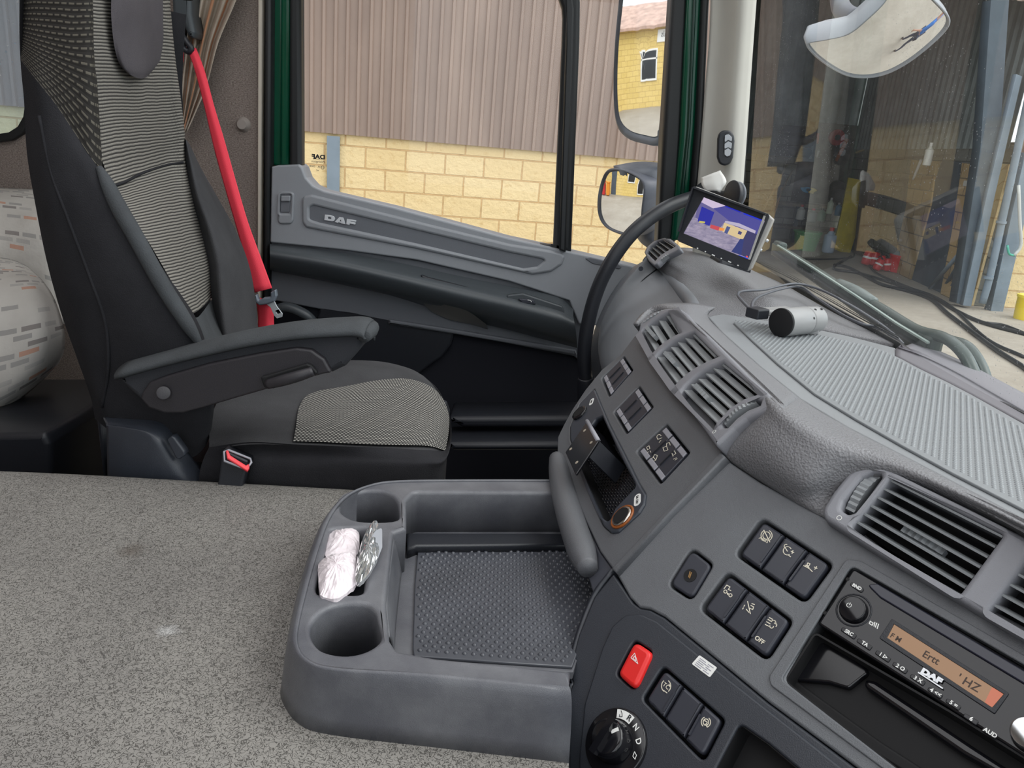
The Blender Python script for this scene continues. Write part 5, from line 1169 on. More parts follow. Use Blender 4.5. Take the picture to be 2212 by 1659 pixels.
# ================================================================== PASSENGER END OF DASH
P['dashend'] = plain('glovebox_plastic', (122, 125, 130), .42, grain=.0002, gs=1500)
ZE = 1.80
rows = [
 [aZ(1552, 545, 1.775), aZ(1622, 582, 1.775), aZ(1694, 615, 1.775), aZ(1800, 675, 1.775), aZ(1940, 744, 1.775)],
 [aZ(1520, 540, 1.792), aZ(1590, 578, 1.79), aZ(1650, 622, 1.79), aZ(1740, 675, 1.782), aZ(1850, 728, 1.774)],
 [aZ(1470, 535, 1.80), aZ(1540, 568, 1.80), aZ(1606, 610, 1.80), aZ(1665, 656, 1.79), aZ(1700, 700, 1.772)],
 [aY(1440, 552, 1.60), aY(1492, 586, 1.5), aY(1548, 625, 1.38), aY(1600, 662, 1.22), aZ(1600, 690, 1.770)],
 [aY(1425, 566, 1.61), aY(1462, 592, 1.52), aY(1500, 625, 1.4), aY(1535, 655, 1.25), aZ(1530, 686, 1.768)],
 [aY(1421, 577, 1.62), aY(1448, 602, 1.54), aY(1472, 627, 1.42), aY(1492, 650, 1.28), aY(1500, 680, 1.15)]]
surf('passenger_roll', rows, P['pad'], DB, 6, .01)
rows = [
 [aY(1396, 556, 1.64), aY(1418, 580, 1.62), aY(1448, 604, 1.54), aY(1472, 629, 1.42), aY(1492, 654, 1.28), aY(1500, 680, 1.15)],
 [aY(1376, 578, 1.63), aY(1392, 602, 1.60), aY(1415, 632, 1.52), aY(1440, 660, 1.4), aY(1460, 680, 1.26), aY(1470, 700, 1.14)],
 [aY(1346, 612, 1.62), aY(1352, 640, 1.58), aY(1370, 668, 1.5), aY(1395, 700, 1.38), aY(1420, 730, 1.25), aY(1430, 745, 1.13)],
 [aY(1318, 655, 1.62), aY(1318, 685, 1.57), aY(1328, 712, 1.48), aY(1345, 745, 1.36), aY(1370, 770, 1.24), aY(1385, 790, 1.12)],
 [aY(1294, 720, 1.61), aY(1292, 748, 1.56), aY(1298, 775, 1.47), aY(1310, 800, 1.35), aY(1330, 830, 1.23), aY(1345, 850, 1.11)],
 [aY(1305, 800, 1.60), aY(1308, 820, 1.55), aY(1315, 850, 1.46), aY(1325, 880, 1.34), aY(1340, 900, 1.22), aY(1350, 920, 1.1)]]
surf('glovebox_front', rows, P['dashend'], DB, 6, .01)
tube('crease_backing', [v + (v - CAM).normalized() * .026 for v in [aY(1396, 556, 1.64), aY(1421, 579, 1.62), aY(1448, 603, 1.54), aY(1472, 628, 1.42), aY(1492, 652, 1.28), aY(1505, 682, 1.15)]], .012, P['dashend'], DB, 8, 4)
tube('glovebox_seam', [v + (CAM - v).normalized() * .0006 for v in [aY(1418, 582, 1.615), aY(1392, 602, 1.60), aY(1372, 625, 1.59), aY(1352, 650, 1.57), aY(1330, 690, 1.56), aY(1310, 740, 1.555)]], .0014, P['black'], DB, 6, 5)
cyl('screw_cap', aY(1384, 580, 1.60), aY(1384, 580, 1.60) + V3((0, -.003, 0)), .005, .005, P['key'], DB, 12)
# side wall between glovebox and door (dark rounded)
surf('dash_end_cover', [[aY(1370, 575, 1.70), aY(1330, 620, 1.70), aY(1292, 690, 1.70), aY(1275, 760, 1.70), aY(1280, 850, 1.70)],
    [aY(1396, 560, 1.64), aY(1350, 613, 1.62), aY(1312, 680, 1.61), aY(1294, 730, 1.60), aY(1300, 800, 1.60)]], P['doorlow'], DB, 5, .006)
# corner vent
FCo = aY(1440, 550, 1.58); FCV = Frame(FCo, -lat(-10) , fwd_(-10, 48))
cvo = [(1392, 545), (1398, 532), (1412, 520), (1432, 514), (1448, 515), (1466, 530), (1470, 537), (1452, 546), (1432, 556), (1419, 570), (1412, 572), (1400, 562)]
cvh = [(1397, 545), (1404, 532), (1418, 521), (1434, 516), (1459, 532), (1440, 542), (1426, 551), (1415, 563)]
cv = pp('corner_vent', FCV, cvo, -.006, .006, .003, P['ventgrey'], DB, .004, holes=[cvh], hr=.002)
pp('vent_cavity', FCV, cvo, -.016, -.005, .001, P['void'], cv, .004)
slats(FCV, [(1434, 516), (1459, 532), (1415, 563), (1397, 545)], 5, .003, P['slat'], cv, .014, -.5)
knurl('thumb_wheel', FCV, (1422, 566), (1452, 545), .01, .006, cv, .004, 7, .002)

# ================================================================== ENGINE TUNNEL
TZ = 1.55
far = [(-900, 985), (0, 1015), (400, 1036), (765, 1057), (1100, 1076), (1196, 1082)]
fp = [V3(aZ(x, y, TZ)) for x, y in far]
nearY = .12
rows = [[V3((p.x, p.y + .003, 1.10)) for p in fp], [V3((p.x, p.y + .003, 1.40)) for p in fp], [V3((p.x, p.y + .003, TZ - .035)) for p in fp], [V3((p.x, p.y + .002, TZ - .008)) for p in fp], [V3((p.x, p.y - .025, TZ)) for p in fp],
        [V3((p.x, .65, TZ)) for p in fp], [V3((p.x, .4, TZ)) for p in fp], [V3((p.x, nearY, TZ - .004)) for p in fp], [V3((p.x, nearY - .03, TZ - .03)) for p in fp], [V3((p.x, nearY - .03, 1.10)) for p in fp]]
et = surf('engine_tunnel', rows, P['tunnel'], None, 6); tag(et, 'wide engine tunnel covered in wrinkled grey vinyl matting beside the seat', 'engine cover')
# ================================================================== STORAGE TRAY
RZ = 1.61
TR = T('storage_tray', 'grey moulded tray with two cup holders and a dimpled mat on the engine tunnel', 'tray', aZ(950, 1300, TZ))
fz = ZF(0)
def zl(x, y, z=RZ): p = aZ(x, y, z); return (p.x, p.y)
nb = aZ(1229, 1643, TZ)
def P2(v): return Vector((v[0], v[1]))
tp = [zl(1300, 1042), zl(1195, 1041), zl(1000, 1041), zl(860, 1043), zl(800, 1052), zl(752, 1074), zl(718, 1114), zl(694, 1172), zl(668, 1262), zl(648, 1345), zl(645, 1392), zl(668, 1424), zl(730, 1441), zl(930, 1455), zl(1229, 1484)]
of_ = [(0, .012), (0, .012), (0, .012), (-.003, .012), (-.008, .010), (-.012, .008), (-.015, .003), (-.016, 0), (-.015, 0), (-.012, -.002)]
bt = [(a[0] + d[0], a[1] + d[1]) for a, d in zip(tp, of_)] + [zl(x, y, TZ) for x, y in [(618, 1515), (655, 1563), (730, 1584), (930, 1608), (1229, 1643)]]
tps = spl([P2(v) for v in tp], 4, False); bts = spl([P2(v) for v in bt], 4, False)
rows = []
for u_, v_ in ((0, 0), (.22, .03), (.42, .11), (.58, .26), (.72, .48), (.86, .75), (1, 1)):
    rows.append([V3((a.x + (b.x - a.x) * u_, a.y + (b.y - a.y) * u_, RZ + (TZ - RZ) * v_)) for a, b in zip(tps, bts)])
N_ = len(tps); Vs = [p for r in rows for p in r]; Fs = [[j * N_ + i, (j + 1) * N_ + i, (j + 1) * N_ + i + 1, j * N_ + i + 1] for j in range(len(rows) - 1) for i in range(N_ - 1)]
sk_ = obj('tray_skirt', Vs, Fs, P['tray'], TR, None, True); md = sk_.modifiers.new('solid', 'SOLIDIFY'); md.thickness = .003; md.offset = 1
outer_r = [tuple(v) for v in tps] + fil([zl(1233, 1448), zl(940, 1419), zl(858, 1404), zl(842, 1380), zl(834, 1300), zl(850, 1150), zl(878, 1140), zl(878, 1080), zl(895, 1062), zl(1200, 1064), zl(1300, 1066)], [0, .03, .008, .01, .01, .004, .003, .01, .01, 0, 0], 5)
kp = {(round(v.x, 5), round(v.y, 5)) for v in tps}
cup1 = [zl(x, y) for x, y in spl([Vector(v) for v in [(735, 1100), (748, 1072), (785, 1060), (825, 1060), (852, 1074), (861, 1098), (856, 1122), (800, 1126), (760, 1120)]], 4)]
cup2 = [zl(x, y) for x, y in spl([Vector(v) for v in [(671, 1366), (682, 1334), (720, 1308), (775, 1302), (806, 1314), (818, 1345), (822, 1380), (788, 1405), (740, 1413), (692, 1400)]], 4)]
pock = fil([zl(x, y) for x, y in [(713, 1141), (800, 1138), (795, 1200), (784, 1283), (686, 1283), (682, 1268)]], .008)
main = plate('tray_body', fz, [outer_r, cup1, cup2, pock], RZ - .056, RZ, .0045, P['tray'], TR, True, kp)
wellp = [zl(x, y, TZ + .008) for x, y in [(850, 1120), (1330, 1120), (1330, 1240), (1300, 1290), (1262, 1375), (1238, 1452), (940, 1460), (820, 1430)]]
# inner walls & wells
fl_ = plate('well_floor', fz, [wellp], TZ + .001, TZ + .008, .0, P['tray'], TR)
# sloped bank between cup holders and well
surf('inner_slope', [[aZ(851, 1165, RZ - .006), aZ(843, 1230, RZ - .006), aZ(835, 1300, RZ - .006), aZ(842, 1375, RZ - .006)],
    [aZ(858, 1175, RZ - .02), aZ(850, 1240, RZ - .02), aZ(845, 1315, RZ - .02), aZ(848, 1385, RZ - .02)],
    [aZ(872, 1200, TZ + .009), aZ(863, 1280, TZ + .009), aZ(855, 1360, TZ + .009), aZ(852, 1415, TZ + .009)]], P['tray'], TR, 4, .002)
fm_ = [(903, 1186), (920, 1182), (1237, 1185), (1318, 1188), (1318, 1250), (1262, 1370), (1236, 1440), (894, 1417), (892, 1400), (896, 1260)]
matp = fil([zl(x, y, TZ + .011) for x, y in fm_], [.006, .002, 0, 0, 0, 0, 0, .003, 0, 0])
tm = plate('dimpled_mat', fz, [matp], TZ + .008, TZ + .011, .001, P['mat'], TR)
bumps('mat_bumps', ZF(TZ + .011), [Vector(p) for p in matp], .0080, .0026, .0020, 0, P['mat'], tm, .02, .95, 6)
# cup bottoms
plate('cup_floor', fz, [cup1], TZ - .0, TZ + .004, .001, P['tray'], TR); plate('cup_floor', fz, [cup2], TZ, TZ + .004, .001, P['tray'], TR); plate('pocket_floor', fz, [pock], TZ, TZ + .012, .001, P['lowdark'], TR)
# dark shelf at the back wall of the well
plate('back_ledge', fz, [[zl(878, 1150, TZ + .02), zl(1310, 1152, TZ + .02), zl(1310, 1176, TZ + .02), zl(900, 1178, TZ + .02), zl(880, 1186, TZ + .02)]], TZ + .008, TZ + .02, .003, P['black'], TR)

# crumpled packets in the pocket
def crumple(nm, px, z0, h, amp, mat, lab, cat, par=None, seed=1, dome=.008, thick=.004):
    rnd = random.Random(seed); q = [aZ(x, y, z0) for x, y in px]; c = sum(q, V3()) / len(q); q = [v for v in spl([Vector(v) for v in q], 4)]
    N = len(q); R_ = 6; Vs = []; Fs = []
    ridg = [rnd.uniform(0, 6.28) for _ in range(5)]
    for side in (1, -1):
        Vs.append(V3(c) + V3((0, 0, h + (dome if side > 0 else 0))))
        for k in range(1, R_ + 1):
            t_ = k / R_
            for i, v in enumerate(q):
                p = V3(c).lerp(V3(v), t_); z = h * (1 - .1 * t_) + dome * (1 - t_ ** 2) * (1 if side > 0 else 0)
                cr = rnd.uniform(-amp, amp) * (1 if k < R_ else .6); z += abs(math.sin(p.x * 160 + ridg[0]) * math.cos(p.y * 190 + ridg[1])) * amp * 1.6
                Vs.append(V3((p.x, p.y, z0 + z - z0 * 0 + cr - (thick if side < 0 else 0) * (1 if k < R_ else .3)))) if False else Vs.append(V3((p.x + rnd.uniform(-amp, amp) * .5, p.y + rnd.uniform(-amp, amp) * .5, z0 + z + cr - (thick if side < 0 else 0))))
    B = 1 + R_ * N; Vs[0].z = z0 + h + dome; Vs[B].z = z0 + h - thick
    for s_, b in ((1, 0), (-1, B)):
        for i in range(N):
            f = [b, b + 1 + i, b + 1 + (i + 1) % N]; Fs.append(f if s_ > 0 else f[::-1])
        for k in range(R_ - 1):
            for i in range(N):
                a = b + 1 + k * N + i; d = b + 1 + k * N + (i + 1) % N; f = [a, a + N, d + N, d]; Fs.append(f if s_ > 0 else f[::-1])
    e = 1 + (R_ - 1) * N
    for i in range(N): Fs.append([e + i, B + e + i, B + e + (i + 1) % N, e + (i + 1) % N])
    o = obj(nm, Vs, Fs, mat, par)
    if lab: tag(o, lab, cat)
    return o
pw = MT('white_plastic_film', (226, 216, 220), .3); pw.b.inputs['Specular IOR Level'].default_value = .7
pw.bump(pw.noise(70, 3), .0025); pw = pw.m
crumple('plastic_packet', [(735, 1144), (760, 1141), (774, 1146), (776, 1170), (772, 1198), (740, 1212), (704, 1202), (704, 1176), (714, 1148)], RZ - .006, 0, .0007, pw, 'crumpled pale pink and white packet lying upper in the tray pocket', 'packet', None, 3)
crumple('plastic_packet', [(700, 1206), (735, 1198), (766, 1190), (769, 1220), (770, 1258), (752, 1278), (728, 1296), (700, 1290), (690, 1281), (688, 1240), (687, 1222)], RZ + .002, 0, .0009, pw, 'crumpled white plastic packet lying nearest the lower cup holder', 'packet', None, 5, .012)
clr = glass('clear_bag', (.93, .93, .94), .4, 30, False)
GD = T('bagged_gadget', 'small grey electronic gadget in a clear plastic bag beside the white packets', 'gadget', aZ(793, 1200, RZ - .01))
fg = Frame(aZ(795, 1200, RZ + .008), (.25, 1, 0), (-.75, .15, .55)); fg = Frame(aZ(795, 1205, RZ + .006), (-.9, .1, .42), (.22, 1, 0))
gb_ = pp('gadget_body', fg, [(800, 1150), (812, 1142), (816, 1190), (810, 1215), (790, 1248), (778, 1238), (782, 1190)], -.003, .003, .001, plain('gadget_grey', (150, 152, 158), .25), GD, .002)
ribbons('dark_window', fg, [[(793, 1172), (788, 1196)]], .006, P['blackgl'], GD, .0032, True, .0004); ribbons('red_mark', fg, [[(797, 1147), (803, 1145)]], .004, P['red'], GD, .0034, True, .0004)
crumple('clear_bag', [(806, 1128), (814, 1126), (818, 1150), (819, 1190), (808, 1220), (786, 1252), (772, 1258), (768, 1240), (776, 1190), (790, 1150)], RZ + .008, 0, .0006, clr, None, None, GD, 9, .005)

# ================================================================== PASSENGER SEAT
ST_ = T('passenger_seat', 'black passenger seat with ribbed grey patterned centre panel and folded down armrest', 'seat', aY(600, 1000, 1.15))
Y0, Y1 = .95, 1.38
def R5(pts): return [aY(*p) for p in pts]
# near side (black) : rear edge -> middle -> front crest -> inner edge at the pattern
sd = surf('side_bolster', [
 R5([(44, 128, Y0 + .03), (75, 168, Y0), (120, 225, Y0 - .004), (160, 285, Y0 - .004), (200, 345, Y0 - .004), (213, 362, Y0 - .002), (226, 376, Y0 + .012), (236, 388, Y0 + .03)]),
 R5([(52, 220, Y0 + .03), (85, 250, Y0 - .002), (125, 290, Y0 - .01), (165, 335, Y0 - .012), (205, 380, Y0 - .012), (225, 396, Y0 - .008), (238, 402, Y0 + .01), (246, 408, Y0 + .03)]),
 R5([(58, 330, Y0 + .03), (90, 345, Y0 - .006), (130, 370, Y0 - .016), (175, 400, Y0 - .018), (222, 430, Y0 - .02), (248, 445, Y0 - .014), (262, 450, Y0 + .005), (270, 452, Y0 + .03)]),
 R5([(76, 440, Y0 + .03), (105, 450, Y0 - .008), (150, 465, Y0 - .02), (200, 485, Y0 - .026), (250, 505, Y0 - .026), (285, 512, Y0 - .02), (302, 514, Y0 + .0), (312, 516, Y0 + .03)]),
 R5([(100, 560, Y0 + .03), (130, 570, Y0 - .006), (180, 582, Y0 - .022), (240, 598, Y0 - .03), (300, 612, Y0 - .03), (338, 612, Y0 - .022), (358, 610, Y0 - .002), (372, 608, Y0 + .03)]),
 R5([(130, 670, Y0 + .03), (160, 680, Y0 - .004), (215, 690, Y0 - .02), (280, 700, Y0 - .03), (345, 705, Y0 - .028), (392, 700, Y0 - .02), (414, 694, Y0 - .002), (425, 690, Y0 + .03)]),
 R5([(165, 770, Y0 + .03), (190, 775, Y0 - .0), (240, 785, Y0 - .012), (310, 790, Y0 - .02), (380, 790, Y0 - .02), (425, 775, Y0 - .01), (440, 765, Y0 + .005), (448, 758, Y0 + .03)]),
 R5([(195, 855, Y0 + .03), (215, 865, Y0 + .0), (260, 880, Y0 - .006), (330, 885, Y0 - .012), (410, 880, Y0 - .014), (448, 872, Y0 - .006), (460, 865, Y0 + .01), (462, 860, Y0 + .03)]),
 R5([(205, 905, Y0 + .03), (230, 925, Y0 + .01), (280, 960, Y0 + .006), (350, 985, Y0 + .0), (410, 990, Y0 - .002), (440, 968, Y0 + .0), (452, 945, Y0 + .01), (458, 920, Y0 + .03)])], P['seatblk'], ST_, 5)
# grey suede crest line
cr = tube('bolster_piping', R5([(214, 362, Y0 - .004), (232, 398, Y0 - .012), (256, 448, Y0 - .018), (294, 514, Y0 - .024), (348, 612, Y0 - .024), (403, 698, Y0 - .02), (432, 745, Y0 - .014)]), [.004, .008, .010, .010, .010, .009, .004], P['seatgrey'], ST_, 8, 5)
# rear shell edge seam
tube('rear_seam', R5([(85, 250, Y0 - .004), (110, 370, Y0 - .012), (150, 480, Y0 - .020), (195, 600, Y0 - .024), (228, 700, Y0 - .022), (233, 800, Y0 - .012), (220, 880, Y0 - .002)]), .0022, P['seatblk'], ST_, 6, 5)
# head side (patterned)
surf('upper_side', [
 R5([(44, -90, Y0 + .05), (75, -90, Y0 + .03), (120, -90, Y0 + .02), (160, -90, Y0 + .018), (186, -90, Y0 + .02), (200, -90, Y0 + .035)]),
 R5([(42, 20, Y0 + .05), (75, 20, Y0 + .025), (120, 22, Y0 + .012), (160, 25, Y0 + .01), (192, 25, Y0 + .014), (204, 25, Y0 + .035)]),
 R5([(42, 80, Y0 + .045), (75, 95, Y0 + .015), (120, 110, Y0 + .006), (160, 120, Y0 + .004), (195, 125, Y0 + .010), (207, 125, Y0 + .035)]),
 R5([(44, 128, Y0 + .03), (75, 168, Y0 - .0), (120, 225, Y0 - .004), (160, 285, Y0 - .004), (200, 345, Y0 - .004), (222, 368, Y0 + .01)])], P['stripeside'], ST_, 6)
# patterned front panel of the whole backrest
YH = 1.22
surf('patterned_panel', [
 R5([(196, -90, Y0 + .03), (222, -90, Y0 + .05), (270, -88, Y0 + .12), (330, -86, YH - .03), (352, -85, YH), (362, -85, YH + .05)]),
 R5([(200, 25, Y0 + .028), (225, 27, Y0 + .05), (275, 30, Y0 + .12), (335, 32, YH - .03), (362, 34, YH), (370, 35, YH + .05)]),
 R5([(203, 125, Y0 + .026), (228, 127, Y0 + .05), (280, 130, Y0 + .13), (345, 132, YH - .02), (374, 134, YH + .01), (380, 135, YH + .05)]),
 R5([(206, 225, Y0 + .024), (238, 222, Y0 + .06), (290, 222, Y0 + .14), (352, 218, YH - .01), (386, 216, YH + .02), (391, 216, YH + .06)]),
 R5([(212, 310, Y0 + .018), (248, 302, Y0 + .06), (300, 296, Y0 + .15), (360, 290, YH), (394, 284, YH + .03), (399, 284, YH + .07)]),
 R5([(236, 388, Y0 + .02), (265, 380, Y0 + .06), (310, 366, Y0 + .15), (362, 352, YH + .0), (396, 348, YH + .03), (402, 346, YH + .06)]),
 R5([(275, 455, Y0 + .022), (300, 450, Y0 + .05), (340, 440, Y0 + .13), (385, 432, YH - .02), (412, 428, YH + .02), (420, 426, YH + .04)]),
 R5([(318, 518, Y0 + .024), (340, 515, Y0 + .05), (375, 508, Y0 + .13), (412, 500, YH - .02), (432, 496, YH + .02), (440, 494, YH + .04)]),
 R5([(366, 600, Y0 + .026), (382, 597, Y0 + .05), (405, 590, Y0 + .12), (434, 580, YH - .03), (449, 574, YH + .0), (456, 572, YH + .03)]),
 R5([(412, 678, Y0 + .03), (420, 676, Y0 + .05), (432, 668, Y0 + .11), (446, 655, YH - .04), (455, 645, YH - .0), (462, 642, YH + .03)])], P['stripeback'], ST_, 6)
surf('lower_back_panel', [
 R5([(405, 676, Y0 + .03), (424, 686, Y0 + .05), (436, 676, Y0 + .11), (448, 660, YH - .04), (457, 648, YH - .0), (466, 640, YH + .04)]),
 R5([(430, 730, Y0 + .02), (440, 724, Y0 + .05), (450, 712, Y0 + .11), (462, 696, YH - .04), (470, 684, YH - .0), (480, 676, YH + .04)]),
 R5([(446, 790, Y0 + .02), (460, 782, Y0 + .05), (475, 765, Y0 + .11), (490, 745, YH - .04), (498, 730, YH - .0), (510, 722, YH + .04)])], P['seatgrey'], ST_, 4)
# tan seam across the panel
tube('panel_seam', [v + (CAM - v).normalized() * .003 for v in R5([(245, 402, Y0 + .02), (272, 392, Y0 + .06), (312, 372, Y0 + .15), (362, 356, YH + .0), (396, 351, YH + .03)])], .0018, P['seatblk'], ST_, 6, 5)
# headrest pad
surf('headrest_pad', [
 R5([(246, -90, Y0 + .045), (262, -90, Y0 + .07), (295, -90, Y0 + .12), (330, -90, YH - .06), (352, -90, YH - .035)]),
 R5([(240, 10, Y0 + .05), (262, 5, Y0 + .065), (300, 5, Y0 + .115), (335, 8, YH - .06), (352, 10, YH - .025)]),
 R5([(243, 70, Y0 + .055), (262, 68, Y0 + .07), (302, 68, Y0 + .12), (340, 68, YH - .05), (353, 70, YH - .02)]),
 R5([(249, 110, Y0 + .065), (265, 112, Y0 + .075), (304, 114, Y0 + .125), (340, 108, YH - .045), (351, 102, YH - .015)]),
 R5([(258, 138, Y0 + .08), (272, 146, Y0 + .085), (306, 152, Y0 + .13), (335, 142, YH - .045), (345, 132, YH - .02)]),
 R5([(268, 152, Y0 + .10), (282, 162, Y0 + .10), (306, 170, Y0 + .14), (326, 160, YH - .045), (338, 148, YH - .02)])], plain('headrest_cloth', (88, 84, 88), .95, 0, .15, grain=.0004, gs=800, var=.06), ST_, 6)
# far bolster
surf('side_bolster', [
 R5([(398, 300, YH + .05), (402, 302, YH + .04), (406, 306, YH + .07), (410, 312, Y1 - .02)]),
 R5([(402, 350, YH + .04), (412, 345, YH + .03), (424, 352, YH + .07), (436, 366, Y1 - .02)]),
 R5([(414, 428, YH + .03), (430, 425, YH + .01), (456, 430, YH + .06), (478, 440, Y1 - .02)]),
 R5([(434, 496, YH + .02), (455, 492, YH - .0), (488, 500, YH + .06), (514, 508, Y1 - .02)]),
 R5([(450, 575, YH + .01), (475, 570, YH - .01), (512, 574, YH + .05), (540, 580, Y1 - .02)]),
 R5([(458, 645, YH + .0), (482, 644, YH - .02), (525, 652, YH + .05), (553, 655, Y1 - .02)]),
 R5([(468, 720, YH - .01), (492, 722, YH - .03), (535, 726, YH + .04), (562, 726, Y1 - .02)]),
 R5([(490, 800, YH - .02), (515, 800, YH - .03), (560, 800, YH + .04), (600, 790, Y1 - .02)])], P['seattop'], ST_, 5)
# rear shell closing the backrest
bsh = [(44, -90), (42, 20), (44, 128), (52, 220), (58, 330), (76, 440), (100, 560), (130, 670), (165, 770), (195, 855), (205, 905)]
surf('rear_shell', [[aY(x, y, Y0 + .03) for x, y in bsh], [aY(x, y, Y0 + .03) + V3((-.02, .10, .0)) for x, y in bsh], [aY(x, y, Y0 + .03) + V3((-.02, .3, .0)) for x, y in bsh], [aY(x, y, Y0 + .03) + V3((.02, .40, .0)) for x, y in bsh]], P['seatblk'], ST_, 5)
tA = [aY(44, -90, Y0 + .05), aY(120, -90, Y0 + .02), aY(200, -90, Y0 + .035), aY(270, -88, Y0 + .12), aY(352, -85, YH)]
tB = [p + V3((-.0, .06, .035)) for p in tA]; tC = [aY(44, -90, Y0 + .05) + V3((0, .30, .0)), aY(60, -90, Y0 + .05) + V3((.02, .32, .01)), aY(130, -90, Y0 + .05) + V3((.02, .32, .01)), aY(200, -90, YH) + V3((0, .06, 0)), aY(352, -85, YH) + V3((-.02, .05, 0))]
surf('head_top', [tA, [p.lerp(q, .5) + V3((0, 0, .03)) for p, q in zip(tA, tC)], tC], P['stripeside'], ST_, 5)
# ---- cushion
CZ = 1.60
def czp(x, y, z): return aZ(x, y, z)
surf('cushion_top', [
 [czp(452, 972, CZ - .02), czp(540, 960, CZ), czp(640, 962, CZ + .004), czp(740, 966, CZ + .004), czp(850, 970, CZ), czp(920, 974, CZ - .008), czp(955, 980, CZ - .025)],
 [czp(452, 945, CZ - .01), czp(545, 930, CZ), czp(640, 925, CZ + .0), czp(745, 930, CZ + .0), czp(860, 935, CZ - .002), czp(940, 940, CZ - .01), czp(966, 944, CZ - .03)],
 [czp(455, 900, CZ - .01), czp(550, 885, CZ - .01), czp(650, 880, CZ - .01), czp(755, 880, CZ - .008), czp(860, 885, CZ - .006), czp(940, 895, CZ - .012), czp(968, 905, CZ - .03)],
 [czp(480, 850, CZ - .01), czp(570, 842, CZ - .01), czp(665, 838, CZ - .01), czp(760, 836, CZ - .008), czp(850, 838, CZ - .006), czp(925, 850, CZ - .012), czp(955, 862, CZ - .03)],
 [czp(500, 812, CZ + .0), czp(590, 806, CZ + .0), czp(680, 800, CZ + .004), czp(760, 796, CZ + .006), czp(840, 800, CZ + .002), czp(905, 815, CZ - .008), czp(935, 832, CZ - .03)],
 [czp(520, 790, CZ + .0), czp(610, 784, CZ + .0), czp(690, 780, CZ), czp(765, 778, CZ + .002), czp(830, 782, CZ - .004), czp(885, 796, CZ - .014), czp(915, 812, CZ - .035)]], P['seattop'], ST_, 6)
surf('cushion_pattern', [
 [v + V3((0, 0, .0035)) for v in r] for r in [
 [czp(634, 958, CZ + .003), czp(700, 960, CZ + .004), czp(780, 964, CZ + .003), czp(860, 966, CZ), czp(925, 968, CZ - .008), czp(962, 978, CZ - .028)],
 [czp(640, 922, CZ + .0), czp(705, 925, CZ + .0), czp(785, 930, CZ + .0), czp(865, 934, CZ - .002), czp(938, 938, CZ - .010), czp(968, 945, CZ - .03)],
 [czp(646, 885, CZ - .01), czp(710, 882, CZ - .008), czp(785, 882, CZ - .007), czp(865, 885, CZ - .006), czp(942, 895, CZ - .012), czp(970, 905, CZ - .03)],
 [czp(662, 860, CZ - .01), czp(730, 852, CZ - .008), czp(800, 846, CZ - .006), czp(865, 848, CZ - .006), czp(930, 858, CZ - .012), czp(960, 872, CZ - .03)],
 [czp(690, 848, CZ - .009), czp(750, 838, CZ - .007), czp(815, 826, CZ - .004), czp(875, 822, CZ - .005), czp(920, 834, CZ - .012), czp(945, 850, CZ - .03)]]], P['stripeseat'], ST_, 6)
surf('cushion_side', [
 [czp(452, 966, CZ - .015), czp(540, 955, CZ + .002), czp(640, 960, CZ + .006), czp(740, 964, CZ + .006), czp(850, 968, CZ + .002), czp(920, 972, CZ - .006), czp(962, 966, CZ - .03), czp(970, 905, CZ - .034), czp(948, 845, CZ - .034), czp(914, 812, CZ - .036)],
 [aY(440, 990, .925), aY(540, 975, .925), aY(640, 980, .922), aY(740, 985, .922), aY(850, 990, .922), aY(920, 994, .928), aY(966, 985, .96), aY(974, 915, 1.12), aY(950, 850, 1.27), aY(916, 815, 1.37)],
 [aY(430, 1030, .925), aY(540, 1010, .918), aY(640, 1012, .915), aY(740, 1015, .915), aY(850, 1016, .915), aY(920, 1018, .925), aY(958, 1010, .96), aY(966, 940, 1.12), aY(945, 880, 1.27), aY(912, 840, 1.37)],
 [aY(425, 1110, .93), aY(540, 1110, .925), aY(640, 1110, .925), aY(740, 1110, .925), aY(850, 1110, .925), aY(915, 1100, .935), aY(950, 1090, .96), aY(955, 1020, 1.12), aY(935, 950, 1.27), aY(905, 920, 1.37)]], P['seatblk'], ST_, 6)
box('seat_base', V3((-.33, 1.155, 1.32)), (.44, .40, .44), P['black'], ST_, .02)
# side cover of the recliner (glossy dark plastic)
fcv = YF(.935)
rc = surf('recliner_cover', [
 [aY(222, 900, .955), aY(270, 902, .95), aY(330, 905, .945), aY(362, 918, .945), (aY(392, 960, .945)), aY(425, 1000, .945), aY(458, 1040, .945)],
 [aY(228, 915, .935), aY(270, 920, .925), aY(318, 928, .92), aY(345, 945, .918), aY(370, 985, .918), aY(398, 1028, .918), aY(415, 1060, .918)],
 [aY(230, 935, .93), aY(268, 940, .92), aY(305, 950, .915), aY(328, 970, .912), aY(345, 1000, .912), aY(368, 1040, .912), aY(380, 1070, .912)],
 [aY(232, 1060, .93), aY(262, 1060, .92), aY(290, 1062, .916), aY(310, 1065, .914), aY(328, 1070, .914), aY(345, 1076, .914), aY(360, 1085, .914)]], plain('recliner_plastic', (50, 54, 62), .35, grain=.0002, gs=1200), ST_, 6, .004)
pp('cover_button', YF(.916), [(360, 950), (372, 940), (398, 976), (400, 984), (386, 994), (378, 988)], -.006, .006, .002, bpy.data.materials['recliner_plastic'], ST_, .004)
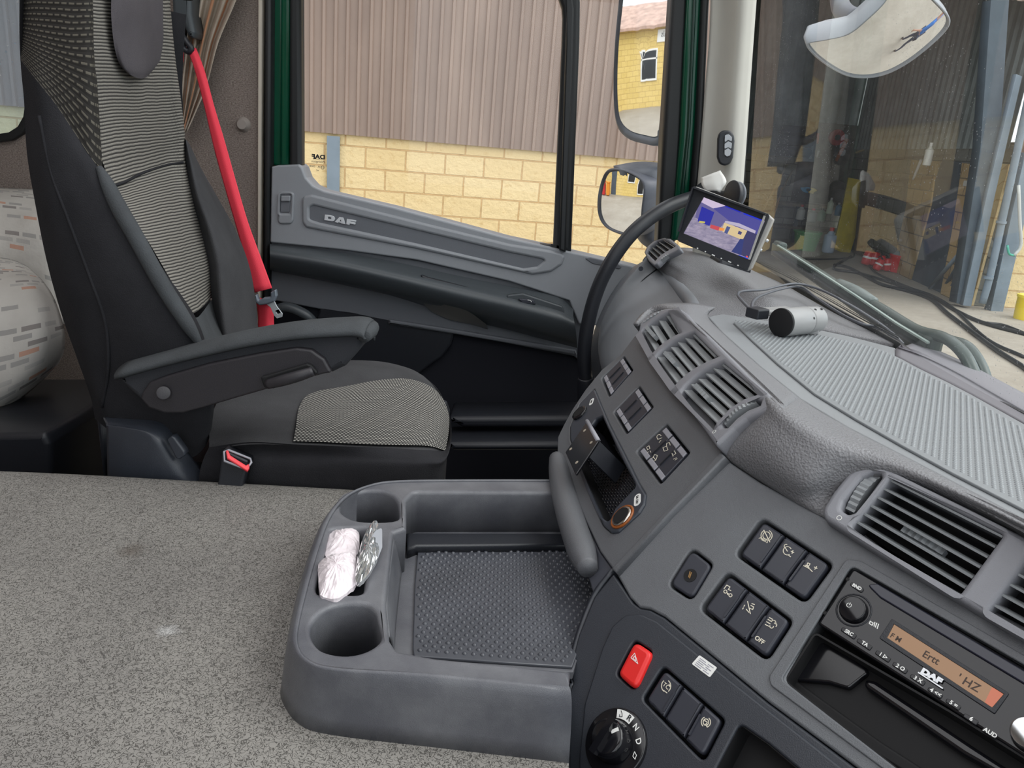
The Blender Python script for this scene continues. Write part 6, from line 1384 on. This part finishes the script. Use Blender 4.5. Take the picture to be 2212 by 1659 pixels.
# armrest
AY = .90
ar = [(250, 808), (330, 785), (430, 760), (540, 736), (640, 721), (740, 716), (776, 716), (786, 722), (785, 736), (770, 764), (745, 792), (716, 806), (700, 806), (670, 810), (580, 840), (500, 862), (440, 880), (395, 892), (355, 892), (320, 880), (300, 864), (262, 830)]
am = pp('armrest', YF(AY + .058), ar, 0, .052, .008, plain('armrest_cloth', (56, 57, 61), .9, 0, .2, grain=.0004, gs=700), ST_, .004)
pp('armrest_cover', YF(AY + .004), [(304, 862), (306, 850), (322, 826), (360, 812), (450, 786), (560, 764), (640, 752), (672, 756), (700, 776), (716, 806), (700, 808), (580, 840), (500, 863), (440, 881), (395, 893), (355, 893), (320, 881)], -.004, .006, .003, plain('armrest_plastic', (44, 42, 46), .45, grain=.0002, gs=1200), am, .003)
ap_ = [aY(x, y, AY) for x, y in [(249, 798), (330, 775), (430, 750), (540, 726), (640, 711), (740, 704), (775, 705), (789, 712)]]
surf('armrest_pad', [[p + V3(d) for p in ap_] for d in ((0, .066, -.03), (0, .065, -.012), (0, .056, -.001), (0, .03, .002), (0, .008, .0), (0, -.003, -.005), (0, -.004, -.011), (0, .002, -.014))], P['seatgrey'], am, 4, .003)
tube('pad_tip', [ap_[-1] + V3((-.002, .004, -.010)), ap_[-1] + V3((.0, .03, -.008)), ap_[-1] + V3((-.002, .058, -.010))], [.008, .010, .008], P['seatgrey'], am, 10, 4)
cyl('pivot_cap', aY(353, 849, AY - .006), aY(353, 849, AY - .010), .0085, .0085, bpy.data.materials['armrest_plastic'], am, 28, .001)
pp('lever_recess', YF(AY - .007), [(562, 814), (575, 812), (662, 786), (672, 790), (686, 806), (680, 812), (590, 840), (570, 838)], -.004, .0015, .002, P['void'], am, .003)
tube('adjust_lever', [aY(578, 830, AY - .012), aY(610, 822, AY - .016), aY(645, 812, AY - .016), aY(676, 802, AY - .012)], [.006, .007, .007, .006], bpy.data.materials['armrest_plastic'], am, 10, 5)
# seat belt buckle on a stalk
BK = T('belt_buckle', 'black seat belt buckle with a red release button beside the seat cushion', 'buckle', aY(480, 1060, .9))
fbk = Frame(aY(498, 1010, .905), (.97, 0, -.35), (.22, .1, 1))
pp('buckle_body', fbk, [(484, 975), (543, 993), (520, 1050), (500, 1110), (440, 1110), (466, 1040)], -.012, .010, .003, P['black'], BK, .003)
rb_ = pp('release_button', Frame(aY(512, 990, .893), (.97, 0, -.35), (0, .75, .66)), [(486, 978), (492, 976), (496, 986), (532, 1000), (541, 995), (540, 1004), (533, 1011), (486, 993)], -.003, .002, .0015, plain('buckle_red', (240, 70, 78), .35), BK, .001)
tube('button_frame', [aY(484, 976, .895), aY(494, 972, .90), aY(541, 991, .90), aY(543, 999, .895), aY(533, 1014, .888), aY(485, 996, .888)], .0016, P['keysilver'], BK, 6, 1, True)

# ================================================================== SEAT BELT
SBT = T('seat_belt', 'bright red seat belt webbing hanging from the pillar guide with a steel tongue', 'seat belt', aY(575, 720, 1.5))
bl = [(401, 97, 424, 104, 1.66), (420, 150, 443, 155, 1.64), (441, 230, 462, 226, 1.62), (462, 320, 487, 310, 1.59), (484, 400, 510, 392, 1.56), (510, 490, 536, 480, 1.53), (533, 570, 566, 562, 1.5), (549, 632, 588, 622, 1.48)]
surf('webbing', [[aY(a, b, Y) for a, b, c, d, Y in bl], [aY((a + c) / 2, (b + d) / 2, Y - .006) for a, b, c, d, Y in bl], [aY(c, d, Y) for a, b, c, d, Y in bl]], P['redbelt'], SBT, 5, .0016)
surf('lower_webbing', [[aY(x, y, 1.48) for x, y in [(551, 640), (556, 670), (557, 700), (554, 745)]], [aY(x, y, 1.47) for x, y in [(574, 648), (576, 672), (576, 700), (575, 745)]], [aY(x, y, 1.48) for x, y in [(588, 645), (591, 670), (592, 700), (594, 745)]]], P['redbelt'], SBT, 4, .0016)
surf('webbing_behind', [[aY(378, 104, 1.68), aY(384, 130, 1.69), (aY(386, 165, 1.7))], [aY(396, 108, 1.68), aY(396, 130, 1.69), aY(388, 165, 1.7)]], P['redbelt'], SBT, 4, .0016)
ft = YF(1.465)
tg = pp('tongue_bar', ft, [(546, 640), (553, 636), (558, 650), (568, 644), (584, 642), (584, 632), (594, 626), (597, 640), (592, 652), (576, 658), (560, 660), (551, 654)], -.006, .006, .003, plain('tongue_grey', (112, 120, 130), .4), SBT, .002)
pp('tongue_plate', ft, [(574, 656), (592, 650), (598, 662), (610, 678), (609, 685), (598, 688), (592, 682), (584, 664)], -.0015, .0015, .0006, P['metal'], SBT, .002, holes=[[(595, 672), (602, 669), (606, 676), (599, 679)]])
GDE = T('belt_guide', 'dark grey plastic belt guide arm on the pillar at the top of the red belt', 'belt guide', aY(400, 100, 1.66))
pp('guide_arm', YF(1.68), [(366, -60), (410, -60), (412, 30), (420, 70), (416, 84), (404, 76), (392, 44), (372, 34), (370, 0)], -.03, .02, .008, plain('guide_grey', (66, 72, 76), .45), GDE, .005)
pp('guide_inner', YF(1.69), [(366, 34), (388, 40), (398, 66), (396, 96), (378, 100), (366, 80)], -.03, .0, .004, P['black'], GDE, .003)
tube('guide_loop', [aY(380, 76, 1.66), aY(386, 90, 1.65), aY(396, 104, 1.65), aY(408, 112, 1.65), aY(413, 104, 1.65), aY(404, 92, 1.65), aY(394, 78, 1.65), aY(386, 68, 1.66)], .006, P['black'], GDE, 8, 5, True)

# ================================================================== BUNK, CURTAIN, BOXES BEHIND THE SEAT
t = MT('bunk_fabric', (196, 192, 186), .9, 0, .15)
s_ = t.nd('ShaderNodeSeparateXYZ'); t.k.new(t.co(True), s_.inputs[0])
uu = t.mth('MULTIPLY', s_.outputs[0], 26.0); vv = t.mth('MULTIPLY', s_.outputs[1], 70.0)
row = t.mth('FLOOR', vv); ush = t.mth('ADD', uu, t.mth('MULTIPLY', row, 0.37)); cid = t.mth('FLOOR', ush)
cb_ = t.nd('ShaderNodeCombineXYZ'); t.k.new(cid, cb_.inputs[0]); t.k.new(row, cb_.inputs[1])
wn1 = t.nd('ShaderNodeTexWhiteNoise'); t.k.new(cb_.outputs[0], wn1.inputs['Vector'])
fu = t.mth('FRACT', ush); fv = t.mth('FRACT', vv)
inr = t.mth('MULTIPLY', t.mth('LESS_THAN', fu, .8), t.mth('LESS_THAN', fv, .62))
m1 = t.mth('MULTIPLY', inr, t.mth('GREATER_THAN', wn1.outputs['Value'], .62))
rp2 = t.nd('ShaderNodeValToRGB'); t.k.new(wn1.outputs['Value'], rp2.inputs[0]); cr_ = rp2.color_ramp; cr_.interpolation = 'CONSTANT'
cr_.elements[0].position = 0; cr_.elements[0].color = lin((162, 160, 157)); cr_.elements[1].position = .74; cr_.elements[1].color = lin((176, 173, 169))
e = cr_.elements.new(.86); e.color = lin((142, 137, 134)); e = cr_.elements.new(.94); e.color = lin((190, 152, 134))
t.col(t.mix(m1, t.mix(t.ramp(t.noise(12, 4), .3, .7), (202, 199, 193), (184, 180, 174)), rp2.outputs[0])); t.bump(t.noise(25, 4), .006, .5); P['bunk'] = t.m
bm1 = surf('bunk_mattress', [
 [aY(-300, 400, 1.73), aY(-60, 402, 1.73), aY(20, 406, 1.73), aY(80, 409, 1.72), aY(100, 414, 1.70)],
 [aY(-300, 425, 1.64), aY(-60, 428, 1.64), aY(20, 434, 1.64), aY(86, 442, 1.63), aY(106, 450, 1.63)],
 [aY(-300, 480, 1.58), aY(-60, 484, 1.58), aY(20, 490, 1.58), aY(92, 500, 1.57), aY(112, 510, 1.58)],
 [aY(-300, 560, 1.55), aY(-60, 562, 1.55), aY(20, 568, 1.55), aY(98, 590, 1.55), aY(122, 600, 1.57)],
 [aY(-300, 660, 1.54), aY(-60, 665, 1.54), aY(20, 670, 1.54), aY(110, 690, 1.54), aY(140, 700, 1.56)]], P['bunk'], None, 6, .03); tag(bm1, 'pale grey patterned bunk mattress behind the seat under the corner window', 'mattress')
bm2 = surf('bunk_cushion', [
 [aY(-330, 545, 1.50), aY(-90, 550, 1.46), aY(0, 556, 1.44), aY(36, 564, 1.43), aY(60, 576, 1.42)],
 [aY(-330, 600, 1.30), aY(-90, 600, 1.28), aY(0, 604, 1.28), aY(58, 602, 1.30), aY(92, 606, 1.34)],
 [aY(-330, 670, 1.24), aY(-90, 668, 1.22), aY(0, 662, 1.22), aY(76, 650, 1.24), aY(118, 646, 1.30)],
 [aY(-330, 740, 1.20), aY(-90, 738, 1.19), aY(0, 730, 1.19), aY(84, 712, 1.20), aY(136, 700, 1.26)],
 [aY(-330, 830, 1.18), aY(-90, 815, 1.17), aY(0, 800, 1.17), aY(84, 772, 1.19), aY(141, 740, 1.25)],
 [aY(-330, 930, 1.18), aY(-90, 890, 1.17), aY(0, 855, 1.17), aY(76, 815, 1.20), aY(131, 778, 1.26)],
 [aY(-330, 1020, 1.22), aY(-90, 960, 1.20), aY(0, 893, 1.20), aY(52, 856, 1.24), aY(104, 810, 1.30)]], P['bunk'], None, 6, .03); tag(bm2, 'rounded pale grey patterned bunk cushion at the left edge, in front of the mattress', 'cushion')
box('bunk_board', aY(-120, 960, 1.42), (.9, .5, .03), plain('bunk_board', (70, 66, 62), .9), bm2, .004)
cs_ = []
for j, (y_, xl, xr) in enumerate([(-100, 430, 540), (0, 412, 508), (90, 405, 470), (180, 396, 446), (240, 392, 422), (285, 390, 402)]):
    row_ = []
    for k in range(9):
        tt = k / 8; x = xl + (xr - xl) * tt; row_.append(aY(x, y_, 1.71 + (.018 if k % 2 else -.012) * (1 - j * .12)))
    cs_.append(row_)
t = MT('curtain_fabric', (186, 172, 156), .85, 0, .2); s_ = t.nd('ShaderNodeSeparateXYZ'); t.k.new(t.co(True), s_.inputs[0])
l1 = t.mth('LESS_THAN', t.mth('ABSOLUTE', t.mth('SUBTRACT', t.mth('FRACT', t.mth('MULTIPLY', s_.outputs[0], 16)), .5)), .09)
t.col(t.mix(t.mth('MULTIPLY', l1, .7), t.mix(t.ramp(t.noise(20, 4), .3, .7), (196, 184, 170), (170, 156, 140)), (196, 130, 88))); 
cu_ = surf('curtain', cs_, t.m, None, 4, .002); tag(cu_, 'gathered beige curtain with orange stripes tied back by the pillar', 'curtain')
# storage boxes behind the seat
hb_ = T('locker_box', 'black plastic locker with a stepped lid on the floor behind the seat', 'locker', aY(70, 1010, 1.15))
def bxpx(nm, px, y0, y1, mat, par, bev=.006, r=.01): return pp(nm, YF(y1), px, 0, y1 - y0, bev, mat, par, r)
bxpx('locker_lid', [(-200, 925), (20, 925), (100, 920), (104, 936), (-200, 940)], 1.10, 1.30, P['black'], hb_)
bxpx('locker_body', [(-200, 938), (-10, 938), (96, 936), (108, 960), (112, 1140), (-200, 1140)], 1.06, 1.34, P['black'], hb_, .01)
pnl = bxpx('seat_back_panel', [(206, 880), (216, 880), (232, 1060), (226, 1060)], 1.0, 1.36, P['black'], ST_, .002, .0)

# ================================================================== MONITOR
MNo = aY(1562, 500, 1.33)
mn = (CAM - MNo).normalized(); mn = V3((mn.x * .9 - .16, mn.y, mn.z * .9)).normalized()
mxl = (aY(1614, 585, 1.33) - aY(1464, 519, 1.33)); mx = (mxl - mn * mxl.dot(mn)).normalized()
FM = Frame(MNo, mx, mn.cross(mx))
MO = T('camera_monitor', 'black hooded camera monitor standing on the dashboard by the windscreen pillar', 'monitor', aZ(1560, 560, 1.80))
casing = [(1499, 404), (1504, 403), (1659, 462), (1672, 474), (1668, 484), (1624, 580), (1616, 586), (1466, 522), (1463, 516)]
scr = [(1520, 426), (1652, 477), (1618, 561), (1476, 504)]
pp('casing', FM, casing, -.022, -.004, .003, plain('monitor_silver', (170, 168, 164), .35), MO, .003)
mfr = pp('front_frame', FM, [(1498, 402), (1660, 462), (1662, 468), (1614, 585), (1464, 520), (1464, 514)], -.004, .003, .0006, P['black'], MO, .002, holes=[scr], hr=.0005)
# hood
def hoodbar(px, w, mat, nm='sun_hood'):
    a = [FM.hit(x, y, .0) for x, y in px]; out = FM.az * w
    Vs = [a[0], a[1], a[1] + out, a[0] + out]; n_ = (Vs[1] - Vs[0]).cross(out).normalized() * .0012; Vs = [v + n_ for v in Vs] + [v - n_ for v in Vs]
    return obj(nm, Vs, [[0, 1, 2, 3], [7, 6, 5, 4], [0, 4, 5, 1], [1, 5, 6, 2], [2, 6, 7, 3], [3, 7, 4, 0]], mat, MO)
hoodbar([(1501, 406), (1656, 463)], .022, P['black']); hoodbar([(1501, 406), (1470, 500)], .022, P['black']); hoodbar([(1653, 466), (1620, 560)], .018, bpy.data.materials['monitor_silver'])
F2 = FM.shift(-.0015)
_t = MT('screen_ground', (150, 146, 178), .3); _fa = _t.ramp(_t.noise(90, 5, .7, stretch=(1, 1, 3)), .3, .7); _ca = _t.mix(_fa, (118, 112, 140), (170, 160, 180)); _t.k.new(_ca, _t.b.inputs['Emission Color']); _t.b.inputs['Emission Strength'].default_value = .8; _t.b.inputs['Base Color'].default_value = (.01, .01, .01, 1); SGm = _t.m
base = pp('screen', F2, [lerp(p, (1566, 492), -.02) for p in scr], -.001, 0, 0, SGm, MO)
def sc(nm, px, rgb, z, st=.85): return pp(nm, F2, px, z, z + .0001, 0, emis('screen_' + nm, rgb, st), base)
def s8(x, y): return (1350 + x / 4.88, 400 + y / 4.88)
sc('sky', [s8(828, 125), s8(1060, 215), s8(1040, 240), s8(930, 245), s8(800, 180)], (196, 180, 205), .0002)
sc('hill', [s8(1060, 215), s8(1465, 372), s8(1400, 560), s8(1250, 500), s8(1090, 380), s8(1000, 300), s8(930, 245), s8(1030, 225)], (68, 66, 140), .0003)
sc('shed', [s8(806, 180), s8(930, 245), s8(1095, 372), s8(1040, 400), s8(1005, 450), s8(880, 420), s8(740, 340), s8(760, 250)], (98, 92, 140), .0004)
sc('shed_door', [s8(810, 225), s8(942, 285), s8(890, 430), s8(765, 380)], (34, 38, 150), .0005)
sc('office_wall', [s8(1048, 395), s8(1290, 480), s8(1240, 580), s8(1030, 492), s8(1030, 440)], (206, 184, 140), .0006)
sc('office_roof', [s8(1060, 375), s8(1200, 400), s8(1380, 480), s8(1370, 510), s8(1200, 440), s8(1050, 392)], (176, 168, 190), .0007)
sc('office_door', [s8(1075, 430), s8(1112, 445), s8(1078, 515), s8(1045, 500)], (70, 80, 130), .0008)
sc('office_window', [s8(1200, 480), s8(1235, 495), s8(1222, 525), s8(1188, 512)], (60, 60, 110), .0008)
sc('dark_edge', [s8(1290, 480), s8(1400, 520), s8(1310, 770), s8(1120, 700), s8(1220, 570), s8(1250, 560)], (52, 50, 92), .0006)
sc('truck_side', [s8(1215, 565), s8(1255, 570), s8(1225, 735), s8(1125, 700)], (40, 50, 110), .0007)
sc('skip', [s8(905, 415), s8(1000, 440), s8(985, 480), s8(895, 450)], (190, 70, 80), .0008)
sc('skip_orange', [s8(998, 445), s8(1050, 455), s8(1040, 480), s8(990, 478)], (226, 140, 60), .0009)
sc('yellow_digger', [s8(785, 375), s8(845, 385), s8(840, 402), s8(780, 395)], (190, 180, 90), .0009)
sc('overlay_bar', [s8(1065, 210), s8(1225, 275), s8(1215, 290), s8(1058, 228)], (20, 30, 170), .001)
sc('overlay_bar', [s8(1255, 290), s8(1465, 368), s8(1458, 384), s8(1245, 305)], (20, 40, 190), .001)
sc('overlay_bar', [s8(1198, 735), s8(1300, 770), s8(1295, 785), s8(1190, 750)], (20, 50, 200), .001)
sc('record_dot', [s8(1280, 742), s8(1292, 746), s8(1296, 756), s8(1288, 764), s8(1278, 758)], (230, 60, 60), .0011, 1.0)
for x, y in [(765, 665), (848, 700), (932, 738), (1016, 772), (1104, 808), (1192, 846)]:
    q = s8(x, y); cc = FM.l(q[0], q[1], .003); e_ = .0028 if x in (932, 1104) else .0012
    plate('button_mark', FM, [[(cc[0] - e_, cc[1] - .0009), (cc[0] + e_, cc[1] - .0009), (cc[0] + e_, cc[1] + .0009), (cc[0] - e_, cc[1] + .0009)]], .003, .0034, 0, P['white'], mfr)
for q in [(1655, 519), (1641, 539)]: a = FM.hit(q[0], q[1], -.013); cyl('side_screw', a, a + FM.ax * .004, .003, .0025, P['metal'], MO, 12)
box('mount_foot', aZ(1560, 575, 1.79) + V3((.02, .02, -.0)), (.07, .09, .03), P['black'], MO, .008)
# ================================================================== DASH CAMERA
DCZ = MZ + .0026
pA_, pB_ = aZ(1690, 720, DCZ), aZ(1762, 716, DCZ); rdc = .0245
axd = V3((pB_.x - pA_.x, pB_.y - pA_.y, 0)).normalized(); 
ca = aY(1690, 696, pA_.y); ca = V3((pA_.x, pA_.y, DCZ + .020)); 
DC = T('dash_camera', 'cylindrical grey dash camera with a black end lying on the dashboard mat', 'camera', pA_)
rdc = .0195; c0_ = aZ(1686, 697, DCZ + rdc); ax_d = (aZ(1760, 690, DCZ + rdc) - c0_).normalized(); ax_d = (ax_d + V3((0, 0, 0))).normalized()
P['dcgrey'] = plain('camera_grey', (150, 150, 150), .4)
cyl('lens_cap', c0_, c0_ + ax_d * .004, rdc, rdc, P['void'], DC, 40, .0006)
cyl('camera_body', c0_ + ax_d * .004, c0_ + ax_d * .052, rdc * .99, rdc * .99, P['dcgrey'], DC, 40, .0012)
cyl('rear_barrel', c0_ + ax_d * .0525, c0_ + ax_d * .082, rdc * .97, rdc * .93, P['dcgrey'], DC, 40, .003)
box('camera_foot', c0_ + ax_d * .066 + V3((0, 0, -rdc * .55)), (.024, .02, rdc * .8), P['dcgrey'], DC, .002)
for k, (h, a) in enumerate([(.060, .5), (.074, .5), (.047, -.2)]):
    n_ = V3((0, 0, 1)); s2 = ax_d.cross(n_).normalized(); dr = (n_ * math.sin(a + .6) + s2 * math.cos(a + .6) * (1 if s2.dot(CAM - c0_) > 0 else -1)).normalized()
    cyl('vent_hole', c0_ + ax_d * h + dr * rdc * .96, c0_ + ax_d * h + dr * (rdc * .995), .0018, .0018, P['void'], DC, 10)
dk = aZ(1650, 688, MZ + .012); dk2 = aZ(1692, 682, MZ + .012)
dv_ = (aZ(1700, 676, MZ + .012) - aZ(1645, 680, MZ + .012)).normalized()
rot = Matrix((dv_, V3((-dv_.y, dv_.x, 0)), V3((0, 0, 1)))).transposed()
box('mount_plate', aZ(1678, 672, MZ + .026), (.062, .022, .008), P['dcgrey'], DC, .002, rot)
box('plug', aZ(1636, 676, MZ + .028), (.024, .022, .014), P['black'], DC, .002, rot)
CB = plain('grey_cable', (88, 90, 96), .4)
def zc(x, y, h): return aZ(x, y, MZ + h)
o = tube('camera_cable', [zc(1620, 668, .030), zc(1603, 650, .034), zc(1594, 637, .034), zc(1604, 629, .032), zc(1650, 626, .030), zc(1680, 619, .030), zc(1722, 613, .032), zc(1770, 625, .028), zc(1830, 655, .020), zc(1890, 692, .012), zc(1928, 720, .006), zc(1950, 742, .003)], .0021, CB, None, 8, 6); tag(o, 'thin dark cable looping from the dash camera, the outer of two', 'cable', 'cables of the dash camera')
o = tube('camera_cable', [zc(1624, 668, .032), zc(1627, 652, .034), zc(1645, 638, .032), zc(1690, 624, .028), zc(1730, 620, .026), zc(1770, 648, .020), zc(1820, 680, .014), zc(1860, 699, .010), zc(1890, 706, .008), zc(1925, 724, .006), zc(1940, 733, .003)], .0021, CB, None, 8, 6); tag(o, 'thin dark cable beside the first, nearer the mat, from the dash camera', 'cable', 'cables of the dash camera')

# ================================================================== FOB, SMALL FITTINGS ON THE PILLAR
fbn = (CAM - aY(1568, 320, 1.62)).normalized(); fbn = V3((fbn.x * .6, fbn.y, fbn.z * .1)).normalized()
FFb = Frame(aY(1568, 320, 1.625), V3((0, 0, 1)).cross(fbn), fbn.cross(V3((0, 0, 1)).cross(fbn)))
FBT = T('key_fob', 'black oval remote fob with two grey buttons stuck on the windscreen pillar', 'fob', aY(1568, 358, 1.62))
fo = [(1562, 281), (1578, 282), (1586, 292), (1587, 305), (1584, 340), (1578, 354), (1566, 359), (1554, 354), (1549, 340), (1550, 300), (1553, 288)]
pp('fob_case', FFb, fo, -.012, .0, .004, P['black'], FBT, .012)
pp('fob_bezel', FFb, [(1568, 286), (1580, 290), (1584, 300), (1582, 330), (1574, 341), (1566, 338), (1563, 326), (1564, 298)], -.001, .0015, .001, P['blackgl'], FBT, .008)
for q in ([(1566, 292), (1574, 290), (1581, 296), (1581, 306), (1573, 302), (1565, 308)], [(1565, 311), (1573, 305), (1581, 309), (1580, 322), (1573, 318), (1565, 322)], [(1565, 325), (1573, 320), (1580, 326), (1577, 336), (1570, 338), (1565, 334)]):
    pp('fob_button', FFb, q, .0015, .003, .0006, plain('fob_grey', (178, 182, 188), .35) if 'fob_grey' not in bpy.data.materials else bpy.data.materials['fob_grey'], FBT, .002)
wh = surf('white_clip', [[aY(1514, 384, 1.60), aY(1534, 376, 1.58), aY(1556, 368, 1.57)], [aY(1516, 400, 1.58), aY(1540, 396, 1.56), aY(1568, 390, 1.55)], [aY(1524, 412, 1.57), aY(1548, 412, 1.55), aY(1556, 416, 1.55)]], plain('white_plastic', (232, 232, 228), .4), None, 4, .006); tag(wh, 'small white plastic cover at the foot of the windscreen pillar', 'cover')
dg = T('disc_mount', 'black disc shaped mount at the foot of the pillar behind the monitor', 'mount', aY(1588, 425, 1.5))
dcen = aY(1590, 420, 1.52); cyl('mount_disc', dcen, dcen + V3((-.010, -.004, 0)), .024, .026, P['black'], dg, 30, .002); cyl('mount_shell', dcen + V3((.001, .001, 0)), dcen + V3((.010, .006, 0)), .024, .016, P['mirrorlight'], dg, 30, .002)
tube('mount_stem', [dcen + V3((-.004, .015, -.005)), aY(1560, 425, 1.6), aY(1540, 420, 1.66)], .012, P['black'], dg, 10, 4)
# person standing in the yard in front of the truck, seen only in the front mirror is built in p6
# ================================================================== PERSON in the yard (seen in the front mirror)
PX, PY = 3.25, 2.78
def skinned(name, J, E_, mat, par, root, sub=2):
    ks = list(J); me = bpy.data.meshes.new(name); base = V3((PX, PY, 0))
    me.from_pydata([V3(J[k][0]) for k in ks], [(ks.index(a), ks.index(b)) for a, b in E_], []); me.materials.append(mat)
    o = bpy.data.objects.new(name, me); COL.objects.link(o); _par(o, par, base)
    m = o.modifiers.new('skin', 'SKIN'); m.use_smooth_shade = True
    for i, k in enumerate(ks):
        sv = me.skin_vertices[0].data[i]; r = J[k][1]; sv.radius = (r, r) if not isinstance(r, tuple) else r; sv.use_root = (k == root)
    if sub: s2 = o.modifiers.new('sub', 'SUBSURF'); s2.levels = sub; s2.render_levels = sub
    return o
PE = T('person', 'person in a blue shirt and dark trousers walking, reflected in the front mirror', 'person', (PX, PY, 0))
# facing -Y (towards the truck door), mid stride, leaning a little forward
J = {'pelvis': ((0, 0, .95), (.15, .11)), 'waist': ((0, -.02, 1.10), (.14, .10)), 'chest': ((0, -.06, 1.32), (.17, .11)), 'neck0': ((0, -.09, 1.47), .06), 'neck1': ((0, -.12, 1.54), .052),
     'head0': ((0, -.15, 1.60), (.068, .08)), 'head1': ((0, -.16, 1.67), (.074, .09)), 'head2': ((0, -.15, 1.73), (.062, .076))}
Eg = [('pelvis', 'waist'), ('waist', 'chest'), ('chest', 'neck0'), ('neck0', 'neck1'), ('neck1', 'head0'), ('head0', 'head1'), ('head1', 'head2')]
for s_, n in ((1, 'l'), (-1, 'r')):
    fw = -.24 * s_
    J.update({n + 'hip': ((.09 * s_, 0, .90), .085), n + 'knee': ((.10 * s_, fw * .6 - .04, .50), .056), n + 'calf': ((.10 * s_, fw * .75 + (.10 if s_ < 0 else .0), .33), .05), n + 'ankle': ((.10 * s_, fw + (.16 if s_ < 0 else .03), .09), .036), n + 'toe': ((.11 * s_, fw + (.02 if s_ < 0 else -.12), .035), .032)})
    Eg += [('pelvis', n + 'hip'), (n + 'hip', n + 'knee'), (n + 'knee', n + 'calf'), (n + 'calf', n + 'ankle'), (n + 'ankle', n + 'toe')]
    J.update({n + 'sho': ((.19 * s_, -.06, 1.42), .06), n + 'elb': ((.25 * s_, -.02 + .10 * s_, 1.14), .043), n + 'wri': ((.25 * s_, -.16 + .16 * s_, .92), .028), n + 'palm': ((.25 * s_, -.20 + .17 * s_, .86), (.018, .036))})
    Eg += [('chest', n + 'sho'), (n + 'sho', n + 'elb'), (n + 'elb', n + 'wri'), (n + 'wri', n + 'palm')]
    for k in range(4):
        o_ = (k - 1.5) * .019; L = (.07, .08, .075, .058)[k]; p0 = V3(J[n + 'palm'][0])
        J['%sf%da' % (n, k)] = (p0 + V3((0, o_, -.035)), .0085); J['%sf%db' % (n, k)] = (p0 + V3((-.008 * s_, o_, -.035 - L * .55)), .008); J['%sf%dc' % (n, k)] = (p0 + V3((-.022 * s_, o_, -.035 - L)), .0065)
        Eg += [(n + 'palm', '%sf%da' % (n, k)), ('%sf%da' % (n, k), '%sf%db' % (n, k)), ('%sf%db' % (n, k), '%sf%dc' % (n, k))]
    J[n + 't1'] = (p0 + V3((-.006 * s_, -.045, -.01)), .0095); J[n + 't2'] = (p0 + V3((-.014 * s_, -.055, -.045)), .008); Eg += [(n + 'wri', n + 't1'), (n + 't1', n + 't2')]
skin = plain('skin', (196, 150, 128), .5)
skinned('body', J, Eg, skin, PE, 'pelvis', 1)
g_ = 1.14
def sub(keys, edges, k=1.15): return {q: (J[q][0], tuple(v * k for v in J[q][1]) if isinstance(J[q][1], tuple) else J[q][1] * k) for q in keys}, edges
jj, ee = sub(['pelvis', 'waist', 'chest', 'neck0', 'lsho', 'lelb', 'rsho', 'relb'], [('pelvis', 'waist'), ('waist', 'chest'), ('chest', 'neck0'), ('chest', 'lsho'), ('lsho', 'lelb'), ('chest', 'rsho'), ('rsho', 'relb')], 1.18)
skinned('shirt', jj, ee, plain('blue_shirt', (52, 120, 200), .8), PE, 'pelvis')
jj, ee = sub(['pelvis', 'lhip', 'lknee', 'lcalf', 'lankle', 'rhip', 'rknee', 'rcalf', 'rankle'], [('pelvis', 'lhip'), ('lhip', 'lknee'), ('lknee', 'lcalf'), ('lcalf', 'lankle'), ('pelvis', 'rhip'), ('rhip', 'rknee'), ('rknee', 'rcalf'), ('rcalf', 'rankle')], 1.28)
skinned('trousers', jj, ee, plain('dark_trousers', (46, 54, 74), .85), PE, 'pelvis')
for n in 'lr':
    jj, ee = sub([n + 'ankle', n + 'toe'], [(n + 'ankle', n + 'toe')], 1.3); skinned('boot', jj, ee, plain('boot_leather' + n, (40, 34, 30), .6), PE, n + 'ankle')
hb2 = {'a': ((0, -.13, 1.68), (.082, .085)), 'b': ((0, -.135, 1.755), (.066, .07))}
skinned('hair', hb2, [('a', 'b')], plain('brown_hair', (72, 54, 42), .8), PE, 'a')
def pb(x, y, z): return V3((PX + x, PY + y, z))
for sx in (1, -1):
    cyl('eye', pb(.028 * sx, -.232, 1.665), pb(.028 * sx, -.240, 1.665), .009, .006, P['white'], PE, 12); 
    tube('ear', [pb(.076 * sx, -.15, 1.68), pb(.086 * sx, -.14, 1.66), pb(.076 * sx, -.15, 1.635)], .011, skin, PE, 8, 3)
tube('nose', [pb(0, -.235, 1.665), pb(0, -.258, 1.635), pb(0, -.238, 1.628)], [.007, .012, .007], skin, PE, 8, 3)
tube('mouth', [pb(-.022, -.232, 1.605), pb(0, -.242, 1.602), pb(.022, -.232, 1.605)], .005, plain('lips', (170, 100, 92), .5), PE, 8, 3)
